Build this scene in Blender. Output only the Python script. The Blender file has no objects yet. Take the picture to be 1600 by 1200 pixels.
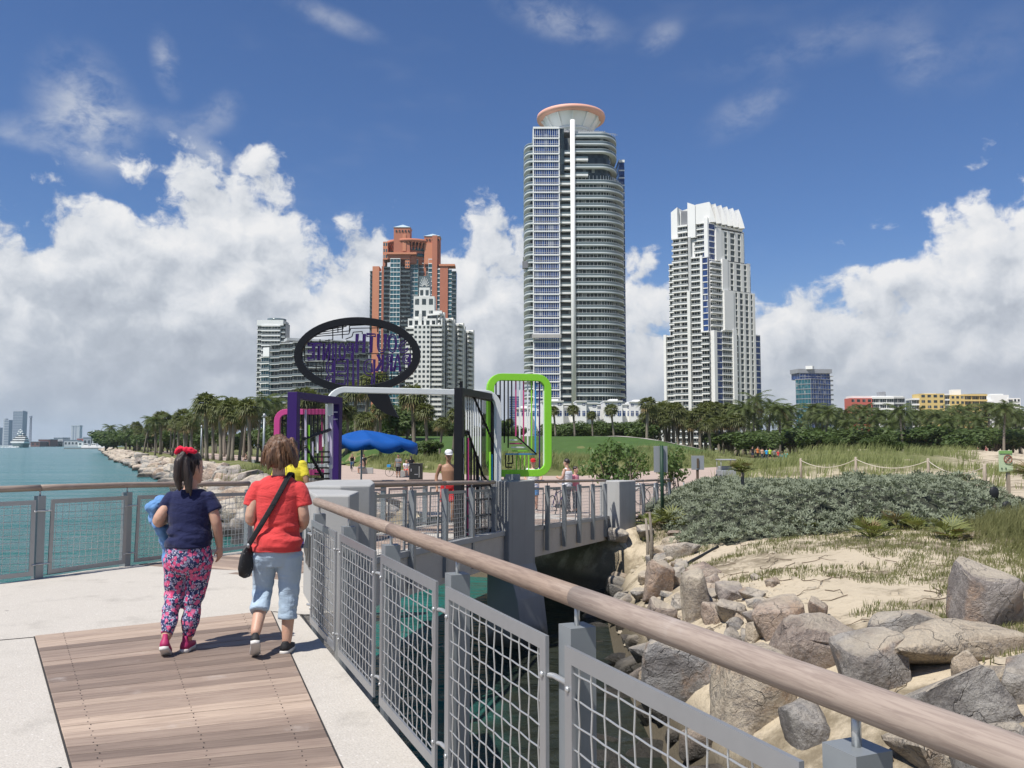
import bpy, bmesh, math, random
from mathutils import Vector, Matrix, noise
R = math.radians
PI = math.pi
sc = bpy.context.scene
COL = sc.collection

# ------------------------------------------------------------------ camera
F, HZ, CAMZ = 1342.0, 694.0, 1.6            # focal length and horizon of the 1600x1200 photograph
PITCH = math.atan((HZ - 600.0) / F)
cam_d = bpy.data.cameras.new('camera')
cam = bpy.data.objects.new('camera', cam_d)
COL.objects.link(cam)
cam.location = (0, 0, CAMZ)
cam.rotation_euler = (PI / 2 + PITCH, 0, 0)
cam_d.sensor_width = 36.0
cam_d.lens = F / 1600.0 * 36.0
cam_d.clip_start = 0.05
cam_d.clip_end = 30000
sc.camera = cam

# ------------------------------------------------------------------ light
SUN_EL = R(60.0)
SHADOW = Vector((0.70, 0.714)).normalized()   # where shadows fall on the ground
sun_from = Vector((-SHADOW.x * math.cos(SUN_EL), -SHADOW.y * math.cos(SUN_EL), math.sin(SUN_EL)))
sun_d = bpy.data.lights.new('sun', 'SUN')
sun_d.energy = 5.0
sun_d.angle = R(0.53)
sun_d.color = (1.0, 0.955, 0.89)
sun = bpy.data.objects.new('sun', sun_d)
COL.objects.link(sun)
sun.rotation_euler = sun_from.to_track_quat('Z', 'Y').to_euler()
sc.view_settings.view_transform = 'Standard'
sc.view_settings.look = 'None'
sc.view_settings.gamma = 1.0
sc.view_settings.exposure = 0.22
sc.view_settings.use_curve_mapping = False
sc.render.film_transparent = False
sc.cycles.use_denoising = True
sc.cycles.max_bounces = 6
sc.cycles.diffuse_bounces = 3
sc.cycles.glossy_bounces = 3
sc.cycles.transmission_bounces = 4
sc.cycles.transparent_max_bounces = 8
sc.cycles.volume_bounces = 1
sc.cycles.caustics_reflective = False
sc.cycles.caustics_refractive = False
sc.cycles.sample_clamp_indirect = 6.0


class NT:
    """small wrapper that writes shader nodes as expressions"""
    def __init__(s, tree):
        s.t = tree; s.n = tree.nodes; s.l = tree.links; s.dim = '3D'
    def put(s, sock, v):
        if v is None: return
        if hasattr(v, 'is_linked') or hasattr(v, 'links'):
            s.l.new(v, sock)
        else:
            try:
                sock.default_value = v
            except Exception:
                sock.default_value = tuple(v) + (1.0,) if len(v) == 3 else v
    def m(s, op, a, b=None, c=None, clamp=False):
        nd = s.n.new('ShaderNodeMath'); nd.operation = op; nd.use_clamp = clamp
        for i, v in enumerate((a, b, c)):
            if v is not None: s.put(nd.inputs[i], v)
        return nd.outputs[0]
    def mix(s, f, a, b, mode='MIX'):
        nd = s.n.new('ShaderNodeMix'); nd.data_type = 'RGBA'; nd.blend_type = mode
        s.put(nd.inputs[0], f); s.put(nd.inputs[6], a); s.put(nd.inputs[7], b)
        return nd.outputs[2]
    def step(s, x, a, b, lo=0.0, hi=1.0):
        nd = s.n.new('ShaderNodeMapRange'); nd.interpolation_type = 'SMOOTHSTEP'
        s.put(nd.inputs[0], x); s.put(nd.inputs[1], a); s.put(nd.inputs[2], b)
        s.put(nd.inputs[3], lo); s.put(nd.inputs[4], hi)
        return nd.outputs[0]
    def xyz(s, x, y, z=0.0):
        nd = s.n.new('ShaderNodeCombineXYZ')
        for i, v in enumerate((x, y, z)): s.put(nd.inputs[i], v)
        return nd.outputs[0]
    def sep(s, v):
        nd = s.n.new('ShaderNodeSeparateXYZ'); s.l.new(v, nd.inputs[0])
        return nd.outputs
    def noise(s, v, scale, detail=4.0, rough=0.55, dist=0.0, lac=2.0):
        nd = s.n.new('ShaderNodeTexNoise'); nd.noise_dimensions = s.dim
        if v is not None: s.l.new(v, nd.inputs['Vector'])
        nd.inputs['Scale'].default_value = scale
        nd.inputs['Detail'].default_value = detail
        nd.inputs['Roughness'].default_value = rough
        nd.inputs['Lacunarity'].default_value = lac
        nd.inputs['Distortion'].default_value = dist
        return nd.outputs[0]
    def vor(s, v, scale, feature='F1', rand=1.0, out=0):
        nd = s.n.new('ShaderNodeTexVoronoi'); nd.feature = feature; nd.voronoi_dimensions = s.dim
        if v is not None: s.l.new(v, nd.inputs['Vector'])
        nd.inputs['Scale'].default_value = scale
        nd.inputs['Randomness'].default_value = rand
        return nd.outputs[out]
    def ramp(s, f, pts, interp='LINEAR'):
        nd = s.n.new('ShaderNodeValToRGB'); cr = nd.color_ramp; cr.interpolation = interp
        while len(cr.elements) < len(pts): cr.elements.new(0.5)
        for e, (p, c) in zip(cr.elements, pts):
            e.position = p; e.color = tuple(c) + (1.0,) if len(c) == 3 else c
        s.put(nd.inputs[0], f)
        return nd.outputs[0]
    def map(s, v, scale=(1, 1, 1), loc=(0, 0, 0), rot=(0, 0, 0)):
        nd = s.n.new('ShaderNodeMapping'); s.l.new(v, nd.inputs[0])
        nd.inputs['Location'].default_value = loc
        nd.inputs['Rotation'].default_value = rot
        nd.inputs['Scale'].default_value = scale
        return nd.outputs[0]


# ------------------------------------------------------------------ sky
world = bpy.data.worlds.new('World')
sc.world = world
world.use_nodes = True
wt = NT(world.node_tree); wt.dim = '2D'
for nd in list(wt.n): wt.n.remove(nd)
out = wt.n.new('ShaderNodeOutputWorld')
bg = wt.n.new('ShaderNodeBackground')
bg.inputs['Strength'].default_value = 0.068
wt.l.new(bg.outputs[0], out.inputs[0])
sky = wt.n.new('ShaderNodeTexSky')
sky.sky_type = 'NISHITA'
sky.sun_disc = False
sky.sun_elevation = SUN_EL
sky.sun_rotation = math.atan2(sun_from.x, sun_from.y)
sky.altitude = 0
sky.air_density = 1.0
sky.dust_density = 0.25
sky.ozone_density = 3.5
tc = wt.n.new('ShaderNodeTexCoord')
D = tc.outputs['Generated']
dx, dy, dz = wt.sep(D)[0:3]
az = wt.m('ARCTAN2', dx, dy)
hor = wt.m('SQRT', wt.m('ADD', wt.m('MULTIPLY', dx, dx), wt.m('MULTIPLY', dy, dy)))
el = wt.m('ARCTAN2', dz, hor)
# height of the cumulus bank round the horizon
tops = [(-60, 345), (0, 345), (40, 335), (90, 305), (180, 292), (240, 272), (300, 258), (400, 250), (440, 270), (475, 350),
        (505, 385), (540, 360), (580, 335), (610, 350), (640, 385), (690, 385), (725, 372), (760, 345), (800, 345),
        (850, 380), (930, 420), (1000, 438), (1050, 450), (1120, 475), (1200, 478), (1260, 440), (1310, 415),
        (1360, 400), (1420, 392), (1470, 372), (1520, 330), (1560, 290), (1600, 268), (1660, 262)]
AZ0, AZ1 = -0.72, 0.72
fc = wt.n.new('ShaderNodeFloatCurve')
cv = fc.mapping.curves[0]
pts = []
for (x, y) in tops:
    a = math.atan((x - 800) / F)
    e = math.atan((HZ - y) / F * math.cos(a))
    pts.append(((a - AZ0) / (AZ1 - AZ0), e))
pts = [(0.0, 0.26)] + pts + [(1.0, 0.29)]
while len(cv.points) < len(pts): cv.points.new(0.5, 0.5)
for p, (a, e) in zip(cv.points, pts): p.location = (a, e)
fc.mapping.update()
wt.put(fc.inputs['Value'], wt.m('DIVIDE', wt.m('SUBTRACT', az, AZ0), AZ1 - AZ0, clamp=True))
top = fc.outputs[0]
P2 = wt.xyz(az, wt.m('MULTIPLY', el, 1.15), 0.0)
SOFF = (-0.010, 0.020, 0.0)
def puff(v):
    big = wt.noise(v, 8.0, 2.0, 0.5)
    n = wt.noise(v, 15.0, 7.0, 0.60)
    v1 = wt.vor(v, 26.0)
    return wt.m('ADD', wt.m('MULTIPLY', wt.m('SUBTRACT', n, 0.5), 0.23),
                wt.m('ADD', wt.m('MULTIPLY', wt.m('SUBTRACT', 0.42, v1), 0.045),
                     wt.m('MULTIPLY', wt.m('SUBTRACT', big, 0.5), 0.05)))
warp = wt.n.new('ShaderNodeTexNoise'); warp.inputs['Scale'].default_value = 22.0; warp.inputs['Detail'].default_value = 4.0; warp.noise_dimensions = '2D'
wt.l.new(P2, warp.inputs['Vector'])
wv = wt.n.new('ShaderNodeVectorMath'); wv.operation = 'MULTIPLY_ADD'
wt.l.new(warp.outputs['Color'], wv.inputs[0]); wv.inputs[1].default_value = (0.022, 0.022, 0.0); wt.l.new(P2, wv.inputs[2])
PW = wv.outputs[0]
p_a = puff(PW)
p_b = puff(wt.map(PW, loc=SOFF))
depth = wt.m('ADD', wt.m('SUBTRACT', top, el), p_a)
mask = wt.step(depth, -0.010, 0.030)
shade = wt.m('ADD', wt.m('MULTIPLY', wt.m('SUBTRACT', p_a, p_b), 5.5), 0.60)
low = wt.step(wt.m('SUBTRACT', top, el), 0.03, 0.26, 0.10, -0.42)
soft = wt.noise(P2, 5.0, 3.0, 0.5)
shade = wt.m('ADD', wt.m('ADD', shade, low), wt.m('MULTIPLY', wt.m('SUBTRACT', soft, 0.5), 0.75), clamp=True)
ccol = wt.ramp(shade, [(0.0, (5.0, 5.45, 6.3)), (0.35, (6.6, 7.1, 7.9)), (0.7, (9.2, 9.5, 10.0)), (1.0, (11.0, 11.0, 11.1))])
base_sky = wt.mix(1.0, sky.outputs[0], (0.76, 0.98, 1.32, 1.0), 'MULTIPLY')
hz_f = wt.step(el, 0.0, 0.24, 0.35, 0.0)
base_sky = wt.mix(hz_f, base_sky, (5.2, 6.2, 7.6, 1.0))
# thin high clouds
def gauss(x, y, sx, sy, rot=0.0):
    a0 = math.atan((x - 800) / F); e0 = math.atan((HZ - y) / F * math.cos(a0))
    mp = wt.n.new('ShaderNodeMapping'); mp.vector_type = 'TEXTURE'
    wt.l.new(AE, mp.inputs[0])
    mp.inputs['Location'].default_value = (a0, e0, 0); mp.inputs['Rotation'].default_value = (0, 0, rot)
    mp.inputs['Scale'].default_value = (sx, sy, 1)
    ln = wt.n.new('ShaderNodeVectorMath'); ln.operation = 'LENGTH'; wt.l.new(mp.outputs[0], ln.inputs[0])
    return wt.step(ln.outputs['Value'], 1.7, 0.0)
AE = wt.xyz(az, el, 0.0)
wis = None
for (x, y, sx, sy, rot, k) in [(118, 165, 0.038, 0.050, 0.5, 1.25), (245, 85, 0.012, 0.026, 0.3, 0.95), (330, 165, 0.030, 0.014, 0.7, 0.55),
                               (40, 185, 0.07, 0.012, 0.25, 0.5), (90, 228, 0.08, 0.008, -0.1, 0.5), (230, 180, 0.06, 0.012, 0.05, 0.35),
                               (880, 12, 0.060, 0.018, -0.25, 0.75), (1040, 40, 0.022, 0.012, 0.4, 0.6), (510, 10, 0.05, 0.010, -0.25, 0.6),
                               (1180, 160, 0.045, 0.018, 0.4, 0.5), (1290, 50, 0.11, 0.018, 0.1, 0.30), (1450, 72, 0.028, 0.024, -0.5, 0.45),
                               (325, 240, 0.035, 0.012, -0.55, 0.85), (1560, 60, 0.06, 0.03, 0.3, 0.15)]:
    g = wt.m('MULTIPLY', gauss(x, y, sx, sy, rot), k)
    wis = g if wis is None else wt.m('ADD', wis, g)
wn = wt.noise(wt.map(PW, scale=(13, 19, 1)), 1.0, 6.0, 0.62)
stray = wt.m('MULTIPLY', wt.step(wt.noise(wt.map(P2, scale=(3, 7, 1), loc=(3, 1, 0)), 1.0, 4.0, 0.6), 0.60, 0.85), 0.12)
wis = wt.m('ADD', wt.m('MULTIPLY', wis, wt.step(wn, 0.30, 0.72)), stray, clamp=True)
c1 = wt.mix(wt.m('MULTIPLY', wis, 0.62), base_sky, (8.6, 8.9, 9.4, 1.0))
c2 = wt.mix(mask, c1, ccol)
# grey veil low over the horizon
veil = wt.step(el, 0.01, 0.16, 0.62, 0.0)
veil_c = wt.mix(wt.noise(wt.map(P2, scale=(4, 12, 1)), 1.0, 5.0, 0.55), (4.5, 5.05, 6.0, 1.0), (6.1, 6.6, 7.4, 1.0))
c3 = wt.mix(veil, c2, veil_c)
wt.l.new(c3, bg.inputs['Color'])
try:
    world.cycles.sampling_method = 'MANUAL'
    world.cycles.sample_map_resolution = 1024
except Exception:
    pass


# ------------------------------------------------------------------ photograph pixels -> places
def ray(x, y):
    u, v = x - 800.0, 600.0 - y
    c, s = math.cos(PITCH), math.sin(PITCH)
    return Vector((u, F * c - v * s, F * s + v * c))
def G(x, y, z):
    r = ray(x, y); t = (z - CAMZ) / r.z
    return Vector((r.x * t, r.y * t, z))
def at(x, y, Y):
    r = ray(x, y); t = Y / r.y
    return Vector((r.x * t, Y, CAMZ + r.z * t))


# ------------------------------------------------------------------ mesh builder
class MB:
    def __init__(s):
        s.v = []; s.f = []; s.mi = []; s.sm = []
    def add(s, vs, fs, mi=0, smooth=False, mat=None):
        o = len(s.v)
        if mat is not None: vs = [mat @ Vector(v) for v in vs]
        s.v.extend([tuple(v) for v in vs])
        for f in fs:
            s.f.append(tuple(i + o for i in f)); s.mi.append(mi); s.sm.append(smooth)
        return s
    def box(s, c, size, rz=0.0, mi=0):
        x, y, z = size[0] / 2, size[1] / 2, size[2] / 2
        vs = [Vector((a * x, b * y, d * z)) for d in (-1, 1) for b in (-1, 1) for a in (-1, 1)]
        m = Matrix.Translation(Vector(c)) @ Matrix.Rotation(rz, 4, 'Z')
        return s.add(vs, [(0, 2, 3, 1), (4, 5, 7, 6), (0, 1, 5, 4), (2, 6, 7, 3), (0, 4, 6, 2), (1, 3, 7, 5)], mi, mat=m)
    def b2(s, x0, x1, y0, y1, z0, z1, mi=0):
        return s.box(((x0 + x1) / 2, (y0 + y1) / 2, (z0 + z1) / 2), (abs(x1 - x0), abs(y1 - y0), abs(z1 - z0)), 0, mi)
    def beam(s, p0, p1, w, h, up=(0, 0, 1), mi=0):
        p0, p1 = Vector(p0), Vector(p1)
        d = (p1 - p0).normalized(); u = Vector(up)
        if abs(d.dot(u)) > 0.98: u = Vector((0, 1, 0))
        a = d.cross(u).normalized(); b = a.cross(d).normalized()
        vs = []
        for p in (p0, p1):
            for (i, j) in ((-1, -1), (1, -1), (1, 1), (-1, 1)):
                vs.append(p + a * (i * w / 2) + b * (j * h / 2))
        return s.add(vs, [(3, 2, 1, 0), (4, 5, 6, 7), (0, 1, 5, 4), (1, 2, 6, 5), (2, 3, 7, 6), (3, 0, 4, 7)], mi)
    def tube(s, pts, rad, n=8, mi=0, caps=True, smooth=True, flat=1.0, up=None):
        pts = [Vector(p) for p in pts]
        if not isinstance(rad, (list, tuple)): rad = [rad] * len(pts)
        vs = []; k = len(pts)
        prev = None
        for i, p in enumerate(pts):
            d = (pts[min(i + 1, k - 1)] - pts[max(i - 1, 0)])
            d = d.normalized() if d.length > 1e-9 else Vector((0, 0, 1))
            if prev is None:
                u = Vector(up) if up else (Vector((0, 0, 1)) if abs(d.z) < 0.9 else Vector((1, 0, 0)))
                a = d.cross(u).normalized()
            else:
                a = (prev - d * prev.dot(d)).normalized()
            prev = a
            b = a.cross(d)
            r = rad[i]
            rx, ry = (r if isinstance(r, (list, tuple)) else (r, r * flat))
            for j in range(n):
                t = 2 * PI * j / n
                vs.append(p + a * (math.cos(t) * rx) + b * (math.sin(t) * ry))
        fs = []
        for i in range(k - 1):
            for j in range(n):
                j2 = (j + 1) % n
                fs.append((i * n + j2, i * n + j, (i + 1) * n + j, (i + 1) * n + j2))
        if caps:
            fs.append(tuple(range(n))); fs.append(tuple(reversed(range((k - 1) * n, k * n))))
        return s.add(vs, fs, mi, smooth)
    def prism(s, poly, z0, z1, mi=0, smooth=False):
        n = len(poly)
        area = sum(poly[i][0] * poly[(i + 1) % n][1] - poly[(i + 1) % n][0] * poly[i][1] for i in range(n))
        if area < 0: poly = list(reversed(poly))
        g0 = (lambda p: z0(p[0], p[1])) if callable(z0) else (lambda p: z0)
        g1 = (lambda p: z1(p[0], p[1])) if callable(z1) else (lambda p: z1)
        vs = [(p[0], p[1], g0(p)) for p in poly] + [(p[0], p[1], g1(p)) for p in poly]
        fs = [tuple(reversed(range(n))), tuple(range(n, 2 * n))]
        fs += [(i, (i + 1) % n, n + (i + 1) % n, n + i) for i in range(n)]
        return s.add(vs, fs, mi, smooth)
    def lathe(s, prof, n=24, c=(0, 0, 0), mi=0, smooth=True, sx=1.0, sy=1.0):
        vs = []; k = len(prof)
        for (r, z) in prof:
            for j in range(n):
                t = 2 * PI * j / n
                vs.append((c[0] + r * math.cos(t) * sx, c[1] + r * math.sin(t) * sy, c[2] + z))
        fs = []
        for i in range(k - 1):
            for j in range(n):
                j2 = (j + 1) % n
                fs.append((i * n + j, i * n + j2, (i + 1) * n + j2, (i + 1) * n + j))
        fs.append(tuple(reversed(range(n)))); fs.append(tuple(range((k - 1) * n, k * n)))
        return s.add(vs, fs, mi, smooth)
    def mesh(s, name):
        me = bpy.data.meshes.new(name)
        me.from_pydata(s.v, [], s.f)
        me.polygons.foreach_set('material_index', s.mi)
        me.polygons.foreach_set('use_smooth', s.sm)
        me.update()
        return me
    def build(s, name, mat, parent=None, bevel=0.0, kind=None, segs=2):
        o = link(name, s.mesh(name), mat, parent)
        if bevel:
            b = o.modifiers.new('bevel', 'BEVEL'); b.width = bevel; b.segments = segs
            b.limit_method = 'ANGLE'; b.angle_limit = R(35)
        if kind: o['kind'] = kind
        return o


def link(name, me, mat, parent=None):
    o = bpy.data.objects.new(name, me); COL.objects.link(o)
    mats = mat if isinstance(mat, (list, tuple)) else [mat]
    if mat is not None and len(me.materials) == 0:
        for m in mats: me.materials.append(m)
    if parent is not None: put_under(o, parent)
    return o
def put_under(o, parent):
    """parts are modelled in place: undo the place of the Empty they hang under"""
    o.parent = parent
    if parent.parent is None and parent.type == 'EMPTY':
        o.matrix_parent_inverse = Matrix.LocRotScale(parent.location, parent.rotation_euler, parent.scale).inverted()
def local_under(o, parent):
    o.parent = parent
def tag(o, label, cat, group=None):
    o['label'] = label; o['category'] = cat
    if group: o['group'] = group
    return o
def thing(name, label, cat, loc=(0, 0, 0), group=None):
    o = bpy.data.objects.new(name, None); COL.objects.link(o)
    o.location = loc; o.empty_display_size = 0.2
    return tag(o, label, cat, group)
def struct(o):
    o['kind'] = 'structure'; return o
def copy_tree(o, parent=None):
    c = o.copy(); COL.objects.link(c)
    if parent is not None: c.parent = parent
    for ch in o.children: copy_tree(ch, c)
    return c
def rounded(w, h, r, n=6):
    """closed outline of a rounded rectangle centred on the origin"""
    pts = []
    for (cx, cy, a0) in ((w / 2 - r, h / 2 - r, 0), (-w / 2 + r, h / 2 - r, PI / 2), (-w / 2 + r, -h / 2 + r, PI), (w / 2 - r, -h / 2 + r, 1.5 * PI)):
        for i in range(n + 1):
            a = a0 + PI / 2 * i / n
            pts.append((cx + r * math.cos(a), cy + r * math.sin(a)))
    return pts


# ------------------------------------------------------------------ materials
def mk(name):
    m = bpy.data.materials.new(name); m.use_nodes = True
    t = NT(m.node_tree)
    return m, t, t.n['Principled BSDF']
def coords(t, kind='Object'):
    return t.n.new('ShaderNodeTexCoord').outputs[kind]
def geo_pos(t):
    return t.n.new('ShaderNodeNewGeometry').outputs['Position']
def obj_rand(t):
    return t.n.new('ShaderNodeObjectInfo').outputs['Random']
def bump(t, b, h, strength=0.3, dist=0.01):
    nd = t.n.new('ShaderNodeBump'); nd.inputs['Strength'].default_value = strength
    nd.inputs['Distance'].default_value = dist
    t.l.new(h, nd.inputs['Height']); t.l.new(nd.outputs[0], b.inputs['Normal'])
def basic(name, col, rough=0.6, var=0.12, scale=4.0, bstr=0.0, bscale=40.0, bdist=0.01, metal=0.0, spec=0.5, rnd=0.0, world_co=False, detail=5.0, dirt=0.0):
    m, t, b = mk(name)
    co = geo_pos(t) if world_co else coords(t)
    n = t.noise(co, scale, detail, 0.6)
    f = t.m('ADD', t.m('MULTIPLY', t.m('SUBTRACT', n, 0.5), 2.0 * var), 1.0)
    if rnd:
        f = t.m('MULTIPLY', f, t.m('ADD', t.m('MULTIPLY', t.m('SUBTRACT', obj_rand(t), 0.5), 2.0 * rnd), 1.0))
    c = t.n.new('ShaderNodeVectorMath'); c.operation = 'SCALE'
    c.inputs[0].default_value = col; t.l.new(f, c.inputs['Scale'])
    cc = c.outputs[0]
    if dirt:
        d = t.noise(t.map(co, scale=(1.0, 1.0, 0.25)), scale * 0.8, 6.0, 0.65)
        cc = t.mix(t.m('MULTIPLY', t.step(d, 0.5, 0.72), dirt), cc, (0.10, 0.09, 0.075, 1))
    t.l.new(cc, b.inputs['Base Color'])
    b.inputs['Roughness'].default_value = rough
    b.inputs['Metallic'].default_value = metal
    b.inputs['Specular IOR Level'].default_value = spec
    if bstr: bump(t, b, t.noise(co, bscale, 5.0, 0.6), bstr, bdist)
    return m

# ------------------------------------------------------------------ shared materials
def wood_mat(name, c1, c2, c3, rough=0.75, along=0, gs=1.0, dark=0.62):
    m, t, b = mk(name)
    co = coords(t)
    r = obj_rand(t)
    off = t.xyz(t.m('MULTIPLY', r, 37.0), t.m('MULTIPLY', r, 91.0), t.m('MULTIPLY', r, 17.0))
    add = t.n.new('ShaderNodeVectorMath'); t.l.new(co, add.inputs[0]); t.l.new(off, add.inputs[1])
    sc_ = [14.0 * gs, 14.0 * gs, 14.0 * gs]; sc_[along] = 0.9 * gs
    g = t.noise(t.map(add.outputs[0], scale=sc_), 3.0, 8.0, 0.65, 0.4)
    big = t.noise(t.map(add.outputs[0], scale=(1.3, 1.3, 1.3)), 1.0, 4.0, 0.6)
    tone = t.m('ADD', t.m('MULTIPLY', r, 0.85), t.m('MULTIPLY', big, 0.22), clamp=True)
    base = t.ramp(tone, [(0.12, c1), (0.55, c2), (0.95, c3)])
    dk = t.mix(1.0, base, (dark, dark * 0.97, dark * 0.97, 1), 'MULTIPLY')
    c = t.mix(t.step(g, 0.36, 0.60), dk, base)
    stain = t.noise(t.map(add.outputs[0], scale=(2.6, 2.6, 2.6)), 1.0, 6.0, 0.7)
    c = t.mix(t.m('MULTIPLY', t.step(stain, 0.58, 0.8), 0.35), c, (0.55, 0.50, 0.46, 1))
    t.l.new(c, b.inputs['Base Color'])
    b.inputs['Roughness'].default_value = rough
    bump(t, b, g, 0.35, 0.003)
    return m
M_plank = wood_mat('deck_plank_wood', (0.19, 0.142, 0.112), (0.33, 0.25, 0.195), (0.49, 0.38, 0.29), dark=0.76)
M_rail_wood = wood_mat('handrail_wood', (0.315, 0.235, 0.18), (0.345, 0.275, 0.225), (0.38, 0.315, 0.265), 0.6, 0, 2.6, 0.74)

def concrete_shell():
    m, t, b = mk('shell_concrete')
    co = geo_pos(t)
    big = t.noise(co, 0.7, 5.0, 0.6)
    mid = t.noise(co, 6.0, 5.0, 0.65)
    v = t.vor(co, 75.0, out=0)
    fleck = t.step(t.vor(co, 34.0), 0.30, 0.10)
    rnd = t.noise(co, 30.0, 2.0, 0.5)
    fleck = t.m('MULTIPLY', fleck, t.step(rnd, 0.48, 0.62))
    c = t.mix(big, (0.43, 0.40, 0.35, 1), (0.54, 0.50, 0.44, 1))
    c = t.mix(t.step(mid, 0.35, 0.75), c, (0.50, 0.465, 0.41, 1))
    c = t.mix(t.m('MULTIPLY', t.step(v, 0.55, 0.2), 0.30), c, (0.28, 0.255, 0.22, 1))
    c = t.mix(t.m('MULTIPLY', fleck, 0.8), c, (0.68, 0.65, 0.60, 1))
    st = t.noise(co, 1.6, 7.0, 0.7)
    c = t.mix(t.m('MULTIPLY', t.step(st, 0.52, 0.72), 0.42), c, (0.25, 0.23, 0.20, 1))
    gum = t.m('MULTIPLY', t.step(t.vor(co, 2.3), 0.060, 0.045), t.step(t.noise(co, 1.1, 1.0, 0.5), 0.45, 0.55))
    c = t.mix(t.m('MULTIPLY', gum, 0.6), c, (0.12, 0.11, 0.10, 1))
    t.l.new(c, b.inputs['Base Color']); b.inputs['Roughness'].default_value = 0.85
    bump(t, b, t.m('ADD', v, t.noise(co, 60.0, 4.0, 0.6)), 0.4, 0.004)
    return m
M_shell = concrete_shell()
def cast_concrete(name, col, stain=0.35):
    m, t, b = mk(name)
    co = geo_pos(t)
    n = t.noise(co, 1.3, 6.0, 0.62)
    f = t.noise(t.map(co, scale=(3.0, 3.0, 0.35)), 1.0, 6.0, 0.65)
    c = t.mix(n, tuple(x * 0.82 for x in col) + (1,), tuple(x * 1.12 for x in col) + (1,))
    c = t.mix(t.m('MULTIPLY', t.step(f, 0.5, 0.78), stain), c, (0.13, 0.12, 0.105, 1))
    pits = t.step(t.vor(co, 26.0), 0.10, 0.04)
    c = t.mix(t.m('MULTIPLY', pits, 0.5), c, (0.12, 0.115, 0.11, 1))
    # tide line: the wet, weed-grown foot of the columns
    z = t.sep(co)[2]
    wet = t.step(t.m('ADD', z, t.m('MULTIPLY', t.noise(co, 3.0, 4.0, 0.6), 0.5)), -1.75, -2.2)
    c = t.mix(wet, c, (0.045, 0.045, 0.03, 1))
    t.l.new(c, b.inputs['Base Color']); b.inputs['Roughness'].default_value = 0.8
    bump(t, b, t.noise(co, 30.0, 6.0, 0.65), 0.25, 0.006)
    return m
M_conc = cast_concrete('cast_concrete', (0.38, 0.38, 0.365))
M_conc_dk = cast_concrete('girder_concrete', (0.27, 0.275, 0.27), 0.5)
M_steel = basic('brushed_steel', (0.33, 0.34, 0.35), 0.42, 0.10, 9.0, 0.08, 120.0, 0.002, metal=0.55, rnd=0.05)
M_steel_paint = basic('grey_steel_post', (0.27, 0.295, 0.31), 0.45, 0.10, 6.0, 0.05, 80.0, 0.002, metal=0.35, rnd=0.04, dirt=0.08)
M_wire = basic('steel_wire', (0.50, 0.51, 0.51), 0.38, 0.10, 20.0, metal=0.6)
M_dark = basic('gap_shade_and_joints', (0.03, 0.028, 0.026), 0.9)  # painted shade for the board gaps, and the dark concrete joints
M_screw = basic('screw_heads', (0.09, 0.08, 0.075), 0.5, metal=0.5)

def water_mat():
    m, t, b = mk('sea_water')
    co = geo_pos(t)
    x, y, z = t.sep(co)[0:3]
    dist = t.m('SQRT', t.m('ADD', t.m('MULTIPLY', x, x), t.m('MULTIPLY', y, y)))
    patch = t.noise(t.map(co, scale=(0.02, 0.05, 1)), 1.0, 5.0, 0.6)
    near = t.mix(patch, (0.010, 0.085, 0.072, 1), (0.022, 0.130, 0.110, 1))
    shal_shade = t.m('MULTIPLY', t.step(t.m('ADD', x, t.m('MULTIPLY', t.noise(co, 0.8, 4.0, 0.6), 1.6)), -0.3, 1.0), t.step(y, 27.0, 22.0))
    rocky_shade = t.mix(t.noise(co, 1.6, 5.0, 0.65), (0.006, 0.012, 0.011, 1), (0.040, 0.042, 0.028, 1))  # rocky bottom, with the pier's shade also put into the water colour
    near = t.mix(shal_shade, near, rocky_shade)
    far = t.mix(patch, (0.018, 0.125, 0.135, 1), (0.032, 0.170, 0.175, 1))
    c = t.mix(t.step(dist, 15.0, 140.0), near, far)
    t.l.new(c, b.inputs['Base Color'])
    b.inputs['Roughness'].default_value = 0.16
    b.inputs['IOR'].default_value = 1.33
    b.inputs['Specular IOR Level'].default_value = 0.26
    w1 = t.noise(t.map(co, scale=(0.9, 1.5, 1), rot=(0, 0, 0.5)), 1.0, 6.0, 0.62, 0.6)
    w2 = t.noise(t.map(co, scale=(0.12, 0.28, 1), rot=(0, 0, 0.3)), 1.0, 5.0, 0.65, 0.5)
    w3 = t.noise(t.map(co, scale=(0.018, 0.05, 1), rot=(0, 0, 0.2)), 1.0, 5.0, 0.6)
    h = t.m('ADD', t.m('MULTIPLY', w1, 0.16), t.m('ADD', t.m('MULTIPLY', w2, 0.8), t.m('MULTIPLY', w3, 2.5)))
    bump(t, b, h, 0.9, 1.0)
    return m
M_water = water_mat()

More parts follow.
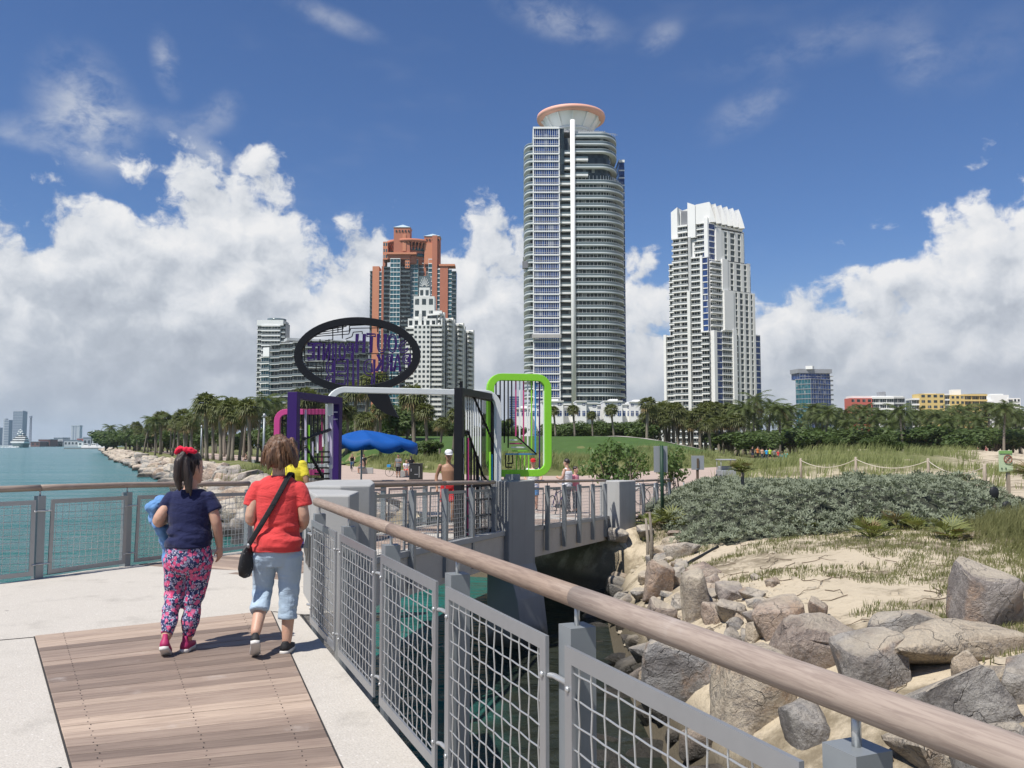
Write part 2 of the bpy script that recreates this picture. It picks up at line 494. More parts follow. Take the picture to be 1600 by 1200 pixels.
def ground_mat():
    m, t, b = mk('dune_sand')
    co = geo_pos(t)
    x, y, z = t.sep(co)[0:3]
    n1 = t.noise(co, 0.55, 6.0, 0.62)
    n2 = t.noise(co, 5.0, 6.0, 0.65)
    c = t.mix(n1, (0.44, 0.37, 0.265, 1), (0.57, 0.49, 0.365, 1))
    c = t.mix(t.m('MULTIPLY', t.step(n2, 0.52, 0.75), 0.45), c, (0.27, 0.215, 0.145, 1))
    litter = t.noise(t.map(co, loc=(4, 9, 0)), 0.45, 7.0, 0.68)
    c = t.mix(t.m('MULTIPLY', t.step(litter, 0.48, 0.60), 0.80), c, (0.155, 0.125, 0.08, 1))
    grass_z = t.m('MULTIPLY', t.step(y, 52.0, 66.0), t.step(t.m('DIVIDE', x, t.m('MAXIMUM', y, 1.0)), 0.56, 0.46))
    gc = t.mix(t.noise(co, 0.3, 6.0, 0.65), (0.085, 0.115, 0.035, 1), (0.20, 0.19, 0.075, 1))
    grass_z = t.m('MULTIPLY', grass_z, t.step(z, -1.5, -1.15))
    c = t.mix(t.m('MULTIPLY', grass_z, t.step(n1, 0.25, 0.45)), c, gc)
    wet = t.step(z, -1.7, -2.2)
    c = t.mix(wet, c, (0.10, 0.085, 0.06, 1))
    t.l.new(c, b.inputs['Base Color']); b.inputs['Roughness'].default_value = 0.95
    b.inputs['Specular IOR Level'].default_value = 0.2
    bump(t, b, t.m('ADD', t.m('MULTIPLY', n2, 0.7), t.m('MULTIPLY', t.noise(co, 22.0, 5.0, 0.65), 0.3)), 0.8, 0.10)
    return m
M_ground = ground_mat()
M_lawn = basic('lawn_grass', (0.060, 0.110, 0.026), 0.9, 0.35, 0.35, 0.6, 6.0, 0.1, spec=0.2, world_co=True)
M_paving = basic('pink_paving', (0.43, 0.335, 0.275), 0.85, 0.16, 0.5, 0.2, 8.0, 0.02, spec=0.3, world_co=True)
M_path = basic('grey_path', (0.42, 0.39, 0.34), 0.85, 0.14, 0.5, spec=0.3, world_co=True)

# ------------------------------------------------------------------ terrain
WATER_Z = -2.5
def lerp_tab(tab, x):
    if x <= tab[0][0]: return tab[0][1]
    for (a, va), (b_, vb) in zip(tab, tab[1:]):
        if x <= b_:
            k = (x - a) / (b_ - a); return va + (vb - va) * k
    return tab[-1][1]
def sstep(a, b_, x):
    k = max(0.0, min(1.0, (x - a) / (b_ - a))); return k * k * (3 - 2 * k)
SHORE = [(3.9, -400), (3.6, -6), (3.0, 3), (2.15, 8), (1.75, 12), (1.75, 16), (2.1, 21), (2.5, 24.2), (1.6, 26.2), (-1.5, 28.0), (-5, 30.5), (-8.5, 33.5), (-12, 37.5),
         (-15, 44), (-22, 61), (-33, 86), (-45, 108), (-60, 140), (-92, 203), (-123, 266), (-200, 425), (-298, 624), (-420, 900), (-420, 5000)]
LANDPOLY = SHORE + [(6000, 5000), (6000, -400)]
def inside(poly, x, y):
    r = False; j = len(poly) - 1
    for i in range(len(poly)):
        xi, yi = poly[i]; xj, yj = poly[j]
        if (yi > y) != (yj > y) and x < (xj - xi) * (y - yi) / (yj - yi) + xi: r = not r
        j = i
    return r
def segdist(pts, x, y, closed=False):
    best = 1e18
    rng = len(pts) if closed else len(pts) - 1
    for i in range(rng):
        ax, ay = pts[i]; bx, by = pts[(i + 1) % len(pts)]
        vx, vy = bx - ax, by - ay
        t = ((x - ax) * vx + (y - ay) * vy) / (vx * vx + vy * vy)
        t = 0.0 if t < 0 else (1.0 if t > 1 else t)
        dx_, dy_ = x - ax - vx * t, y - ay - vy * t
        d = dx_ * dx_ + dy_ * dy_
        if d < best: best = d
    return math.sqrt(best)
PAVE = [(-2.7, 27.0), (3.2, 25.6), (6.5, 30), (9, 40), (14, 62), (24, 84), (44, 112), (60, 135), (52, 138), (38, 118), (18, 92), (6, 72), (-2, 72), (-12, 86), (-26, 120),
        (-64, 203), (-130, 336), (-141, 330), (-75, 198), (-33, 112), (-17, 76), (-8.5, 50), (-4.5, 36)]
RPROF = [(-6, -4.2), (0, -2.7), (0.8, -1.75), (2.0, -1.10), (3.5, -0.72), (5.5, -0.50), (9, -0.40), (20, -0.45), (32, -0.8), (60, -1.05)]
LPROF = [(-8, -4.6), (0, -2.75), (2.2, -1.75), (4.5, -1.15), (8, -1.02), (500, -1.0)]
def deck_z(y):
    return -0.037 * max(0.0, min(y, 27.0) - 11.0)
def pave_z(y):
    return lerp_tab([(25, -0.60), (33, -0.78), (60, -1.03), (500, -1.03)], y)
def gz(x, y):
    d = segdist(SHORE, x, y)
    if not inside(LANDPOLY, x, y): d = -d
    w = sstep(24.0, 34.0, y) if x < 14 else sstep(40.0, 70.0, y)
    z = lerp_tab(RPROF, d) * (1 - w) + lerp_tab(LPROF, d) * w
    if d > 0:
        r2 = noise.noise(Vector((x * 0.35, y * 0.35, 1.0)))
        z += 0.10 * r2 * sstep(0.5, 4, d)
        z += 0.05 * noise.noise(Vector((x * 1.3, y * 1.3, 4.0))) * sstep(0.3, 2, d)
        # planted mound behind the plaza, the lawn on it, dunes to the right
        z += 3.9 * math.exp(-((y - 150) / 40.0) ** 2) * sstep(-46, -22, x) * (1 - sstep(18, 42, x)) if y > 60 else 0.0
        if y > 40:
            z += 1.9 * math.exp(-((x - 34) / 11.0) ** 2 - ((y - 84) / 15.0) ** 2)
            z += 1.9 * math.exp(-((x - 52) / 13.0) ** 2 - ((y - 100) / 15.0) ** 2)
            z += 1.1 * math.exp(-((x - 24) / 9.0) ** 2 - ((y - 62) / 9.0) ** 2)
            z += 0.9 * math.exp(-((x - 0) / 18.0) ** 2 - ((y - 84) / 9.0) ** 2)
    if 24 < y < 350 and -170 < x < 70:
        ins = inside(PAVE, x, y); dp = segdist(PAVE, x, y, True)
        k = 1.0 if ins else 1.0 - sstep(0.3, 3.0, dp)
        if d < 0.5: k *= sstep(-1.0, 0.5, d)
        z = z * (1 - k) + (pave_z(y) - 0.06) * k
    return z

RINGS, SECT = 200, 250
vs, fs = [], []
for i in range(RINGS + 1):
    r = 4.0 * (4500.0 / 4.0) ** (i / RINGS)
    for j in range(SECT + 1):
        a = R(-62 + 150 * j / SECT)
        x, y = r * math.sin(a), r * math.cos(a)
        vs.append((x, y, gz(x, y)))
for i in range(RINGS):
    for j in range(SECT):
        a = i * (SECT + 1) + j
        fs.append((a, a + SECT + 1, a + SECT + 2, a + 1))
mb = MB(); mb.add(vs, fs, 0, True)
struct(mb.build('ground', M_ground))

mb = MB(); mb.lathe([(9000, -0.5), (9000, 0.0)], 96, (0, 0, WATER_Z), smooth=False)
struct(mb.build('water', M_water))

def sheet(name, poly, zf, step, m, lift=0.0, thick=0.0):
    """a sheet that follows the terrain inside a polygon"""
    xs = [p[0] for p in poly]; ys = [p[1] for p in poly]
    bm = bmesh.new()
    vl = [bm.verts.new((p[0], p[1], 0)) for p in poly]
    bm.faces.new(vl)
    k = math.ceil((max(ys) - min(ys)) / step)
    for i in range(1, k):
        g = bm.faces[:] + bm.edges[:] + bm.verts[:]
        bmesh.ops.bisect_plane(bm, geom=g, plane_co=(0, min(ys) + i * step, 0), plane_no=(0, 1, 0))
    k = math.ceil((max(xs) - min(xs)) / step)
    for i in range(1, k):
        g = bm.faces[:] + bm.edges[:] + bm.verts[:]
        bmesh.ops.bisect_plane(bm, geom=g, plane_co=(min(xs) + i * step, 0, 0), plane_no=(1, 0, 0))
    for v in bm.verts: v.co.z = zf(v.co.x, v.co.y) + lift
    bmesh.ops.triangulate(bm, faces=bm.faces[:])
    bmesh.ops.recalc_face_normals(bm, faces=bm.faces[:])
    if sum(f.normal.z for f in bm.faces) < 0: bmesh.ops.reverse_faces(bm, faces=bm.faces[:])
    me = bpy.data.meshes.new(name); bm.to_mesh(me); bm.free()
    for p in me.polygons: p.use_smooth = True
    return struct(link(name, me, m))
sheet('promenade', PAVE, lambda x, y: pave_z(y), 6.0, M_paving)
sheet('lawn', [(-38, 118), (-14, 104), (8, 100), (26, 112), (34, 140), (36, 165), (-40, 165)], gz, 3.0, M_lawn, 0.06)
sheet('path', [(10, 152), (12.5, 150), (30, 128), (46, 122), (46, 124.5), (32, 131), (14, 153)], gz, 2.0, M_path, 0.10)

# ------------------------------------------------------------------ pier deck
XR = lambda y: 1.4535 - 0.41 * y                      # handrail line of the near railing
Lp = [G(0, 905, 0.05), G(85, 893, 0.05), G(210, 876, 0.03), G(387, 852, -0.03)]
LEFT = [(-8.9, -6), (-8.9, 3), (-8.4, 6.4), (-7.4, 8.5), (Lp[0].x, Lp[0].y), (Lp[1].x, Lp[1].y), (Lp[2].x, Lp[2].y), (Lp[3].x, Lp[3].y), (-3.35, 16.2), (-2.2, 21), (0.3, 27.6)]
RIGHT = [(-1.94, 11.9), (-0.23, 17.6), (2.75, 24.7), (3.5, 26.4)]
deck_poly = LEFT + [(3.5, 26.4), (2.75, 24.7), (-0.23, 17.6), (-1.94, 11.9), (-1.80, 11.0), (-1.58, 8.42), (XR(8.2) - 0.09, 8.2), (XR(-6) - 0.09, -6)]
mb = MB()
# slope starts beyond the bend, so cut the deck there
def clip_y(poly, y0, keep_low):
    res = []
    for i in range(len(poly)):
        a, b_ = poly[i], poly[(i + 1) % len(poly)]
        ia = (a[1] <= y0) == keep_low; ib = (b_[1] <= y0) == keep_low
        if ia: res.append(a)
        if ia != ib:
            t = (y0 - a[1]) / (b_[1] - a[1]); res.append((a[0] + (b_[0] - a[0]) * t, y0))
    return res
mb.prism(clip_y(deck_poly, 11.0, True), -0.55, 0.0)
mb.prism(clip_y(deck_poly, 11.0, False), lambda x, y: deck_z(y) - 0.60, lambda x, y: deck_z(y))
deck = struct(mb.build('pier_deck', M_shell))
# beams under the deck edge
mb = MB()
for (a, b_) in (((XR(8.0) - 0.45, 8.0), (XR(-6) - 0.45, -6)),):
    mb.beam((a[0], a[1], -0.85), (b_[0], b_[1], -0.85), 0.5, 0.6)
for (x, y) in ((-1.6, 5.0), (0.6, 0.5), (-5.5, 4.5), (-6.0, 9.0), (-4.2, 12.2)):
    mb.lathe([(0.42, -5.0), (0.42, -0.56)], 20, (x, y, 0))
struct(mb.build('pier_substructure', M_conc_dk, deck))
# kerb upstand of the bridge
mb = MB()
for (a, b_) in zip(RIGHT, RIGHT[1:]):
    za, zb = deck_z(a[1]), deck_z(b_[1])
    mb.beam((a[0] - 0.05, a[1], za + 0.03), (b_[0] - 0.05, b_[1], zb + 0.03), 0.16, 0.10)
struct(mb.build('bridge_kerb', M_conc, deck, bevel=0.01))

# planks, each an own board
def plank(parent, a, b_, w0, w1, z, thick=0.032, corners=None):
    """board between end points a and b (2D), w0 / w1 its widths"""
    a, b_ = Vector(a), Vector(b_)
    d = b_ - a; L = d.length; ang = math.atan2(d.y, d.x)
    vs = [(-L / 2, -w0 / 2, -thick), (L / 2, -w1 / 2, -thick), (L / 2, w1 / 2, -thick), (-L / 2, w0 / 2, -thick)]
    if corners:
        cm = (a + b_) / 2; cs, sn = math.cos(-ang), math.sin(-ang)
        vs = [((q.x - cm.x) * cs - (q.y - cm.y) * sn, (q.x - cm.x) * sn + (q.y - cm.y) * cs, -thick) for q in corners]
    vs += [(x, y, 0.0) for (x, y, _) in vs]
    m = MB(); m.add(vs, [(3, 2, 1, 0), (4, 5, 6, 7), (0, 1, 5, 4), (1, 2, 6, 5), (2, 3, 7, 6), (3, 0, 4, 7)])
    o = m.build('plank', M_plank, None, bevel=0.003, segs=1)
    o.parent = parent
    za, zb = deck_z(a.y), deck_z(b_.y)
    c = (a + b_) / 2
    o.matrix_basis = Matrix.Translation((c.x, c.y, z + (za + zb) / 2)) @ Matrix.Rotation(ang, 4, 'Z') @ Matrix.Rotation(-math.atan2(zb - za, L), 4, 'Y')
    return o
random.seed(3)
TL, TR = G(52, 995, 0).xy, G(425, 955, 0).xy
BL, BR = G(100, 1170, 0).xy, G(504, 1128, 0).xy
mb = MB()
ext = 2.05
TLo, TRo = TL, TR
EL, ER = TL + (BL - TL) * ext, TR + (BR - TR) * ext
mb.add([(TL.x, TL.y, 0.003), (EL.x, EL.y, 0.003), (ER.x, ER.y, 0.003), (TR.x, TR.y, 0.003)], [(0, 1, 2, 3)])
struct(mb.build('plank_gap_shade', M_dark, deck))  # dark sheet added so the gaps between boards look shaded
n = int((EL - TL).length / 0.128)
sc_mb = MB()
for i in range(n):
    s0, s1 = i / n, (i + 1) / n
    a = TL.lerp(EL, (s0 + s1) / 2); b_ = TR.lerp(ER, (s0 + s1) / 2)
    w0, w1 = (EL - TL).length / n * 0.975, (ER - TR).length / n * 0.985
    dr = (b_ - a).normalized()
    e0, e1 = 0.0035 / (EL - TL).length, 0.0035 / (ER - TR).length
    cn = [TL.lerp(EL, s1 - e0) + dr * 0.012, TR.lerp(ER, s1 - e1) - dr * 0.012, TR.lerp(ER, s0 + e1) - dr * 0.012, TL.lerp(EL, s0 + e0) + dr * 0.012]
    plank(deck, a + dr * 0.012, b_ - dr * 0.012, w0, w1, 0.011 + random.uniform(-0.002, 0.002), corners=cn)
    for q in (0.11, 0.50, 0.86):
        p = a.lerp(b_, q); nrm = Vector((-dr.y, dr.x))
        for s_ in (-0.036, 0.036):
            c = p + nrm * s_
            sc_mb.lathe([(0.0038, 0), (0.0038, 0.0028)], 6, (c.x, c.y, 0.0118), smooth=False)
o = sc_mb.build('screw_heads', M_screw, deck, kind='stuff')
# saw-cut joints in the concrete
for (p, q) in ((G(52, 996, 0), G(-330, 1030, 0)), (G(427, 956, 0), G(487, 962, 0)), (G(96, 1200, 0), G(-300, 1290, 0)), (G(165, 884, 0), G(60, 900, 0))):
    jm = MB(); jm.beam((p.x, p.y, 0.001), (q.x, q.y, 0.001), 0.012, 0.006); struct(jm.build('expansion_joint', M_dark, deck))
# second run of boards over the bend and the bridge
Lz = [Vector((-5.05, 11.75)), Vector((-3.95, 13.6)), Vector((-3.0, 16.6)), Vector((-1.9, 21.0)), Vector((0.5, 27.3))]
Rz = [Vector((-2.75, 10.3)), Vector((-2.25, 12.2)), Vector((-0.75, 17.3)), Vector((1.1, 21.6)), Vector((3.0, 26.0))]
def along_poly(P, s):
    L = [(P[i + 1] - P[i]).length for i in range(len(P) - 1)]; t = s * sum(L)
    for i, l in enumerate(L):
        if t <= l: return P[i].lerp(P[i + 1], t / l)
        t -= l
    return P[-1]
n = 118
for i in range(n):
    if (i // 9) % 3 == 2: continue                  # a concrete band after every second bay of boards
    s = (i + 0.5) / n
    a, b_ = along_poly(Lz, s), along_poly(Rz, s)
    plank(deck, a, b_, 0.122, 0.132, 0.010)

# concrete parapet at the bend
par = thing('concrete_parapet', 'pale concrete parapet wall at the bend of the pier where the railing ends', 'wall', (-1.9, 9.3, 0))
mb = MB()
mb.prism([(-1.90, 8.36), (-1.565, 8.36), (-1.60, 9.05), (-1.86, 9.35), (-2.26, 9.42)], -3.2, 1.11)
mb.build('wall', M_conc, par, bevel=0.02)
mb = MB()
mb.prism([(-2.26, 9.44), (-1.86, 9.37), (-1.55, 9.5), (-1.62, 10.2), (-1.80, 11.05), (-2.38, 10.9), (-2.42, 10.1)], -3.2, 1.15)
mb.build('wall', M_conc, par, bevel=0.02)
a, b_ = Vector((-1.90, 8.36)), Vector((-2.26, 9.42))
dv = (b_ - a).normalized(); nv = Vector((-dv.y, dv.x)) * 1.0
if nv.x > 0: nv = -nv
c = a.lerp(b_, 0.42) + nv * 0.012
mb = MB(); mb.beam((c - dv * 0.17).to_3d() + Vector((0, 0, 0.56)), (c + dv * 0.17).to_3d() + Vector((0, 0, 0.56)), 0.03, 0.36)
pl = mb.build('plaque', basic('plaque_metal', (0.12, 0.12, 0.12), 0.4, metal=0.6), par, bevel=0.006)
mb = MB()
cc = (c + nv * 0.018).to_3d() + Vector((0, 0, 0.56)); d3 = dv.to_3d()
k = [cc + d3 * 0.13, cc + Vector((0, 0, 0.15)), cc - d3 * 0.13, cc - Vector((0, 0, 0.15)), cc + nv.to_3d() * 0.035]
mb.add(k, [(0, 1, 4), (1, 2, 4), (2, 3, 4), (3, 0, 4), (3, 2, 1, 0)])
mb.build('diamond_boss', basic('boss_metal', (0.06, 0.06, 0.06), 0.35, metal=0.5), pl)

# pylons that carry the bridge
py = thing('concrete_pylon', 'tall blue-grey concrete pylon rising through the bridge railing under the green frame', 'pylon', (0.1, 18.2, -2.5))
mb = MB()
c0, c1 = at(788, 752, 17.75), at(829, 752, 18.5)
dvx = (c1 - c0).xy.normalized(); nn = Vector((dvx.y, -dvx.x))
def pylon_part(m, p, q, th, prof, back):
    """wall between p and q with a profile (z, push outwards)"""
    vs = []
    for (z, k) in prof:
        for (s, w) in ((p, 0), (q, 0), (q, 1), (p, 1)):
            off = nn * (k if w == 0 else -back)
            vs.append((s.x + off.x, s.y + off.y, z))
    f = []
    for i in range(len(prof) - 1):
        for j in range(4):
            f.append((i * 4 + j, i * 4 + (j + 1) % 4, i * 4 + 4 + (j + 1) % 4, i * 4 + 4 + j))
    f.append((3, 2, 1, 0)); k = 4 * (len(prof) - 1); f.append((k, k + 1, k + 2, k + 3))
    m.add(vs, f)
pylon_part(mb, c0.xy, c1.xy, 0.5, [(-3.5, 0.62), (-1.55, 0.34), (-0.9, 0.12), (c0.z, 0.12)], 0.45)
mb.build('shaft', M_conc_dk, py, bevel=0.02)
ab = thing('concrete_abutment', 'slanting concrete pillar at the shore end of the bridge beside the sandy bank', 'pillar', (2.9, 24.7, -2))
mb = MB()
c0, c1 = at(963, 752, 24.5), at(989, 752, 25.1)
dvx = (c1 - c0).xy.normalized(); nn = Vector((dvx.y, -dvx.x))
pylon_part(mb, c0.xy, c1.xy, 0.5, [(-3.2, 0.55), (-1.35, 0.42), (-1.0, 0.10), (c0.z, 0.10)], 0.6)
mb.build('pillar', M_conc, ab, bevel=0.02)
mb = MB()
mb.prism([(2.55, 25.0), (2.9, 25.2), (4.0, 27.6), (0.6, 28.9), (-0.2, 27.8)], -3.2, lambda x, y: deck_z(y) - 0.62)
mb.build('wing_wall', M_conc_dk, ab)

# ------------------------------------------------------------------ railings
PITCHR, PW_, PH0, PH1 = 1.305, 1.15, 0.045, 0.935
def panel_meshes(detail):
    f = MB()
    b_, th = 0.052, 0.014
    ring = []
    for (k, y) in ((0, -th / 2), (b_, -th / 2), (b_, th / 2), (0, th / 2)):
        ring += [(k, y, PH0 + k), (PW_ - k, y, PH0 + k), (PW_ - k, y, PH1 - k), (k, y, PH1 - k)]
    f.add(ring, [(q * 4 + i, q * 4 + (i + 1) % 4, ((q + 1) % 4) * 4 + (i + 1) % 4, ((q + 1) % 4) * 4 + i) for q in range(4) for i in range(4)])
    fm = f.mesh('panel_frame'); fm.materials.append(M_steel)
    w = MB()
    nx, nz = 12, 10
    x0, x1, z0, z1 = 0.040, PW_ - 0.040, PH0 + 0.04, PH1 - 0.04
    xs = [x0 + (x1 - x0) * (i + 0.5) / nx for i in range(nx)]
    zs = [z0 + (z1 - z0) * (i + 0.5) / nz for i in range(nz)]
    r = 0.0033
    ns = 5 if detail else 4
    for i, x in enumerate(xs):
        p = [(x, -0.004, z0)]
        for k_, z in enumerate(zs): p.append((x, 0.0022 * (1 if (i + k_) % 2 else -1) - 0.004, z))
        p.append((x, -0.004, z1)); w.tube(p, r, ns, caps=False)
    for k_, z in enumerate(zs):
        p = [(x0, -0.004, z)]
        for i, x in enumerate(xs): p.append((x, 0.0022 * (-1 if (i + k_) % 2 else 1) - 0.004, z))
        p.append((x1, -0.004, z)); w.tube(p, r, ns, caps=False)
    wm = w.mesh('wire_mesh'); wm.materials.append(M_wire)
    return fm, wm
FM, WM = panel_meshes(True)
pm = MB()
pm.box((0, 0, 0.245), (0.095, 0.095, 1.47))
PM = pm.mesh('post'); PM.materials.append(M_steel_paint)
rm = MB(); rm.tube([(0, 0, 0.96), (0, 0, 1.06)], 0.010, 8)
ROD = rm.mesh('support_rod'); ROD.materials.append(M_wire)
bm_ = MB(); bm_.tube([(-0.108, 0.078, 0), (-0.085, 0.075, 0), (-0.062, 0.058, 0), (0.0, 0.056, 0), (0.062, 0.058, 0), (0.085, 0.075, 0), (0.108, 0.078, 0)], 0.0105, 8)
BRK = bm_.mesh('bracket'); BRK.materials.append(M_wire)
bm_ = MB(); bm_.lathe([(0.011, 0), (0.011, 0.006), (0.006, 0.010)], 8); BOLT = bm_.mesh('bolt'); BOLT.materials.append(M_wire)

def railing(label, nodes, inward, group=None, brk=True, bolts=False, start_cap=True):
    """nodes: 3D foot points one pitch apart; inward: side the panels sit on"""
    root = thing('pier_railing', label, 'railing', nodes[0], group)
    inv = Matrix.Translation(nodes[0]).inverted()
    def place(name, me, mat, par=root):
        o = bpy.data.objects.new(name, me); COL.objects.link(o); o.parent = par
        if par is root: o.matrix_parent_inverse = inv
        o.matrix_basis = mat
        return o
    for i, p in enumerate(nodes):
        q = nodes[min(i + 1, len(nodes) - 1)]; o_ = nodes[max(i - 1, 0)]
        d = (q - o_); ang = math.atan2(d.y, d.x) + (0 if inward > 0 else PI)
        m = Matrix.Translation(p) @ Matrix.Rotation(ang, 4, 'Z')
        po = place('post', PM, m)
        ro = place('support_rod', ROD, Matrix.Identity(4), po)
        if brk:
            for z in (0.17, 0.80): place('bracket', BRK, Matrix.Translation((0, 0, z)), po)
    for a, b_ in zip(nodes, nodes[1:]):
        if inward < 0: a, b_ = b_, a
        d = b_ - a; L = d.length; ang = math.atan2(d.y, d.x); sl = math.atan2(d.z, d.xy.length)
        m = Matrix.Translation(a) @ Matrix.Rotation(ang, 4, 'Z') @ Matrix.Rotation(-sl, 4, 'Y') @ Matrix.Translation(((L - PW_ * L / PITCHR) / 2, 0.078, 0)) @ Matrix.Diagonal((L / PITCHR, 1, 1, 1))
        f = place('mesh_panel', FM, m)
        place('wire_mesh', WM, Matrix.Identity(4), f)['kind'] = 'stuff'
        if bolts:
            for x in (0.026, PW_ - 0.026):
                for z in (0.17, 0.80): place('bolt', BOLT, Matrix.Translation((x, 0.007, z)) @ Matrix.Rotation(-PI / 2, 4, 'X'), f)
    # handrail in lengths of two bays
    i = 0
    while i < len(nodes) - 1:
        j = min(i + 2, len(nodes) - 1)
        seg = [nodes[k_] + Vector((0, 0, 1.075)) for k_ in range(i, j + 1)]
        c = seg[0]; d = (seg[-1] - seg[0]); ang = math.atan2(d.y, d.x); sl = math.atan2(d.z, d.xy.length)
        m = Matrix.Translation(c) @ Matrix.Rotation(ang, 4, 'Z') @ Matrix.Rotation(-sl, 4, 'Y')
        loc = [m.inverted() @ p for p in seg]
        loc[0] = loc[0] + Vector((-0.16 if i == 0 and start_cap else 0.0, 0, 0)); loc[-1] = loc[-1] - Vector((0.0025, 0, 0))
        fine = []
        for a, b_ in zip(loc, loc[1:]):
            for k_ in range(4): fine.append(a.lerp(b_, k_ / 4))
        fine.append(loc[-1])
        t = MB(); rad = [0.0385] * len(fine)
        if i == 0 and start_cap:
            fine = [fine[0] - Vector((0.012, 0, 0))] + fine; rad = [0.030] + rad
        t.tube(fine, rad, 16)
        me = t.mesh('handrail'); me.materials.append(M_rail_wood)
        place('handrail', me, m)
        i = j
    return root
def chain(pts, pitch, zf=None, n=None):
    """foot points one pitch apart along a polyline"""
    pts = [Vector((p[0], p[1])) for p in pts]
    L = [(b_ - a).length for a, b_ in zip(pts, pts[1:])]; tot = sum(L)
    k = n or max(1, round(tot / pitch))
    res = []
    for i in range(k + 1):
        p = along_poly(pts, i / k); res.append(Vector((p.x, p.y, zf(p.y) if zf else 0.0)))
    return res
y0 = 7.66
nodes = []
for i in range(11):
    y = y0 + 0.08 - 1.185 * i
    nodes.append(Vector((XR(y), y, 0.0)))
railing('near steel mesh railing with round wooden handrail running past the camera on the right', nodes, -1, bolts=True)
near_left = chain([(-8.9, 1.0), (-8.9, 3), (-8.4, 6.4), (-7.4, 8.5)] + [(p.x, p.y) for p in Lp] , PITCHR, deck_z)
railing('curved mesh railing along the open water behind the two walkers', near_left, -1)
bl = chain([(Lp[3].x + 0.25, Lp[3].y + 0.85), (-3.35, 16.2), (-2.2, 21), (0.2, 27.4)], PITCHR, deck_z)
railing('far side mesh railing of the bridge with its back to the water', bl, -1)
b1 = chain([(-1.90, 11.75), (-0.36, 17.35)], PITCHR, deck_z)
railing('mesh railing of the bridge between the parapet and the concrete pylon', b1, 1)
b2 = chain([(0.36, 18.7), (2.62, 24.3)], PITCHR, deck_z)
railing('mesh railing of the bridge between the pylon and the slanting abutment', b2, 1)
b3 = [Vector((2.95 + 0.62 * i, 25.35 + 1.12 * i, pave_z(25.35 + 1.12 * i) + 0.02)) for i in range(5)]
railing('last mesh railing length ashore beside the green sign post', b3, 1)

# ------------------------------------------------------------------ buildings
M_white = basic('white_stucco', (0.80, 0.80, 0.77), 0.7, 0.05, 0.2, world_co=True)
M_slab = basic('cool_white_slab', (0.62, 0.66, 0.66), 0.6, 0.06, 0.2, world_co=True)
M_offwhite = basic('warm_white_stucco', (0.74, 0.74, 0.70), 0.75, 0.06, 0.2, world_co=True, dirt=0.12)
M_greywall = basic('grey_stucco', (0.47, 0.48, 0.47), 0.75, 0.07, 0.2, world_co=True, dirt=0.15)
M_terra = basic('terracotta_stucco', (0.46, 0.165, 0.095), 0.8, 0.10, 0.15, world_co=True)
M_terra2 = basic('terracotta_light', (0.60, 0.24, 0.13), 0.8, 0.08, 0.15, world_co=True)
M_pinkring = basic('pink_ring', (0.72, 0.38, 0.28), 0.6, 0.05, 0.2, world_co=True)
M_yellow = basic('yellow_stucco', (0.62, 0.46, 0.17), 0.8, 0.06, 0.2, world_co=True)
M_red = basic('red_stucco', (0.50, 0.12, 0.09), 0.8, 0.06, 0.2, world_co=True)
M_beige = basic('beige_stucco', (0.58, 0.47, 0.33), 0.8, 0.06, 0.2, world_co=True)
M_tile = basic('blue_roof', (0.42, 0.52, 0.55), 0.5, 0.05, 0.3, world_co=True)
M_metal = basic('roof_plant', (0.30, 0.31, 0.33), 0.6, 0.1, 0.3, world_co=True)
def glass(name, c1, c2, rough=0.08, cell=1.2):
    """window glass whose panes differ: curtains, tilt, tint"""
    m, t, b = mk(name)
    co = geo_pos(t)
    v = t.n.new('ShaderNodeTexWhiteNoise'); v.noise_dimensions = '3D'
    sn = t.n.new('ShaderNodeVectorMath'); sn.operation = 'SNAP'
    t.l.new(co, sn.inputs[0]); sn.inputs[1].default_value = (cell, cell, 3.1)
    t.l.new(sn.outputs[0], v.inputs['Vector'])
    f = v.outputs['Value']
    c = t.mix(f, tuple(c1) + (1,), tuple(c2) + (1,))
    c = t.mix(t.m('MULTIPLY', t.step(f, 0.90, 0.97), 0.45), c, (0.45, 0.44, 0.40, 1))
    t.l.new(c, b.inputs['Base Color'])
    t.l.new(t.m('ADD', t.m('MULTIPLY', f, 0.10), rough), b.inputs['Roughness'])
    b.inputs['Specular IOR Level'].default_value = 0.38
    return m
M_gblue = glass('blue_glass', (0.010, 0.030, 0.12), (0.030, 0.085, 0.26))
M_gdark = glass('dark_glass', (0.012, 0.018, 0.020), (0.045, 0.065, 0.070))
M_gteal = glass('teal_glass', (0.012, 0.075, 0.100), (0.035, 0.16, 0.20))
M_grey_g = glass('grey_glass', (0.030, 0.045, 0.050), (0.085, 0.11, 0.115))
M_crown_shade = basic('crown_recess_shade', (0.34, 0.35, 0.35), 0.8, 0.08, 0.3, world_co=True)  # shade between the pleats, put into the colour of the back
M_rail_g = basic('balcony_glass', (0.10, 0.14, 0.15), 0.15, 0.05, 0.3, spec=0.8, world_co=True)

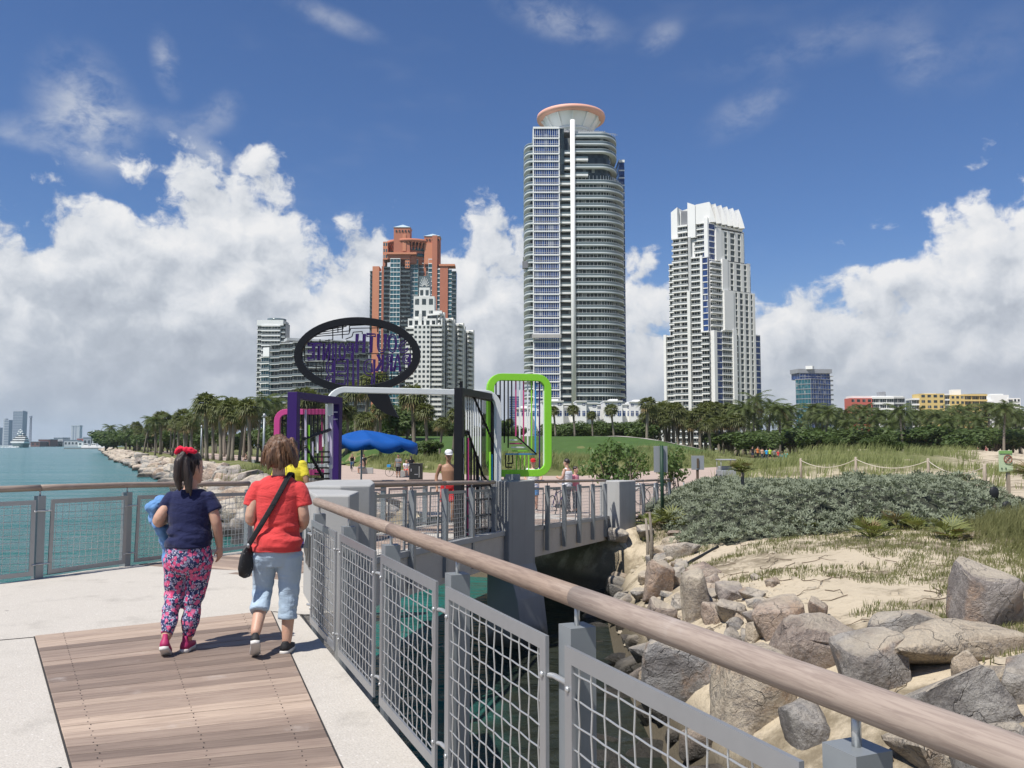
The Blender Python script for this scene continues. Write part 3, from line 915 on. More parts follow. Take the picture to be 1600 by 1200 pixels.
class Building:
    def __init__(s, name, label, Y, dep=None, cat='building', group=None, base=-1.0, px=0):
        s.Y = Y; s.dep = dep or (lambda x: 0.0); s.base = base
        p = s.P(px); s.root = thing(name, label, cat, (p.x, p.y, base), group)
    def P(s, px, out=0.0):
        Yd = s.Y + s.dep(px) - out
        return Vector(((px - 800) / F * Yd / math.cos(PITCH) * 1.0, Yd))
    def Z(s, py, px):
        return at(800, py, s.Y + s.dep(px)).z
    def frame(s, x0, x1):
        a, b_ = s.P(x0), s.P(x1); d = (b_ - a); L = d.length; d = d / L
        return a, b_, d, Vector((d.y, -d.x)), L
    def mesh_at(s, mb, name, m, z=0.0, kind=None, par=None):
        o = mb.build(name, m, par or s.root, kind=kind); o.location.z += z
        return o
    def slab(s, mb, a, d, n, s0, s1, o0, o1, z0, z1, mi=0):
        """box on a facade: s along it, o outwards"""
        q = [a + d * s0 + n * o0, a + d * s1 + n * o0, a + d * s1 + n * o1, a + d * s0 + n * o1]
        mb.prism([(p.x, p.y) for p in q], z0, z1, mi)
    def floors(s, name, mb, m, zs):
        me = mb.mesh(name)
        for k in (m if isinstance(m, list) else [m]): me.materials.append(k)
        for z in zs:
            o = link(name, me, None, s.root); o.location.z = z
    def strip(s, x0, x1, yt, yb, kind, T=10.0, out=0.0, wall=M_white, gl=M_gdark, fh=3.1, n=None, sh=0.5, pr=1.3, cap=True, piers=True, mull=1.4, rail=0.55, railm=None):
        a, b_, d, nn, L = s.frame(x0, x1)
        a = a + nn * out
        xm = (x0 + x1) / 2
        zt = s.Z(yt, xm); zb = s.base if yb is None else s.Z(yb, xm)
        nf = n or max(1, round((zt - zb) / fh)); fh = (zt - zb) / nf
        if kind == 'wall':
            mb = MB(); s.slab(mb, a, d, nn, 0, L, -T, 0, zb, zt); s.mesh_at(mb, 'wall', wall); return
        # core
        rec = pr if kind == 'balcony' else (0.25 if kind in ('glass', 'grid', 'punch') else 0.0)
        if kind == 'punch':
            mb = MB(); s.slab(mb, a, d, nn, 0, L, -T, 0, zb, zt); s.mesh_at(mb, 'wall', wall)
            k = max(1, round(L / mull)); w = L / k
            mb = MB(); s.slab(mb, a, d, nn, 0, w * 0.58, -0.2, 0.06, 0, fh * 0.5)
            me = mb.mesh('window'); me.materials.append(gl)
            for i in range(nf):
                for j in range(k):
                    o = link('window', me, None, s.root)
                    off = d * (w * (j + 0.21)); o.location += Vector((off.x, off.y, zb + fh * (i + 0.28)))
            return
        mb = MB(); s.slab(mb, a, d, nn, 0.02, L - 0.02, -T, -rec, zb, zt - 0.05); s.mesh_at(mb, 'glazing', gl)
        zs = [zb + fh * i for i in range(nf + 1)]
        if kind == 'balcony':
            mb = MB()
            s.slab(mb, a, d, nn, 0, L, -rec - 0.05, 0, -sh, 0)
            if rail:
                s.slab(mb, a, d, nn, 0.03, L - 0.03, -0.12, -0.04, 0.03, rail, 1)
                s.slab(mb, a, d, nn, 0.02, L - 0.02, -0.16, 0.02, rail + 0.002, rail + 0.12, 0)
            s.floors('balcony', mb, [wall, railm or M_rail_g], zs[1:-1])
            mb = MB(); s.slab(mb, a, d, nn, -0.03, L + 0.03, -T - 0.1, 0.1, zt - sh, zt); s.mesh_at(mb, 'roof_slab', wall)
            mb = MB(); k = max(1, round(L / (mull * 4)))
            for j in range(1, k):
                s.slab(mb, a, d, nn, L * j / k - 0.12, L * j / k + 0.12, -rec - 0.02, -0.3, zb, zt - 0.1)
            if k > 1: s.mesh_at(mb, 'party_walls', wall, kind='stuff')
            mb = MB(); k = max(1, round(L / mull))
            for j in range(k + 1):
                s.slab(mb, a, d, nn, L * j / k - 0.07, L * j / k + 0.07, -rec - 0.01, -rec + 0.10, zb, zt - 0.1)
            s.mesh_at(mb, 'mullions', wall, kind='stuff')
        elif kind == 'glass':
            mb = MB(); s.slab(mb, a, d, nn, 0, L, -rec - 0.02, 0.0, -sh, 0)
            s.floors('spandrel', mb, wall, zs[1:])
            mb = MB(); k = max(1, round(L / mull))
            for j in range(k + 1):
                s.slab(mb, a, d, nn, L * j / k - 0.06, L * j / k + 0.06, -rec - 0.01, -0.06, zb, zt - 0.1)
            s.mesh_at(mb, 'mullions', wall, kind='stuff')
        elif kind == 'grid':
            mb = MB(); s.slab(mb, a, d, nn, 0, L, -rec - 0.02, 0.0, -sh, 0)
            s.floors('spandrel', mb, wall, zs[1:])
            mb = MB(); k = max(1, round(L / mull)); w = 0.20 * L / k
            for j in range(k + 1):
                x = min(max(L * j / k, w), L - w)
                s.slab(mb, a, d, nn, x - w, x + w, -rec - 0.01, 0.15, zb, zt - 0.1)
            s.mesh_at(mb, 'pilasters', wall, kind='stuff')

# ---- the tall round-topped tower
B = Building('apartment_tower', 'tallest tower, blue glass and curved white balconies under a round pink-rimmed crown', 340, base=-1, px=900)
X = lambda px: B.P(px).x
Y0 = 340.0
Zt = B.Z(200, 900); FH = 3.19; NF = 42
zfl = [Zt - FH * i for i in range(NF)]
def arc_pts(cx, cy, rx, ry, a0, a1, n=10):
    return [(cx + rx * math.cos(a0 + (a1 - a0) * i / n), cy + ry * math.sin(a0 + (a1 - a0) * i / n)) for i in range(n + 1)]
def rightpoly(xr, inset=0.0, y_in=0.0):
    x1 = X(xr) - inset; yb = Y0 + inset + y_in
    rx, ry = (x1 - X(942)), 13.0 - inset
    return [(X(899.5), yb)] + arc_pts(X(942), yb + ry, rx, ry, -PI / 2, 0, 12) + [(x1, yb + 24), (X(899.5), yb + 24)]
def leftpoly(inset=0.0):
    x0 = X(819.5) + inset
    return [(X(834), Y0 + 1.2 + inset)] + [(x, y) for (x, y) in arc_pts(X(831), Y0 + 8.5, X(831) - x0, 7.0 - inset * 0.6, -PI / 2, -PI, 8)] + [(x0, Y0 + 20), (X(834), Y0 + 20)]
def ring_rail(mb, poly, z0, z1, w, mi):
    for a, b_ in zip(poly, poly[1:]):
        mb.beam((a[0], a[1], (z0 + z1) / 2), (b_[0], b_[1], (z0 + z1) / 2), w, z1 - z0, mi=mi)
def balcony_mesh(poly, i0, i1, shh=0.52):
    mb = MB(); mb.prism(poly, -shh, 0, 0)
    edge = poly[i0:i1]
    ring_rail(mb, edge, 0.05, 0.75, 0.07, 1); ring_rail(mb, edge, 0.752, 0.86, 0.12, 0)
    me = mb.mesh('balcony'); me.materials.append(M_slab); me.materials.append(M_rail_g)
    return me
full = balcony_mesh(rightpoly(983), 0, -1)
upper = balcony_mesh(rightpoly(972), 0, -1)
sp = rightpoly(921); short = MB(); short.b2(X(899.5), X(921), Y0, Y0 + 6, -0.78, 0); ring_rail(short, [(X(900), Y0), (X(921), Y0)], 0.05, 0.75, 0.07, 1)
short = short.mesh('balcony'); short.materials.append(M_white); short.materials.append(M_rail_g)
left = balcony_mesh(leftpoly(), 0, -1)
mid = MB(); mid.b2(X(875.5), X(893), Y0 + 0.9, Y0 + 7, -0.72, 0); ring_rail(mid, [(X(875.5), Y0 + 0.9), (X(893), Y0 + 0.9)], 0.05, 0.7, 0.07, 1)
mid = mid.mesh('balcony'); mid.materials.append(M_white); mid.materials.append(M_rail_g)
for i, z in enumerate(zfl):
    me = (upper if i % 2 == 0 or i == 1 else short) if i < 6 else full
    o = link('balcony', me, None, B.root); o.location.z = z - 3.0 if i == 0 else z - 3.0
    if i > 0: o = link('balcony', left, None, B.root); o.location.z = z - 3.4
    if i > 1: o = link('balcony', mid, None, B.root); o.location.z = z - 3.2
mb = MB(); mb.prism(rightpoly(983, 2.0, 0.3), -1, zfl[5] - 3.0); mb.prism(rightpoly(972, 2.0, 0.3), zfl[5] - 3.0, zfl[0] - 3.4)
B.mesh_at(mb, 'glazing', M_gdark)
mb = MB()
rp = rightpoly(983, 1.93, 0.3)
fine = []
for a, b_ in zip(rp[:-2], rp[1:-1]):
    L = math.hypot(b_[0] - a[0], b_[1] - a[1]); k = max(1, round(L / 1.5))
    for q in range(k): fine.append((a[0] + (b_[0] - a[0]) * q / k, a[1] + (b_[1] - a[1]) * q / k))
for (x, y) in fine: mb.b2(x - 0.07, x + 0.07, y - 0.07, y + 0.07, -1, zfl[5] - 3.0)
B.mesh_at(mb, 'mullions', M_white, kind='stuff')
mb = MB(); mb.prism(leftpoly(2.2), -1, zfl[1] - 3.4); mb.b2(X(875.2), X(900), Y0 + 3.2, Y0 + 22, -1, zfl[0] - 3.0)
B.mesh_at(mb, 'glazing', M_gdark)
# blue bay with white spandrels
mb = MB(); mb.b2(X(834), X(875), Y0 + 0.2, Y0 + 24, -1, zfl[0]); B.mesh_at(mb, 'glazing', M_gblue)
sp = MB(); sp.b2(X(833.6), X(875.4), Y0 - 0.12, Y0 + 23.5, -0.40, 0.15); sp.b2(X(833.7), X(875.3), Y0 + 0.02, Y0 + 1, 0.80, 0.88)
B.floors('spandrel', sp, M_white, [z + 0.0 - 0.9 for z in zfl[1:]] )
mb = MB(); mb.b2(X(833.5), X(875.5), Y0 - 0.14, Y0 + 24, zfl[0] - 0.3, zfl[0] + 0.5); B.mesh_at(mb, 'roof_slab', M_white)
mb = MB()
for k in range(13):
    x = X(834) + (X(875) - X(834)) * k / 12
    w = 0.24 if k in (0, 12) else 0.06
    mb.b2(x - w, x + w, Y0 + (-0.02 if w > 0.1 else 0.14), Y0 + 0.4, -1, zfl[0] - 0.3)
B.mesh_at(mb, 'mullions', M_white, kind='stuff')
# dark return of the bay at the top
mb = MB(); mb.b2(X(875.6), X(883), Y0 + 0.4, Y0 + 10, zfl[6], zfl[0]); B.mesh_at(mb, 'glazing', M_gdark)
mb = MB(); mb.tube([(X(896.5), Y0 - 0.3, -1), (X(896.5), Y0 - 0.3, B.Z(188, 897))], 0.95, 12); B.mesh_at(mb, 'mast', M_white)
mb = MB(); mb.b2(X(977), X(986), Y0 + 14, Y0 + 26, -1, B.Z(236, 975)); B.mesh_at(mb, 'glazing', M_gblue)
sp = MB(); sp.b2(X(976.8), X(986.4), Y0 + 13.9, Y0 + 26.1, -0.5, 0.0); B.floors('spandrel', sp, M_white, [z for z in zfl if z < B.Z(238, 975)])
mb = MB(); mb.b2(X(976.6), X(986.5), Y0 + 13.8, Y0 + 26.2, B.Z(236, 975), B.Z(232, 975)); B.mesh_at(mb, 'roof_slab', M_white)
mb = MB(); mb.prism(rightpoly(965, 0.4, 0.4), zfl[0] - 3.0, zfl[0] - 1.2); mb.b2(X(834.5), X(905), Y0 + 6, Y0 + 24, zfl[0] + 0.5, zfl[0] + 1.2); B.mesh_at(mb, 'roof_slab', M_greywall)
cx, cy = X(898.5), Y0 + 16
zr = at(898, 187, cy).z
mb = MB(); mb.lathe([(8.0, -9), (8.0, -6.2), (8.8, -5.4), (12.2, 0.0), (12.2, 0.5)], 48, (cx, cy, zr)); crown = B.mesh_at(mb, 'crown', M_white)
mb = MB(); mb.lathe([(11.9, -0.5), (14.3, -0.5), (14.5, 0.5), (14.3, 1.3), (11.9, 1.3)], 48, (cx, cy, zr)); B.mesh_at(mb, 'crown_ring', M_pinkring, par=crown)
mb = MB(); mb.lathe([(9.2, -6.6), (9.2, -5.9)], 40, (cx, cy, zr))
for k in range(12):
    a = 2 * PI * k / 12
    mb.beam((cx + 8.2 * math.cos(a), cy + 8.2 * math.sin(a), zr - 6), (cx + 12.4 * math.cos(a), cy + 12.4 * math.sin(a), zr - 0.7), 0.5, 0.9)
B.mesh_at(mb, 'crown_brackets', M_white, par=crown, kind='stuff')
mb = MB(); random.seed(5)
for k in range(26):
    x = X(878) + (X(968) - X(878)) * k / 25; y = Y0 + 3 + 5 * (k / 25) ** 3
    mb.tube([(x, y, zfl[0] - 1.2), (x, y, zfl[0] + random.uniform(0, 0.9))], 0.10, 4)
    mb.beam((x, y, zfl[0] + 0.1), (x + 1.2, y + 0.1, zfl[0] + random.uniform(-0.2, 0.6)), 0.15, 0.15)
B.mesh_at(mb, 'roof_rail', M_metal, kind='stuff')
# window-cleaning cradle hung on the facade
zc = B.Z(525, 855)
mb = MB(); mb.b2(X(831), X(877), Y0 - 1.6, Y0 - 0.5, zc - 0.9, zc + 0.5)
cr = mb.build('cleaning_cradle', basic('cradle_metal', (0.42, 0.40, 0.38), 0.6, 0.25, 1.0, world_co=True)); tag(cr, 'long grey cleaning cradle hanging low on the blue glass bay of the tallest tower', 'cradle')
zc = B.Z(411, 820)
mb = MB(); mb.b2(X(816.5), X(825), Y0 + 2.2, Y0 + 4, zc - 1.6, zc + 1.2); mb.b2(X(817.5), X(819), Y0 + 2.4, Y0 + 3, zc + 1.2, zc + 3)
cr = mb.build('cleaning_cradle', basic('cradle_metal2', (0.20, 0.20, 0.21), 0.6, 0.25, 1.0, world_co=True)); tag(cr, 'small dark cradle on the left curved balconies of the tallest tower', 'cradle')

# ---- the white stepped tower with the pleated crown
cxp = 1110.0
B = Building('apartment_tower', 'white stepped tower with a pleated fin crown right of the tallest tower', 430, dep=lambda x: (0.19 * (cxp - x) if x < cxp else 0.24 * (x - cxp)), px=1110)
B.strip(1037, 1057, 524, None, 'balcony', out=-1.0, T=12, sh=0.62)
B.strip(1037, 1041, 523, None, 'wall', out=-0.4, T=12, wall=M_white)
B.strip(1044.5, 1058, 411, 524, 'balcony', out=-2.0, T=12, sh=0.62)
B.strip(1054, 1079, 372, None, 'balcony', out=1.6, T=14, sh=0.62, pr=2.2)
B.strip(1060, 1077, 352, 371, 'balcony', out=0.0, T=12, sh=0.8, n=2)
B.strip(1078, 1082.5, 456, None, 'wall', out=2.2, T=12, wall=M_offwhite)
B.strip(1079.5, 1083.5, 371, 456, 'wall', out=1.2, T=12, wall=M_greywall)
B.strip(1083.5, 1088, 373, 402, 'wall', out=-0.5, wall=M_white)
B.strip(1087, 1104, 348, 402, 'balcony', out=-0.3, T=12, sh=0.62)
B.strip(1082.5, 1099, 402, None, 'balcony', out=1.0, T=14, sh=0.62)
B.strip(1098.5, 1102, 400, 518, 'wall', out=1.8, T=10)
B.strip(1104, 1110, 340, 402, 'wall', out=0.3, T=10)
B.strip(1099, 1110.5, 518, None, 'balcony', out=2.4, T=14, sh=0.62)
B.strip(1110.5, 1115, 517, None, 'wall', out=2.9, T=10)
B.strip(1110, 1119.5, 349, None, 'glass', out=0.6, T=14, gl=M_gblue, mull=6.0, sh=0.45)
B.strip(1102, 1110, 402, 518, 'glass', out=1.4, T=10, gl=M_gblue, mull=6, sh=0.45)
B.strip(1111, 1127, 410, 518, 'balcony', out=1.8, T=12, sh=0.7)
B.strip(1115, 1124.5, 518, None, 'glass', out=2.4, T=12, gl=M_gblue, mull=7, sh=0.45)
B.strip(1124.5, 1140, 517, None, 'balcony', out=2.6, T=12, sh=0.7)
B.strip(1119.5, 1128, 357, 408, 'wall', out=1.4, T=12)
B.strip(1126.5, 1135, 406, 456, 'wall', out=2.4, T=12)
B.strip(1127.5, 1142, 455, 517, 'wall', out=3.0, T=12)
B.strip(1139.5, 1145, 516, None, 'wall', out=3.4, T=12)
B.strip(1128, 1163, 363, 409, 'grid', out=1.2, T=14, mull=4.6, wall=M_offwhite, gl=M_grey_g, sh=0.7)
B.strip(1135, 1170, 412, 456, 'grid', out=2.0, T=14, mull=4.6, wall=M_offwhite, gl=M_grey_g, sh=0.7)
B.strip(1142, 1176, 458, None, 'grid', out=2.6, T=16, mull=4.4, wall=M_offwhite, gl=M_grey_g, sh=0.7)
B.strip(1170, 1175.5, 412, 458, 'glass', out=0.2, T=12, gl=M_gblue, mull=6, sh=0.4)
B.strip(1176.5, 1190.5, 523, None, 'glass', out=-0.5, T=14, gl=M_gblue, mull=5, sh=0.5)
B.strip(1176.3, 1181.5, 522, None, 'wall', out=0.4, T=12, wall=M_offwhite)
B.strip(1164, 1167, 363, 412, 'glass', out=0.0, T=12, gl=M_gblue, mull=5, sh=0.4)
B.strip(1119, 1166, 346, 358, 'punch', out=-0.5, T=14, mull=3.2, n=1)
# crown: solid left screen and six pleats on the right
mb = MB()
def crown_plate(x0, x1, y00, y01, yb, out, T, par, name='crown_screen', m=M_white):
    a, b_, d, nn, L = B.frame(x0, x1); a = a + nn * out
    z0, z1, zb = B.Z(y00, x0), B.Z(y01, x1), B.Z(yb, (x0 + x1) / 2)
    q = [a, a + d * L, a + d * L - nn * T, a - nn * T]
    vs = [(p.x, p.y, zb) for p in q] + [(q[0].x, q[0].y, z0), (q[1].x, q[1].y, z1), (q[2].x, q[2].y, z1), (q[3].x, q[3].y, z0)]
    m_ = MB(); m_.add(vs, [(3, 2, 1, 0), (4, 5, 6, 7), (0, 1, 5, 4), (1, 2, 6, 5), (2, 3, 7, 6), (3, 0, 4, 7)])
    return B.mesh_at(m_, name, m, par=par)
crown_plate(1052, 1062, 332, 324, 372, 0.2, 8, B.root)
crown_plate(1062, 1080, 329, 323, 352, -2.5, 6, B.root, 'louvre_screen', M_offwhite)
crown_plate(1079, 1091, 317, 321, 372, 0.8, 7, B.root)
crown_plate(1091, 1113, 320, 315.5, 349, 0.2, 9, B.root)
for k in range(9):
    x = 1065 + k * 1.6
    a, b_, d, nn, L = B.frame(x, x + 0.9)
    m_ = MB(); B.slab(m_, a, d, nn, 0, L, -2.4, -2.1, B.Z(350, x), B.Z(328, x)); B.mesh_at(m_, 'louvre', M_metal)
for k in range(6):
    x0 = 1111 + k * 9.2; x1 = x0 + 9.2; xm = (x0 + x1) / 2
    a, b_, d, nn, L = B.frame(x0, x1); a = a + nn * 0.3
    zt = B.Z(315.5 + k * 2.3, x0); zb = B.Z(347 + k * 2.0, x0); zv = B.Z(341 + k * 2.2, x0)
    # each pleat: a leaf-shaped fin bulging outwards
    m_ = MB(); vs = []; K = 6
    for i in range(K + 1):
        t = i / K; z = zb + (zt - zb) * t; w = (1 - t ** 1.15) * L * 0.5 + 0.06; o = 2.0 * (1 - t) ** 0.8
        c = a + d * (L * 0.15)
        vs += [(*(c), z), (*(c + d * w + nn * o), z), (*(c + d * (w * 1.6)), z), (*(c + d * w - nn * 3), z)]
    f = []
    for i in range(K):
        for j in range(4): f.append((i * 4 + j, i * 4 + (j + 1) % 4, i * 4 + 4 + (j + 1) % 4, i * 4 + 4 + j))
    f.append((3, 2, 1, 0)); f.append((K * 4, K * 4 + 1, K * 4 + 2, K * 4 + 3))
    m_.add(vs, f); B.mesh_at(m_, 'crown_pleat', M_white)
    m_ = MB(); B.slab(m_, a, d, nn, 0.2, L, -8, -2.4, zb, zv); B.mesh_at(m_, 'crown_back', M_crown_shade)

# ---- terracotta tower
B = Building('apartment_tower', 'terracotta red tower with teal windows and a round slatted crown', 590, dep=lambda x: 0.0, px=640)
kw = dict(gl=M_gteal)
B.strip(575, 581, 422, None, 'balcony', out=-3, wall=M_grey_g, sh=0.6, **kw)
B.strip(580, 590.5, 416, None, 'wall', out=0, wall=M_terra2)
B.strip(590.5, 594.5, 424, None, 'glass', out=-0.3, wall=M_white, sh=0.5, mull=3, **kw)
B.strip(594.5, 598.5, 416, None, 'wall', out=0.1, wall=M_terra)
B.strip(596, 600, 405, 416, 'wall', out=0.1, wall=M_terra)
B.strip(598.5, 610, 418, None, 'balcony', out=2.5, wall=M_grey_g, sh=0.7, mull=2.0, gl=M_gdark)
B.strip(609, 624.5, 405, None, 'glass', out=3.0, wall=M_white, sh=0.5, mull=2.4, **kw)
B.strip(624.5, 640, 418, None, 'balcony', out=2.2, wall=M_grey_g, sh=0.7, mull=2.0, gl=M_gdark)
B.strip(604, 640, 398, 406, 'wall', out=2.8, wall=M_terra)
B.strip(603, 650, 396, 399, 'wall', out=4.0, wall=M_terra2)
B.strip(640, 652, 405, None, 'glass', out=0.0, wall=M_greywall, sh=0.6, mull=2.4, **kw)
B.strip(632, 639, 404, 420, 'punch', out=2.4, wall=M_terra2, mull=1.6, n=3, **kw)
B.strip(639, 649, 400, 412, 'wall', out=1.5, wall=M_terra)
B.strip(652, 669, 403, None, 'glass', out=-2.0, wall=M_greywall, sh=0.6, mull=2.2, gl=M_gdark)
B.strip(660.5, 664, 405, None, 'wall', out=-1.7, wall=M_terra)
B.strip(668, 675, 404, None, 'glass', out=-0.5, wall=M_white, sh=0.6, mull=3, **kw)
B.strip(674, 682, 368, None, 'wall', out=0.6, wall=M_terra)
B.strip(681, 687, 420, None, 'glass', out=0.1, wall=M_white, sh=0.6, mull=3, **kw)
B.strip(686.5, 699, 415, None, 'wall', out=0.8, wall=M_terra)
B.strip(685, 710, 413, 416, 'wall', out=1.4, wall=M_terra2)
B.strip(698.5, 705, 421, None, 'glass', out=0.0, wall=M_white, sh=0.5, mull=3, **kw)
B.strip(704.5, 712, 424, None, 'balcony', out=1.0, wall=M_grey_g, sh=0.6, gl=M_gteal)
# penthouse storeys under the ring
mb = MB(); cpx = B.P(637).x; zc0, zc1 = B.Z(404, 637), B.Z(376, 637)
mb.lathe([(14.5, zc0 - 4), (14.5, zc1 - 3)], 40, (cpx + 1, 590 + 14, 0)); B.mesh_at(mb, 'penthouse', M_terra)
for (zz0, zz1) in ((0.12, 0.30), (0.45, 0.62)):
    mb = MB(); mb.lathe([(14.7, zc0 + (zc1 - zc0) * zz0), (14.7, zc0 + (zc1 - zc0) * zz1)], 40, (cpx + 1, 590 + 14, 0)); B.mesh_at(mb, 'window_band', M_gteal)
B.strip(596.5, 604, 378, 406, 'punch', out=1.0, wall=M_terra2, mull=2.0, n=3, **kw)
ringz = B.Z(377, 637)
mb = MB(); mb.lathe([(15.0, ringz - 1.0), (18.2, ringz - 1.0), (18.2, ringz + 1.2), (15.0, ringz + 1.2)], 48, (cpx - 0.2, 590 + 14, 0)); ring = B.mesh_at(mb, 'crown_ring', M_terra)
mb = MB()
for k in range(44):
    a = 2 * PI * k / 44
    mb.beam((cpx + 14.4 * math.cos(a), 604 + 14.4 * math.sin(a), ringz - 5.5), (cpx + 17.6 * math.cos(a), 604 + 17.6 * math.sin(a), ringz - 0.9), 0.6, 1.4)
B.mesh_at(mb, 'crown_slats', M_terra2, par=ring, kind='stuff')
for (x0, x1, yt, yb, out, ap) in ((614, 639.5, 357, 396, 3.2, 350), (661, 685.5, 368.5, 414, -1.0, 362)):
    B.strip(x0, x1, yt, yb, 'wall', out=out, T=10, wall=M_terra)
    B.strip(x0 + 14 if ap == 350 else x0 + 0.5, x1 - 6 if ap == 350 else x1 - 8, yt + 11, yb - 2, 'wall', out=out + 0.4, T=2, wall=M_terra2)
    a, b_, d, nn, L = B.frame(x0, x1); a = a + nn * (out + 0.4)
    z = B.Z(yt, x0); za = B.Z(ap, x0); q = [a - d * 0.5, a + d * (L + 0.5), a + d * (L + 0.5) - nn * 11, a - d * 0.5 - nn * 11]
    c = (q[0] + q[2]) / 2
    mb = MB(); mb.add([(p.x, p.y, z) for p in q] + [(c.x, c.y, za)], [(0, 1, 4), (1, 2, 4), (2, 3, 4), (3, 0, 4), (3, 2, 1, 0)]); B.mesh_at(mb, 'pyramid_roof', M_tile)
    for k in range(5):
        xx = L * (0.12 + 0.19 * k); mb = MB(); B.slab(mb, a, d, nn, xx, xx + 0.9, -0.5, 0.05, z - 3.2, z - 2.0); B.mesh_at(mb, 'window', M_gdark)

# ---- white terraced tower in front of it
B = Building('apartment_tower', 'white terraced apartment tower stepping up to a slim lantern in front of the terracotta tower', 500, dep=lambda x: (0.0 if x < 690 else 0.75 * (x - 690)), px=680)
kw = dict(wall=M_offwhite, gl=M_gdark)
B.strip(652, 669, 428, 447, 'wall', out=-6, T=7, wall=M_rail_g)
B.strip(652, 669, 446.5, 464, 'punch', out=-5.8, T=7.2, n=1, mull=3.2, wall=M_offwhite, gl=M_grey_g)
# sun rays on the lantern
mb = MB(); a, b_, d, nn, L = B.frame(652, 669); cz = B.Z(445, 660)
for k in range(9):
    t = PI * (k + 0.5) / 9
    p0 = a + d * (L / 2) - nn * 5.9; 
    mb.beam((p0.x + 1.0 * math.cos(t), p0.y, cz + 1.0 * math.sin(t)), (p0.x + 2.9 * math.cos(t), p0.y, cz + 5.6 * math.sin(t)), 0.25, 0.3)
B.mesh_at(mb, 'sunburst', M_white)
B.strip(644, 677, 461, 498, 'punch', out=-4, T=11, n=2, mull=4.0, wall=M_offwhite, gl=M_grey_g)
B.strip(636, 690, 497, 512, 'punch', out=-1.5, T=14, n=1, mull=3.2, wall=M_offwhite, gl=M_gdark)
B.strip(653, 658, 490, 512, 'wall', out=-0.6, T=6, wall=M_offwhite)
for (x0, x1, yt, o) in ((633, 646, 511, 0.0), (646, 672, 508, 1.2), (672, 690, 507, 0.2)):
    B.strip(x0, x1, yt, None, 'punch' if x0 == 646 else 'balcony', out=o, T=16, sh=1.0, mull=2.3, fh=2.9, rail=0.35, pr=1.0, railm=M_offwhite, **kw)
for k, (x0, x1, yt) in enumerate(((677, 689, 484), (689.5, 698, 490), (698, 706, 499), (706, 714, 501), (714, 722, 507), (722, 730, 512), (730, 738, 518))):
    o = -1.5 if k % 2 else 1.0
    if k == 0:
        B.strip(x0, x1, yt, 508, 'wall', out=-3, T=12, wall=M_offwhite); continue
    B.strip(x0, x1, yt, None, 'balcony', out=o, T=14, sh=1.05, fh=2.9, mull=2.2, rail=0.35, pr=1.1, railm=M_offwhite, **kw)
    B.strip(x1 - 1.6, x1, yt - 2, None, 'wall', out=o + 0.4, T=8, wall=M_offwhite)

# ---- slab block of curved grey balconies and its slim neighbour
B = Building('apartment_block', 'long grey curved balcony block behind the oval pier sign', 450, dep=lambda x: 0.0035 * (x - 470) ** 2 * 0.5, px=480)
xs = [419, 436, 456, 476, 497, 518, 540, 560, 579]
for k, (x0, x1) in enumerate(zip(xs, xs[1:])):
    B.strip(x0, x1, 538 - 6.5 * min(k, 3) / 3 + 0.3 * max(0, k - 3), None, 'balcony', out=0, T=12, wall=M_greywall, gl=M_gdark, sh=0.45, fh=3.5, mull=2.0, pr=2.0, rail=0.75)
B.strip(448, 579, 528, 532, 'wall', out=-1.5, T=8, wall=M_greywall)
B.strip(411, 420.5, 543, 557, 'wall', out=0.5, T=8, wall=M_white)
B.strip(405.5, 420.5, 557, None, 'balcony', out=0.3, T=10, wall=M_offwhite, gl=M_gteal, sh=0.5, fh=3.4, mull=1.8, rail=0.7)
B = Building('apartment_tower', 'slim white tower at the left edge of the tower group', 560, dep=lambda x: 0.0, px=420)
B.strip(399.5, 441, 500, 508.5, 'wall', out=0.2, T=14, wall=M_white)
B.strip(400, 407, 508, None, 'balcony', out=0, wall=M_offwhite, T=12, sh=0.6, fh=3.1)
B.strip(407, 436.5, 508, None, 'balcony', out=0.6, wall=M_white, T=14, sh=0.9, fh=3.2, mull=2.2, gl=M_grey_g)
B.strip(436.5, 443.5, 504, None, 'balcony', out=-0.6, wall=M_greywall, T=12, sh=0.8, fh=3.1)
mb = MB(); c = B.P(426); mb.lathe([(6.2, B.Z(500, 426)), (6.2, B.Z(496.5, 426))], 24, (c.x, c.y + 7, 0)); B.mesh_at(mb, 'roof_lantern', M_rail_g)
B = Building('apartment_block', 'dark grey block with a beige corner seen below the oval sign', 640, px=595)
B.strip(575, 597, 560, None, 'balcony', wall=M_metal, T=12, sh=0.6, fh=3.1)
B.strip(596, 608, 548, None, 'punch', out=0.4, wall=M_beige, T=12, fh=3.1, mull=2.6)
B.strip(608, 618, 575, None, 'punch', out=-0.6, wall=M_beige, T=12, fh=3.1, mull=2.2)

# ---- lower blocks to the right
B = Building('office_block', 'blue glass tower standing alone above the palms on the right', 620, dep=lambda x: 0.30 * abs(x - 1267), px=1270)
B.strip(1243, 1267, 592, None, 'glass', gl=M_gteal, wall=M_metal, T=14, sh=0.45, fh=3.6, mull=2.4)
B.strip(1267, 1298, 592, None, 'glass', gl=M_gblue, wall=M_metal, T=14, sh=0.35, fh=3.6, mull=2.4)
B.strip(1251, 1298, 577, 592, 'glass', gl=M_gblue, wall=M_metal, T=12, out=-1.0, sh=0.4, n=3, mull=2.4)
B.strip(1247, 1300, 575.5, 582, 'wall', wall=M_metal, T=13, out=0.6)
B.strip(1298, 1305.5, 587, None, 'balcony', gl=M_gdark, wall=M_offwhite, T=10, out=-2, sh=0.5, fh=3.6, pr=3)
B.strip(1257, 1268, 571, 576, 'wall', wall=M_white, T=5, out=-4)
B = Building('apartment_block', 'low block with a red left half and white banded right half above the palms', 660, px=1370)
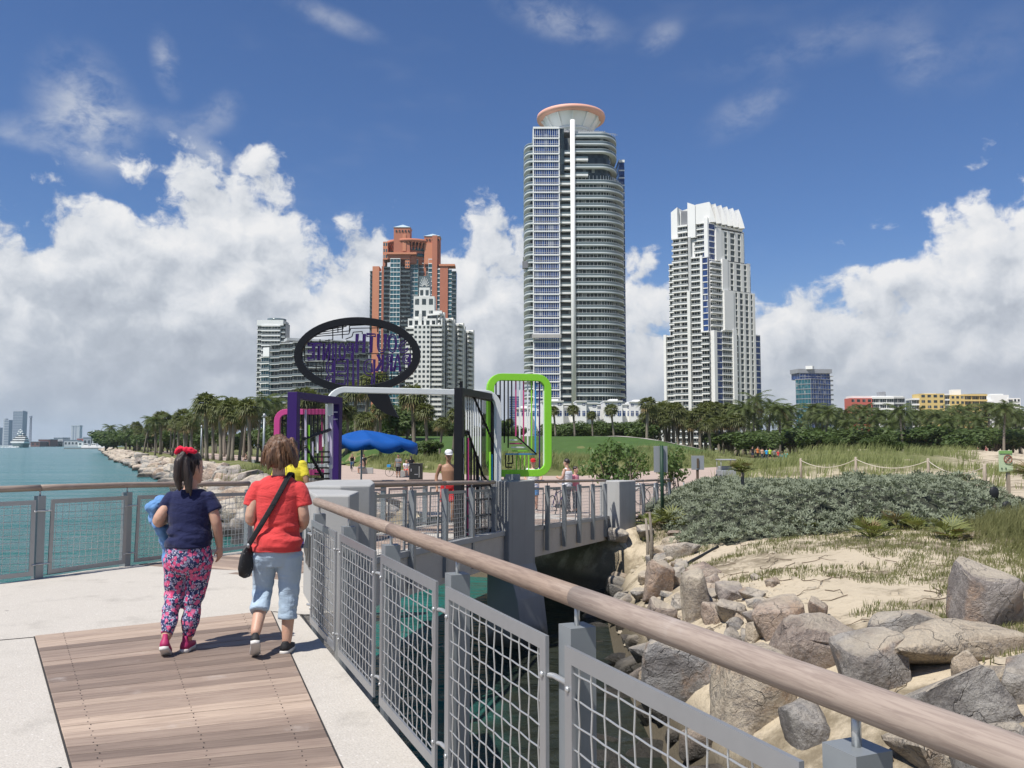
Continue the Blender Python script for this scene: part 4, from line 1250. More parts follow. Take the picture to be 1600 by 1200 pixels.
B.strip(1328, 1362, 622, None, 'punch', wall=M_red, T=12, fh=4.4, mull=4.2)
B.strip(1362, 1396, 620, None, 'balcony', wall=M_white, gl=M_gdark, T=12, fh=4.4, sh=1.5, pr=1.0, rail=0)
B.strip(1393, 1415, 620, None, 'balcony', wall=M_greywall, gl=M_gdark, T=12, out=-1.5, fh=4.4, sh=1.2, pr=1.0, rail=0)
B.strip(1330, 1412, 618.5, 622.5, 'wall', wall=M_white, T=10, out=-1.5)
B.strip(1377, 1387, 612, 619, 'wall', wall=M_metal, T=5, out=-4)
B.strip(1383, 1385, 611.5, 619, 'wall', wall=M_metal, T=3, out=-3)
B = Building('apartment_block', 'yellow apartment block with dark balconies and rooftop garden', 700, px=1490)
B.strip(1437, 1475, 615, None, 'punch', wall=M_yellow, T=14, fh=4.3, mull=5.0)
B.strip(1474, 1484, 615, None, 'balcony', wall=M_offwhite, gl=M_gdark, T=12, out=-0.8, fh=4.3, sh=1.2, rail=0)
B.strip(1484, 1506, 617, None, 'punch', wall=M_yellow, T=14, out=0.5, fh=4.3, mull=4.6)
B.strip(1505, 1541, 616, None, 'balcony', wall=M_yellow, gl=M_gdark, T=14, out=1.0, fh=4.3, sh=1.4, pr=1.6, rail=0)
B.strip(1426, 1441, 622, None, 'balcony', wall=M_white, gl=M_gdark, T=12, out=-1.4, fh=4.3, sh=1.4, rail=0)
B.strip(1448, 1465, 614, 616, 'wall', wall=M_white, T=6, out=-3)
B.strip(1493, 1506, 608, 617, 'wall', wall=M_white, T=6, out=-5)
B.strip(1519, 1541, 615, 618, 'wall', wall=M_metal, T=8, out=-0.5)
B = Building('apartment_block', 'white stepped apartment block at the far right above the palms', 740, px=1570)
B.strip(1538, 1552, 626, None, 'balcony', wall=M_white, gl=M_gdark, T=12, fh=4.2, sh=1.3, rail=0)
B.strip(1548, 1576, 617, None, 'wall', wall=M_white, T=14, out=-0.5)
B.strip(1574, 1583, 622, None, 'balcony', wall=M_white, gl=M_gdark, T=12, out=0.2, fh=4.2, sh=1.2, rail=0)
B.strip(1582, 1593, 622, None, 'punch', wall=M_white, T=12, out=0.4, fh=4.2, mull=3.4)
B.strip(1548, 1566, 644, None, 'punch', wall=M_white, T=12, out=2.0, fh=4.2, mull=4.4)
B.strip(1550, 1570, 615, 618, 'wall', wall=M_offwhite, T=6, out=-3)
B.strip(1597, 1612, 643, None, 'punch', wall=M_white, T=12, out=1.0, fh=4.2, mull=4.0)
B = Building('office_block', 'far grey tower seen through the bars of the green frame', 1500, px=805)
B.strip(796, 812, 619, None, 'glass', gl=M_gblue, wall=M_greywall, T=16, fh=4.0, mull=3.0)

# ---- white villas at the foot of the tallest tower
random.seed(8)
vill = [(806, 828, 638, 3), (828, 846, 632, 2), (846, 880, 627, 3), (880, 900, 636, 2), (900, 916, 627, 2), (914, 933, 630, 2), (931, 946, 634, 2), (944, 972, 627, 3), (971, 986, 632, 2), (984, 1006, 628, 3),
        (1004, 1020, 637, 2), (1018, 1046, 631, 3)]
spots_v = ['at the left end of the villa row, behind the green frame', 'second in the villa row, behind the bars of the green frame', 'third in the villa row, just right of the green frame', 'fourth in the villa row, low and set back',
           'fifth in the villa row with a raised box roof', 'sixth in the villa row', 'seventh in the villa row, low', 'eighth in the villa row, broad and high', 'ninth in the villa row', 'tenth in the villa row, near the fin-crowned tower',
           'eleventh in the villa row, low', 'last on the right of the villa row before the palms']
for (x0, x1, yt, k), sp in zip(vill, spots_v):
    Bv = Building('white_villa', 'white flat-roofed villa ' + sp, 230 + random.uniform(-5, 8), px=(x0 + x1) / 2, cat='villa', group='white villas below the tallest tower')
    Bv.strip(x0, x1, yt, None, 'wall', wall=M_white, T=9)
    Bv.strip(x0 - 0.6, x1 + 0.6, yt - 1.0, yt + 0.6, 'wall', wall=M_white, T=9.5, out=0.35)
    w = x1 - x0
    for i in range(k):
        xa = x0 + w * (i + 0.22) / k; xb = xa + min(7.5, w / k * 0.55)
        for (ya, yb_) in ((642, 650),) + (((yt + 3, yt + 6.5),) if (i + k) % 2 else ()):
            a, b_, d, nn, L = Bv.frame(xa, xb); mb = MB()
            Bv.slab(mb, a, d, nn, 0, L, -0.3, 0.05, Bv.Z(yb_, xa), Bv.Z(ya, xa)); win = Bv.mesh_at(mb, 'window', M_gblue)
            mb = MB(); Bv.slab(mb, a, d, nn, L * 0.46, L * 0.54, 0.02, 0.1, Bv.Z(yb_, xa), Bv.Z(ya, xa)); Bv.slab(mb, a, d, nn, 0, L, 0.021, 0.09, Bv.Z(ya + 2.4, xa), Bv.Z(ya + 2.0, xa))
            Bv.mesh_at(mb, 'frame', M_white, par=win)
    if k == 3: Bv.strip(x0 + w * 0.35, x0 + w * 0.8, yt - 4, yt, 'wall', wall=M_white, T=6, out=-2)

# ------------------------------------------------------------------ rocks
def rock_mat():
    m, t, b = mk('granite')
    co = coords(t); wp = geo_pos(t); r = obj_rand(t)
    off = t.xyz(t.m('MULTIPLY', r, 31.0), t.m('MULTIPLY', r, 57.0), t.m('MULTIPLY', r, 13.0))
    add = t.n.new('ShaderNodeVectorMath'); t.l.new(wp, add.inputs[0]); t.l.new(off, add.inputs[1]); p = t.map(add.outputs[0], scale=(1.5, 1.5, 1.5), rot=(0.6, 0.4, 0.2))
    base = t.ramp(r, [(0.0, (0.37, 0.355, 0.33)), (0.25, (0.50, 0.45, 0.38)), (0.45, (0.31, 0.30, 0.29)), (0.6, (0.45, 0.345, 0.27)), (0.75, (0.52, 0.46, 0.37)), (0.9, (0.55, 0.46, 0.34)), (1.0, (0.48, 0.34, 0.25))])
    n1 = t.noise(p, 1.6, 7.0, 0.68, 0.5)
    c = t.mix(t.step(n1, 0.38, 0.62), t.mix(1.0, base, (0.62, 0.60, 0.60, 1), 'MULTIPLY'), base)
    rust = t.noise(t.map(p, loc=(7, 3, 1)), 0.9, 5.0, 0.6)
    c = t.mix(t.m('MULTIPLY', t.step(rust, 0.54, 0.70), 0.6), c, (0.42, 0.26, 0.15, 1))
    vein = t.noise(t.map(p, scale=(1, 1, 2.0), rot=(0.5, 0.3, 0)), 1.2, 6.0, 0.7, 0.8)
    c = t.mix(t.m('MULTIPLY', t.step(t.m('ABSOLUTE', t.m('SUBTRACT', vein, 0.5)), 0.03, 0.0), 0.6), c, (0.14, 0.13, 0.125, 1))
    wn_ = t.n.new('ShaderNodeTexNoise'); wn_.inputs['Scale'].default_value = 2.2; wn_.inputs['Detail'].default_value = 4.0; t.l.new(p, wn_.inputs['Vector'])
    wm_ = t.n.new('ShaderNodeVectorMath'); wm_.operation = 'MULTIPLY_ADD'; t.l.new(wn_.outputs['Color'], wm_.inputs[0]); wm_.inputs[1].default_value = (0.7, 0.7, 0.7); t.l.new(p, wm_.inputs[2])
    ed = t.vor(wm_.outputs[0], 1.15, 'DISTANCE_TO_EDGE')
    crack = t.m('MULTIPLY', t.step(ed, 0.016, 0.0), t.step(t.noise(t.map(p, loc=(2, 8, 4)), 0.8, 3.0, 0.6), 0.42, 0.58))
    c = t.mix(t.m('MULTIPLY', crack, 0.35), c, (0.07, 0.062, 0.055, 1))
    spk = t.noise(p, 26.0, 3.0, 0.6)
    c = t.mix(t.m('MULTIPLY', t.step(spk, 0.58, 0.70), 0.45), c, (0.58, 0.54, 0.48, 1))
    nz = t.sep(t.n.new('ShaderNodeNewGeometry').outputs['Normal'])[2]
    dust_lit = t.m('MULTIPLY', t.step(nz, 0.45, 0.95), t.step(t.noise(wp, 1.1, 5.0, 0.6), 0.35, 0.60))  # sandy dust, strengthened to paint sunlit tops into the rock colour
    c = t.mix(t.m('MULTIPLY', dust_lit, 0.75), c, (0.56, 0.485, 0.37, 1))
    z = t.sep(wp)[2]
    wet = t.step(t.m('ADD', z, t.m('MULTIPLY', t.noise(wp, 1.4, 4.0, 0.6), 0.6)), -1.45, -1.95)
    c = t.mix(wet, c, (0.040, 0.036, 0.028, 1))
    t.l.new(c, b.inputs['Base Color'])
    t.l.new(t.m('SUBTRACT', 0.85, t.m('MULTIPLY', wet, 0.45)), b.inputs['Roughness'])
    bump(t, b, t.m('ADD', t.m('SUBTRACT', t.m('MULTIPLY', n1, 1.0), t.m('MULTIPLY', crack, 0.22)), t.m('MULTIPLY', t.noise(p, 7.0, 8.0, 0.72), 0.55)), 1.0, 0.13)
    return m
M_rock = rock_mat()
def rock_mesh(seed, k=15, cuts=2, amp=0.05):
    rn = random.Random(seed)
    bm = bmesh.new()
    for i in range(k):
        v = Vector((rn.gauss(0, 1), rn.gauss(0, 1), rn.gauss(0, 1))).normalized()
        v = Vector([math.copysign(abs(c) ** 0.62, c) for c in v]) * rn.uniform(0.75, 1.0)
        bm.verts.new(v)
    res = bmesh.ops.convex_hull(bm, input=bm.verts[:])
    bmesh.ops.delete(bm, geom=[g for g in res['geom_interior'] if isinstance(g, bmesh.types.BMVert)], context='VERTS')
    bmesh.ops.dissolve_limit(bm, angle_limit=R(12), verts=bm.verts[:], edges=bm.edges[:])
    bmesh.ops.bevel(bm, geom=bm.edges[:] + bm.verts[:], offset=0.07, segments=1, profile=0.6, affect='EDGES', clamp_overlap=True)
    bmesh.ops.triangulate(bm, faces=bm.faces[:])
    for q in range(cuts):
        long_e = [e for e in bm.edges if e.calc_length() > 0.22 / (q + 1)]
        if long_e: bmesh.ops.subdivide_edges(bm, edges=long_e, cuts=1, use_grid_fill=True)
        bmesh.ops.triangulate(bm, faces=bm.faces[:])
    o = Vector((seed * 3.1, seed * 1.7, 0))
    mx = [max(abs(v.co[i]) for v in bm.verts) for i in range(3)]
    for v in bm.verts:
        p = Vector((v.co.x / mx[0], v.co.y / mx[1], v.co.z / mx[2]))
        v.co = p + p.normalized() * (amp * 1.6 * noise.noise(p * 1.3 + o) + amp * 0.8 * noise.noise(p * 3.5 + o) + amp * 0.5 * noise.noise(p * 9 + o))
    bmesh.ops.recalc_face_normals(bm, faces=bm.faces[:])
    me = bpy.data.meshes.new('boulder'); bm.to_mesh(me); bm.free()
    me.materials.append(M_rock)
    me.shade_smooth()
    try:
        me.set_sharp_from_angle(angle=R(32))
    except Exception:
        pass
    return me
ROCKS = [rock_mesh(i + 1, 12 + (i % 4) * 3) for i in range(12)]
ROCKS_LO = [rock_mesh(i + 40, 12 + (i % 3) * 3, 1) for i in range(6)]
def hit(px, py, zmin=WATER_Z - 0.15):
    r = ray(px, py).normalized(); p = Vector((0, 0, CAMZ)); t = 3.0
    while t < 400:
        q = p + r * t; g = max(gz(q.x, q.y), zmin)
        if q.z <= g: return Vector((q.x, q.y, g))
        t += max(0.04, (q.z - g) * 0.25)
    return p + r * t
def boulder(me, loc, scale, rz, label, group=None, tilt=(0, 0)):
    o = bpy.data.objects.new('boulder', me); COL.objects.link(o)
    o.location = loc; o.scale = scale; o.rotation_euler = (tilt[0], tilt[1], rz)
    return tag(o, label, 'rock', group)
random.seed(21)
BIG = [(1498, 1606, 884, 998, 2, 'tall blue-grey granite slab standing at the right edge of the bank'),
       (1362, 1480, 950, 1000, 1, 'rounded pale boulder lying just left of the tall grey slab'),
       (1386, 1610, 984, 1060, 4, 'long flat pinkish boulder below the tall grey slab'),
       (1494, 1550, 1022, 1090, 0, 'small pink boulder propped against the long flat one'),
       (1206, 1342, 970, 1064, 7, 'sandy topped boulder with a dark overhanging front in the middle of the bank'),
       (1318, 1420, 986, 1100, 5, 'upright sandy boulder at the left end of the large brown one'),
       (1388, 1600, 1028, 1160, 9, 'large brown and rust coloured boulder just above the handrail'),
       (1062, 1114, 898, 982, 3, 'upright grey boulder at the foot of the sand slope'),
       (1122, 1170, 940, 982, 8, 'square pale block of stone on the sand slope'),
       (1184, 1266, 934, 1006, 6, 'pink and grey boulder between the pale block and the sandy boulder'),
       (1008, 1056, 880, 944, 10, 'orange tinted boulder by the slanting abutment'),
       (1000, 1130, 1010, 1120, 11, 'broad dark flat boulder at the waterline under the handrail'),
       (1110, 1254, 1030, 1150, 3, 'dark grey slab leaning into the water beside the broad flat boulder'),
       (1230, 1310, 1094, 1185, 1, 'dark wet boulder seen below the handrail left of the near post'),
       (1544, 1596, 1042, 1104, 2, 'pale flat faced boulder under the small pink one'),
       (1580, 1660, 1030, 1120, 6, 'reddish boulder cut by the right edge of the picture'),
       (1404, 1524, 1140, 1230, 0, 'sandy boulder below the handrail at the bottom edge'),
       (1334, 1396, 1165, 1230, 5, 'grey boulder at the bottom edge beside the near post'),
       (1520, 1640, 1150, 1260, 7, 'brown boulder at the bottom right corner under the handrail'),
       (1130, 1160, 985, 1022, 4, 'small cream stone below the square pale block'),
       (1085, 1128, 975, 1030, 9, 'narrow pale stone leaning below the upright grey boulder'),
       (1265, 1296, 936, 980, 8, 'small pointed stone beside the pink and grey boulder'),
       (1010, 1060, 940, 1000, 2, 'grey stone half under the handrail by the abutment'),
       (1168, 1200, 975, 1010, 10, 'flat cream stone in the middle of the bank')]
big_xy = []
for (x0, x1, y0, y1, mi, lab) in BIG:
    h0 = hit((x0 + x1) / 2, y1 - 0.12 * (y1 - y0))
    Yd = h0.y + 0.15
    w = (x1 - x0) / F * Yd; h = (y1 - y0) / F * Yd
    c = at((x0 + x1) / 2, (y0 + y1) / 2, Yd)
    dp = min(w, h * 1.6) * 0.55
    boulder(ROCKS[mi], (c.x, c.y + dp * 0.5, c.z - 0.05 * h), (w * 0.53, dp, h * 0.60), random.choice((0, PI)) + random.uniform(-0.25, 0.25), lab, tilt=(random.uniform(-0.1, 0.1), random.uniform(-0.12, 0.12)))
    big_xy.append((c.x, c.y, max(w, dp)))
# smaller riprap between them, down to the water
n = 0; tries = 0
sh_r = [p for p in SHORE if -10 < p[1] < 27]
while n < 132 and tries < 9000:
    tries += 1
    y = random.uniform(4.0, 24.5); x = lerp_tab(sorted([(p[1], p[0]) for p in sh_r]), y) + random.choice((random.uniform(-0.7, 0.6), random.uniform(-0.6, 2.2)))
    s = random.uniform(0.12, 0.34) if y > 9 else random.uniform(0.2, 0.42)
    if any((x - a) ** 2 + (y - b_) ** 2 < (0.42 * w + s * 0.6) ** 2 for (a, b_, w) in big_xy): continue
    big_xy.append((x, y, s * 1.7))
    z = max(gz(x, y), WATER_Z - 0.25)
    boulder(random.choice(ROCKS), (x, y, z + s * 0.25), (s * random.uniform(0.8, 1.4), s * random.uniform(0.8, 1.3), s * random.uniform(0.6, 0.95)), random.uniform(0, 6.28),
            'small loose stone among the large boulders of the near bank', 'loose stones on the near bank', (random.uniform(-0.3, 0.3), random.uniform(-0.3, 0.3)))
    n += 1
for i in range(26):
    px, py = random.uniform(1040, 1330), random.uniform(895, 1000); h0 = hit(px, py); s = random.uniform(0.09, 0.20)
    boulder(random.choice(ROCKS), (h0.x, h0.y, h0.z + s * 0.2), (s * random.uniform(0.8, 1.5), s, s * random.uniform(0.6, 1.0)), random.uniform(0, 6.28),
            'small loose stone among the large boulders of the near bank', 'loose stones on the near bank', (random.uniform(-0.3, 0.3), random.uniform(-0.3, 0.3)))
# riprap along the channel on the left
L_sh = [(b_, a) for (a, b_) in SHORE if 27 < b_ < 1000]
L_sh.sort()
n = 0; yy = 29.0
while yy < 300 and n < 190:
    k = 5 if yy < 45 else (4 if yy < 120 else 3)
    for q in range(k):
        y = yy + random.uniform(-1, 1); dd = -0.8 + 4.8 * (q + random.uniform(0.1, 0.9)) / k
        x = lerp_tab(L_sh, y) + dd * 1.05
        s = random.uniform(0.50, 0.95) * (1.0 + yy * 0.0030)
        if inside(PAVE, x, y) or (y < 33 and x > -4.5): continue
        z = max(gz(x, y), WATER_Z - 0.3)
        boulder(random.choice(ROCKS if yy < 60 else ROCKS_LO), (x, y, z + s * 0.22), (s * random.uniform(0.9, 1.35), s * random.uniform(0.8, 1.2), s * random.uniform(0.55, 0.85)), random.uniform(0, 6.28),
                'pale grey riprap boulder in the bank along the left channel shore', 'riprap boulders on the left shore', (random.uniform(-0.25, 0.25), random.uniform(-0.25, 0.25)))
        n += 1
    yy += 1.15 + yy * 0.021
mb = MB()
FAR_R = [rock_mesh(60 + i, 10, 0) for i in range(4)]
while yy < 640:
    for q in range(4):
        y = yy + random.uniform(-3, 3); x = lerp_tab(L_sh, y) + random.uniform(-1, 4.5); s = random.uniform(0.9, 1.8)
        M_ = Matrix.Translation((x, y, max(gz(x, y), WATER_Z) + 0.1)) @ Matrix.Rotation(random.uniform(0, 6.28), 4, 'Z') @ Matrix.Diagonal((s, s, s * 0.6, 1)); me = random.choice(FAR_R)
        mb.add([M_ @ v.co for v in me.vertices], [tuple(p.vertices) for p in me.polygons])
    yy += 2.0 + (yy - 150) * 0.015
mb.build('distant_riprap', M_rock, kind='stuff')
# pebbles and rubble on the sand
mb = MB(); random.seed(4)
for i in range(760):
    if i < 560: x, y = random.gauss(3.5, 0.8), random.gauss(15.5, 3.0)
    else: x, y = random.uniform(3.0, 9), random.uniform(7, 19)
    if x < 2.2: continue
    s = random.choice((0.02, 0.025, 0.03, 0.04, 0.05, 0.08)) * random.uniform(0.7, 1.3); z = gz(x, y)
    vs = [Vector((x + s * random.uniform(0.7, 1.2) * math.cos(a), y + s * random.uniform(0.7, 1.2) * math.sin(a), z - 0.01)) for a in (0, 1.26, 2.5, 3.77, 5.0)]
    tp = [v + (Vector((x, y, z)) - v) * 0.4 + Vector((random.uniform(-0.2, 0.2) * s, 0, s * random.uniform(0.25, 0.6))) for v in vs]
    mb.add(vs + tp, [(i_, (i_ + 1) % 5, 5 + (i_ + 1) % 5, 5 + i_) for i_ in range(5)] + [(5, 6, 7, 8, 9)])
mb.build('rubble', basic('pale_rubble', (0.40, 0.345, 0.26), 0.9, 0.45, 9.0, world_co=True), kind='stuff')

# ------------------------------------------------------------------ plants
def leaf_mat(name, c1, c2, rough=0.55, trans=0.3, rnd=0.10, patch=0.8):
    m, t, b = mk(name)
    co = geo_pos(t)
    n = t.noise(co, patch, 3.0, 0.6); r = obj_rand(t)
    isl = t.n.new('ShaderNodeNewGeometry').outputs['Random Per Island']
    f = t.m('ADD', t.m('MULTIPLY', n, 0.55), t.m('MULTIPLY', isl, 0.45))
    c = t.mix(f, tuple(c1) + (1,), tuple(c2) + (1,))
    c = t.mix(t.m('MULTIPLY', r, rnd), c, (0.10, 0.085, 0.035, 1))
    t.l.new(c, b.inputs['Base Color']); b.inputs['Roughness'].default_value = rough
    b.inputs['Specular IOR Level'].default_value = 0.35
    if trans:
        tr = t.n.new('ShaderNodeBsdfTranslucent'); t.l.new(t.mix(1.0, c, (1.2, 1.25, 0.7, 1), 'MULTIPLY'), tr.inputs['Color'])
        ms = t.n.new('ShaderNodeMixShader'); ms.inputs[0].default_value = trans
        t.l.new(b.outputs[0], ms.inputs[1]); t.l.new(tr.outputs[0], ms.inputs[2])
        t.l.new(ms.outputs[0], t.n['Material Output'].inputs[0])
    return m
M_coco = leaf_mat('coconut_leaf', (0.046, 0.074, 0.020), (0.135, 0.165, 0.050))
M_sabal = leaf_mat('cabbage_palm_leaf', (0.060, 0.082, 0.024), (0.165, 0.175, 0.058))
M_dead = leaf_mat('dead_palm_leaf', (0.14, 0.105, 0.05), (0.24, 0.18, 0.085), 0.8, 0.15)
M_broad = leaf_mat('broad_leaf', (0.036, 0.068, 0.017), (0.110, 0.160, 0.042))
M_grape = leaf_mat('sea_grape_leaf', (0.050, 0.100, 0.022), (0.120, 0.200, 0.055), rnd=0.1)
M_lav = leaf_mat('sea_lavender_leaf', (0.115, 0.142, 0.092), (0.300, 0.335, 0.240), 0.7, 0.15, 0.1, 0.7)
M_pmetto = leaf_mat('palmetto_leaf', (0.110, 0.150, 0.045), (0.290, 0.300, 0.100), rnd=0.25)
M_oats = leaf_mat('sea_oats', (0.115, 0.150, 0.048), (0.280, 0.290, 0.120), 0.8, 0.25, 0.0, 0.25)
M_bank = leaf_mat('dry_bank_grass', (0.095, 0.115, 0.040), (0.235, 0.225, 0.095), 0.8, 0.2, 0.0, 0.8)
M_bark = basic('palm_bark', (0.20, 0.17, 0.135), 0.9, 0.25, 2.0, 0.6, 12.0, 0.05, rnd=0.2)
M_bark2 = basic('tree_bark', (0.15, 0.12, 0.09), 0.9, 0.25, 2.0, 0.6, 12.0, 0.05, rnd=0.2)

def frond(mb, base, ang, elev, L, droop, n=20, lw=0.07, ll=0.75, mi=0, rn=random):
    """feather frond: a curved rib with hanging leaflets on both sides"""
    dh = Vector((math.cos(ang), math.sin(ang), 0)); sd = Vector((-dh.y, dh.x, 0))
    pts = []; p = Vector(base); e = elev
    for i in range(n + 1):
        pts.append(p.copy()); e -= droop / n
        p = p + (dh * math.cos(e) + Vector((0, 0, math.sin(e)))) * (L / n)
    mb.tube([pts[0], pts[n // 2], pts[-1]], [0.035, 0.022, 0.006], 3, mi, caps=False)
    for i in range(2, n + 1):
        t = i / n; l = ll * math.sin(PI * min(1, 0.15 + 0.85 * t) ** 0.8) ** 0.6 + 0.12
        d = (pts[i] - pts[i - 1]).normalized()
        for s in (-1, 1):
            tip = pts[i] + sd * (s * l * 0.80) + d * (l * 0.45) + Vector((0, 0, -l * rn.uniform(0.25, 0.60)))
            a = pts[i] + d * lw; b_ = pts[i] - d * lw
            mb.add([a, b_, tip], [(0, 1, 2)], mi)
def coconut_parts(seed, H=8.0, lean=0.8, L=3.0, nf=22):
    rn = random.Random(seed)
    la = rn.uniform(0, 6.28)
    tr = MB(); pts = []; rad = []
    for i in range(9):
        t = i / 8; k = lean * t ** 1.6
        pts.append((math.cos(la) * k, math.sin(la) * k, H * t - 0.3)); rad.append(0.20 - 0.09 * t + (0.10 if i == 0 else 0))
    tr.tube(pts, rad, 9)
    top = Vector(pts[-1])
    frs = []
    for i in range(nf):
        a = i * 2.399 + rn.uniform(-0.2, 0.2); q = i / nf
        frs.append((a, 1.25 - 1.75 * q + rn.uniform(-0.15, 0.15), L * rn.uniform(0.85, 1.1), rn.uniform(1.2, 1.9)))
    return tr, top, frs
def palm_proto_meshes(seed, **kw):
    tr, top, frs = coconut_parts(seed, **kw)
    rn = random.Random(seed + 9)
    cr = MB()
    for (a, e, L, d) in frs: frond(cr, top, a, e, L, d, 15, 0.085, 0.8, 0 if e > -0.25 else (1 if rn.random() < 0.4 else 0), rn)
    for k in range(7):
        a = k * 0.9; cr.lathe([(0.02, -0.12), (0.11, 0), (0.02, 0.13)], 6, tuple(top + Vector((0.22 * math.cos(a), 0.22 * math.sin(a), -0.15))), 1)
    tm = tr.mesh('trunk'); tm.materials.append(M_bark)
    cm = cr.mesh('crown'); cm.materials.append(M_coco); cm.materials.append(M_dead)
    return tm, cm, kw.get('H', 8.0)
def fan(mb, base, d, size, n=11, mi=0, rn=random, pet=0.5, spread=2.5, droop=0.35, bw=0.055):
    """palmate leaf: stalk and radiating blades"""
    d = Vector(d).normalized(); u = d.cross(Vector((0, 0, 1)))
    u = u.normalized() if u.length > 0.05 else Vector((1, 0, 0))
    hub = Vector(base) + d * pet
    if pet > 0.12: mb.tube([base, hub], [0.022, 0.014], 3, mi, caps=False)
    for i in range(n):
        a = (i / (n - 1) - 0.5) * spread
        dr = (d * math.cos(a) + u * math.sin(a)).normalized()
        l = size * (1 - 0.18 * abs(a) / spread * 2) * rn.uniform(0.85, 1.08)
        mid = hub + dr * (l * 0.55); tip = hub + dr * l + Vector((0, 0, -droop * l * rn.uniform(0.5, 1.3)))
        w = dr.cross(d.cross(u)).normalized() if False else (u * math.cos(a) - d * math.sin(a)).normalized()
        mb.add([hub, mid + w * bw, mid - w * bw, tip], [(0, 2, 1), (1, 2, 3)], mi)
def sabal_proto(seed, H=6.0, R_=1.25, nf=38):
    rn = random.Random(seed)
    tr = MB(); k = rn.uniform(-0.25, 0.25)
    tr.tube([(k * (i / 6) ** 2, 0, H * i / 6 - 0.3) for i in range(7)], [0.24, 0.19, 0.18, 0.18, 0.19, 0.21, 0.24], 9)
    top = Vector((k, 0, H - 0.2)); cr = MB()
    for i in range(nf):
        a = i * 2.399 + rn.uniform(-0.3, 0.3); q = (i + 0.5) / nf; e = math.asin(max(-1, min(1, 1 - 1.75 * q)))
        d = (math.cos(a) * math.cos(e), math.sin(a) * math.cos(e), math.sin(e))
        fan(cr, top, d, R_ * 0.85 * rn.uniform(0.85, 1.15), 10, 1 if (q > 0.86 and rn.random() < 0.75) else 0, rn, R_ * 0.45, 2.6, 0.45, 0.085)
    tm = tr.mesh('trunk'); tm.materials.append(M_bark)
    cm = cr.mesh('crown'); cm.materials.append(M_sabal); cm.materials.append(M_dead)
    return tm, cm, H
def broad_proto(seed, H=6.0, W=5.0, nl=2000, ls=0.30, m=None, trunks=1, low=0.22):
    rn = random.Random(seed)
    tr = MB(); lobes = []
    for k in range(9):
        a = rn.uniform(0, 6.28); r = W * 0.5 * rn.uniform(0.15, 0.72)
        lobes.append((Vector((r * math.cos(a), r * math.sin(a), H * rn.uniform(low + 0.2, 0.86))), W * rn.uniform(0.16, 0.27)))
    for k in range(trunks):
        o = Vector((rn.uniform(-0.3, 0.3) * (trunks - 1), rn.uniform(-0.3, 0.3) * (trunks - 1), -0.2))
        tr.tube([o, o + Vector((0.1, 0, H * 0.2)), o + Vector((0.0, 0.1, H * 0.42))], [0.05 * W * 0.6, 0.035 * W * 0.6, 0.025 * W * 0.6], 7)
    for (c, r) in lobes: tr.tube([(0, 0, H * 0.18), (c.x * 0.5, c.y * 0.5, H * 0.18 + (c.z - H * 0.18) * 0.6), tuple(c)], [0.018 * W, 0.012 * W, 0.004 * W], 5, caps=False)
    cr = MB()
    for i in range(nl):
        c, r = lobes[i % len(lobes)]
        v = Vector((rn.gauss(0, 1), rn.gauss(0, 1), rn.gauss(0, 1))).normalized()
        p = c + Vector((v.x, v.y, v.z * 0.75)) * (r * rn.uniform(0.55, 1.15))
        nrm = (v + Vector((rn.gauss(0, 0.6), rn.gauss(0, 0.6), rn.gauss(0.3, 0.5)))).normalized()
        u = nrm.cross(Vector((rn.gauss(0, 1), rn.gauss(0, 1), rn.gauss(0, 1)))).normalized(); w = nrm.cross(u)
        s = ls * rn.uniform(0.6, 1.3)
        cr.add([p - u * s, p - w * s * 0.55 + nrm * s * 0.15, p + u * s, p + w * s * 0.55 + nrm * s * 0.15], [(0, 1, 2), (0, 2, 3)])
    tm = tr.mesh('trunk'); tm.materials.append(M_bark2)
    cm = cr.mesh('crown'); cm.materials.append(m or M_broad)
    return tm, cm, H
COCO = [palm_proto_meshes(i + 1, H=8.0, lean=0.5 + 0.5 * (i % 3), L=2.7 + 0.3 * (i % 2), nf=20 + 2 * (i % 3)) for i in range(4)]
SABAL = [sabal_proto(i + 1, 6.0, 1.3 + 0.15 * (i % 2), 36 + 6 * (i % 2)) for i in range(4)]
BROAD = [broad_proto(i + 1, 6.0, 6.0 + (i % 2)) for i in range(4)]
ORD = {}
def ordinal(n):
    return '%d%s' % (n, 'th' if 10 <= n % 100 <= 20 else {1: 'st', 2: 'nd', 3: 'rd'}.get(n % 10, 'th'))
def number_rows():
    """say which one: count look-alikes from the left as seen from the pier"""
    for lab, objs in ORD.items():
        objs.sort(key=lambda o: o.location.x / o.location.y)
        hs = sorted(o.scale.z for o in objs)
        for i, o in enumerate(objs):
            k = 'tall ' if o.scale.z > hs[int(len(hs) * 0.7)] else ('low ' if o.scale.z < hs[int(len(hs) * 0.3)] else '')
            o['label'] = k + lab + ', ' + (ordinal(i + 1) + ' from the left' if i else 'leftmost')
def tree(kind, proto, x, y, h, rz, label, group, width=1.0, cat=None):
    tm, cm, H = proto
    t = thing(kind, label, cat or ('palm' if 'palm' in kind else 'tree'), (x, y, gz(x, y) - 0.05), group)
    k = h / H
    t.scale = (k * width, k * width, k); t.rotation_euler = (random.gauss(0, 0.045), random.gauss(0, 0.045), rz)
    for nm, me in (('trunk', tm), ('crown', cm)):
        o = bpy.data.objects.new(nm, me); COL.objects.link(o); o.parent = t
    if group: ORD.setdefault(label, []).append(t)
    return t
def tree_px(kind, proto, px, ytop, Y, label, group, width=1.0):
    p = at(px, ytop, Y); g = gz(p.x, Y)
    return tree(kind, proto, p.x, Y, p.z - g, random.uniform(0, 6.28), label, group, width)
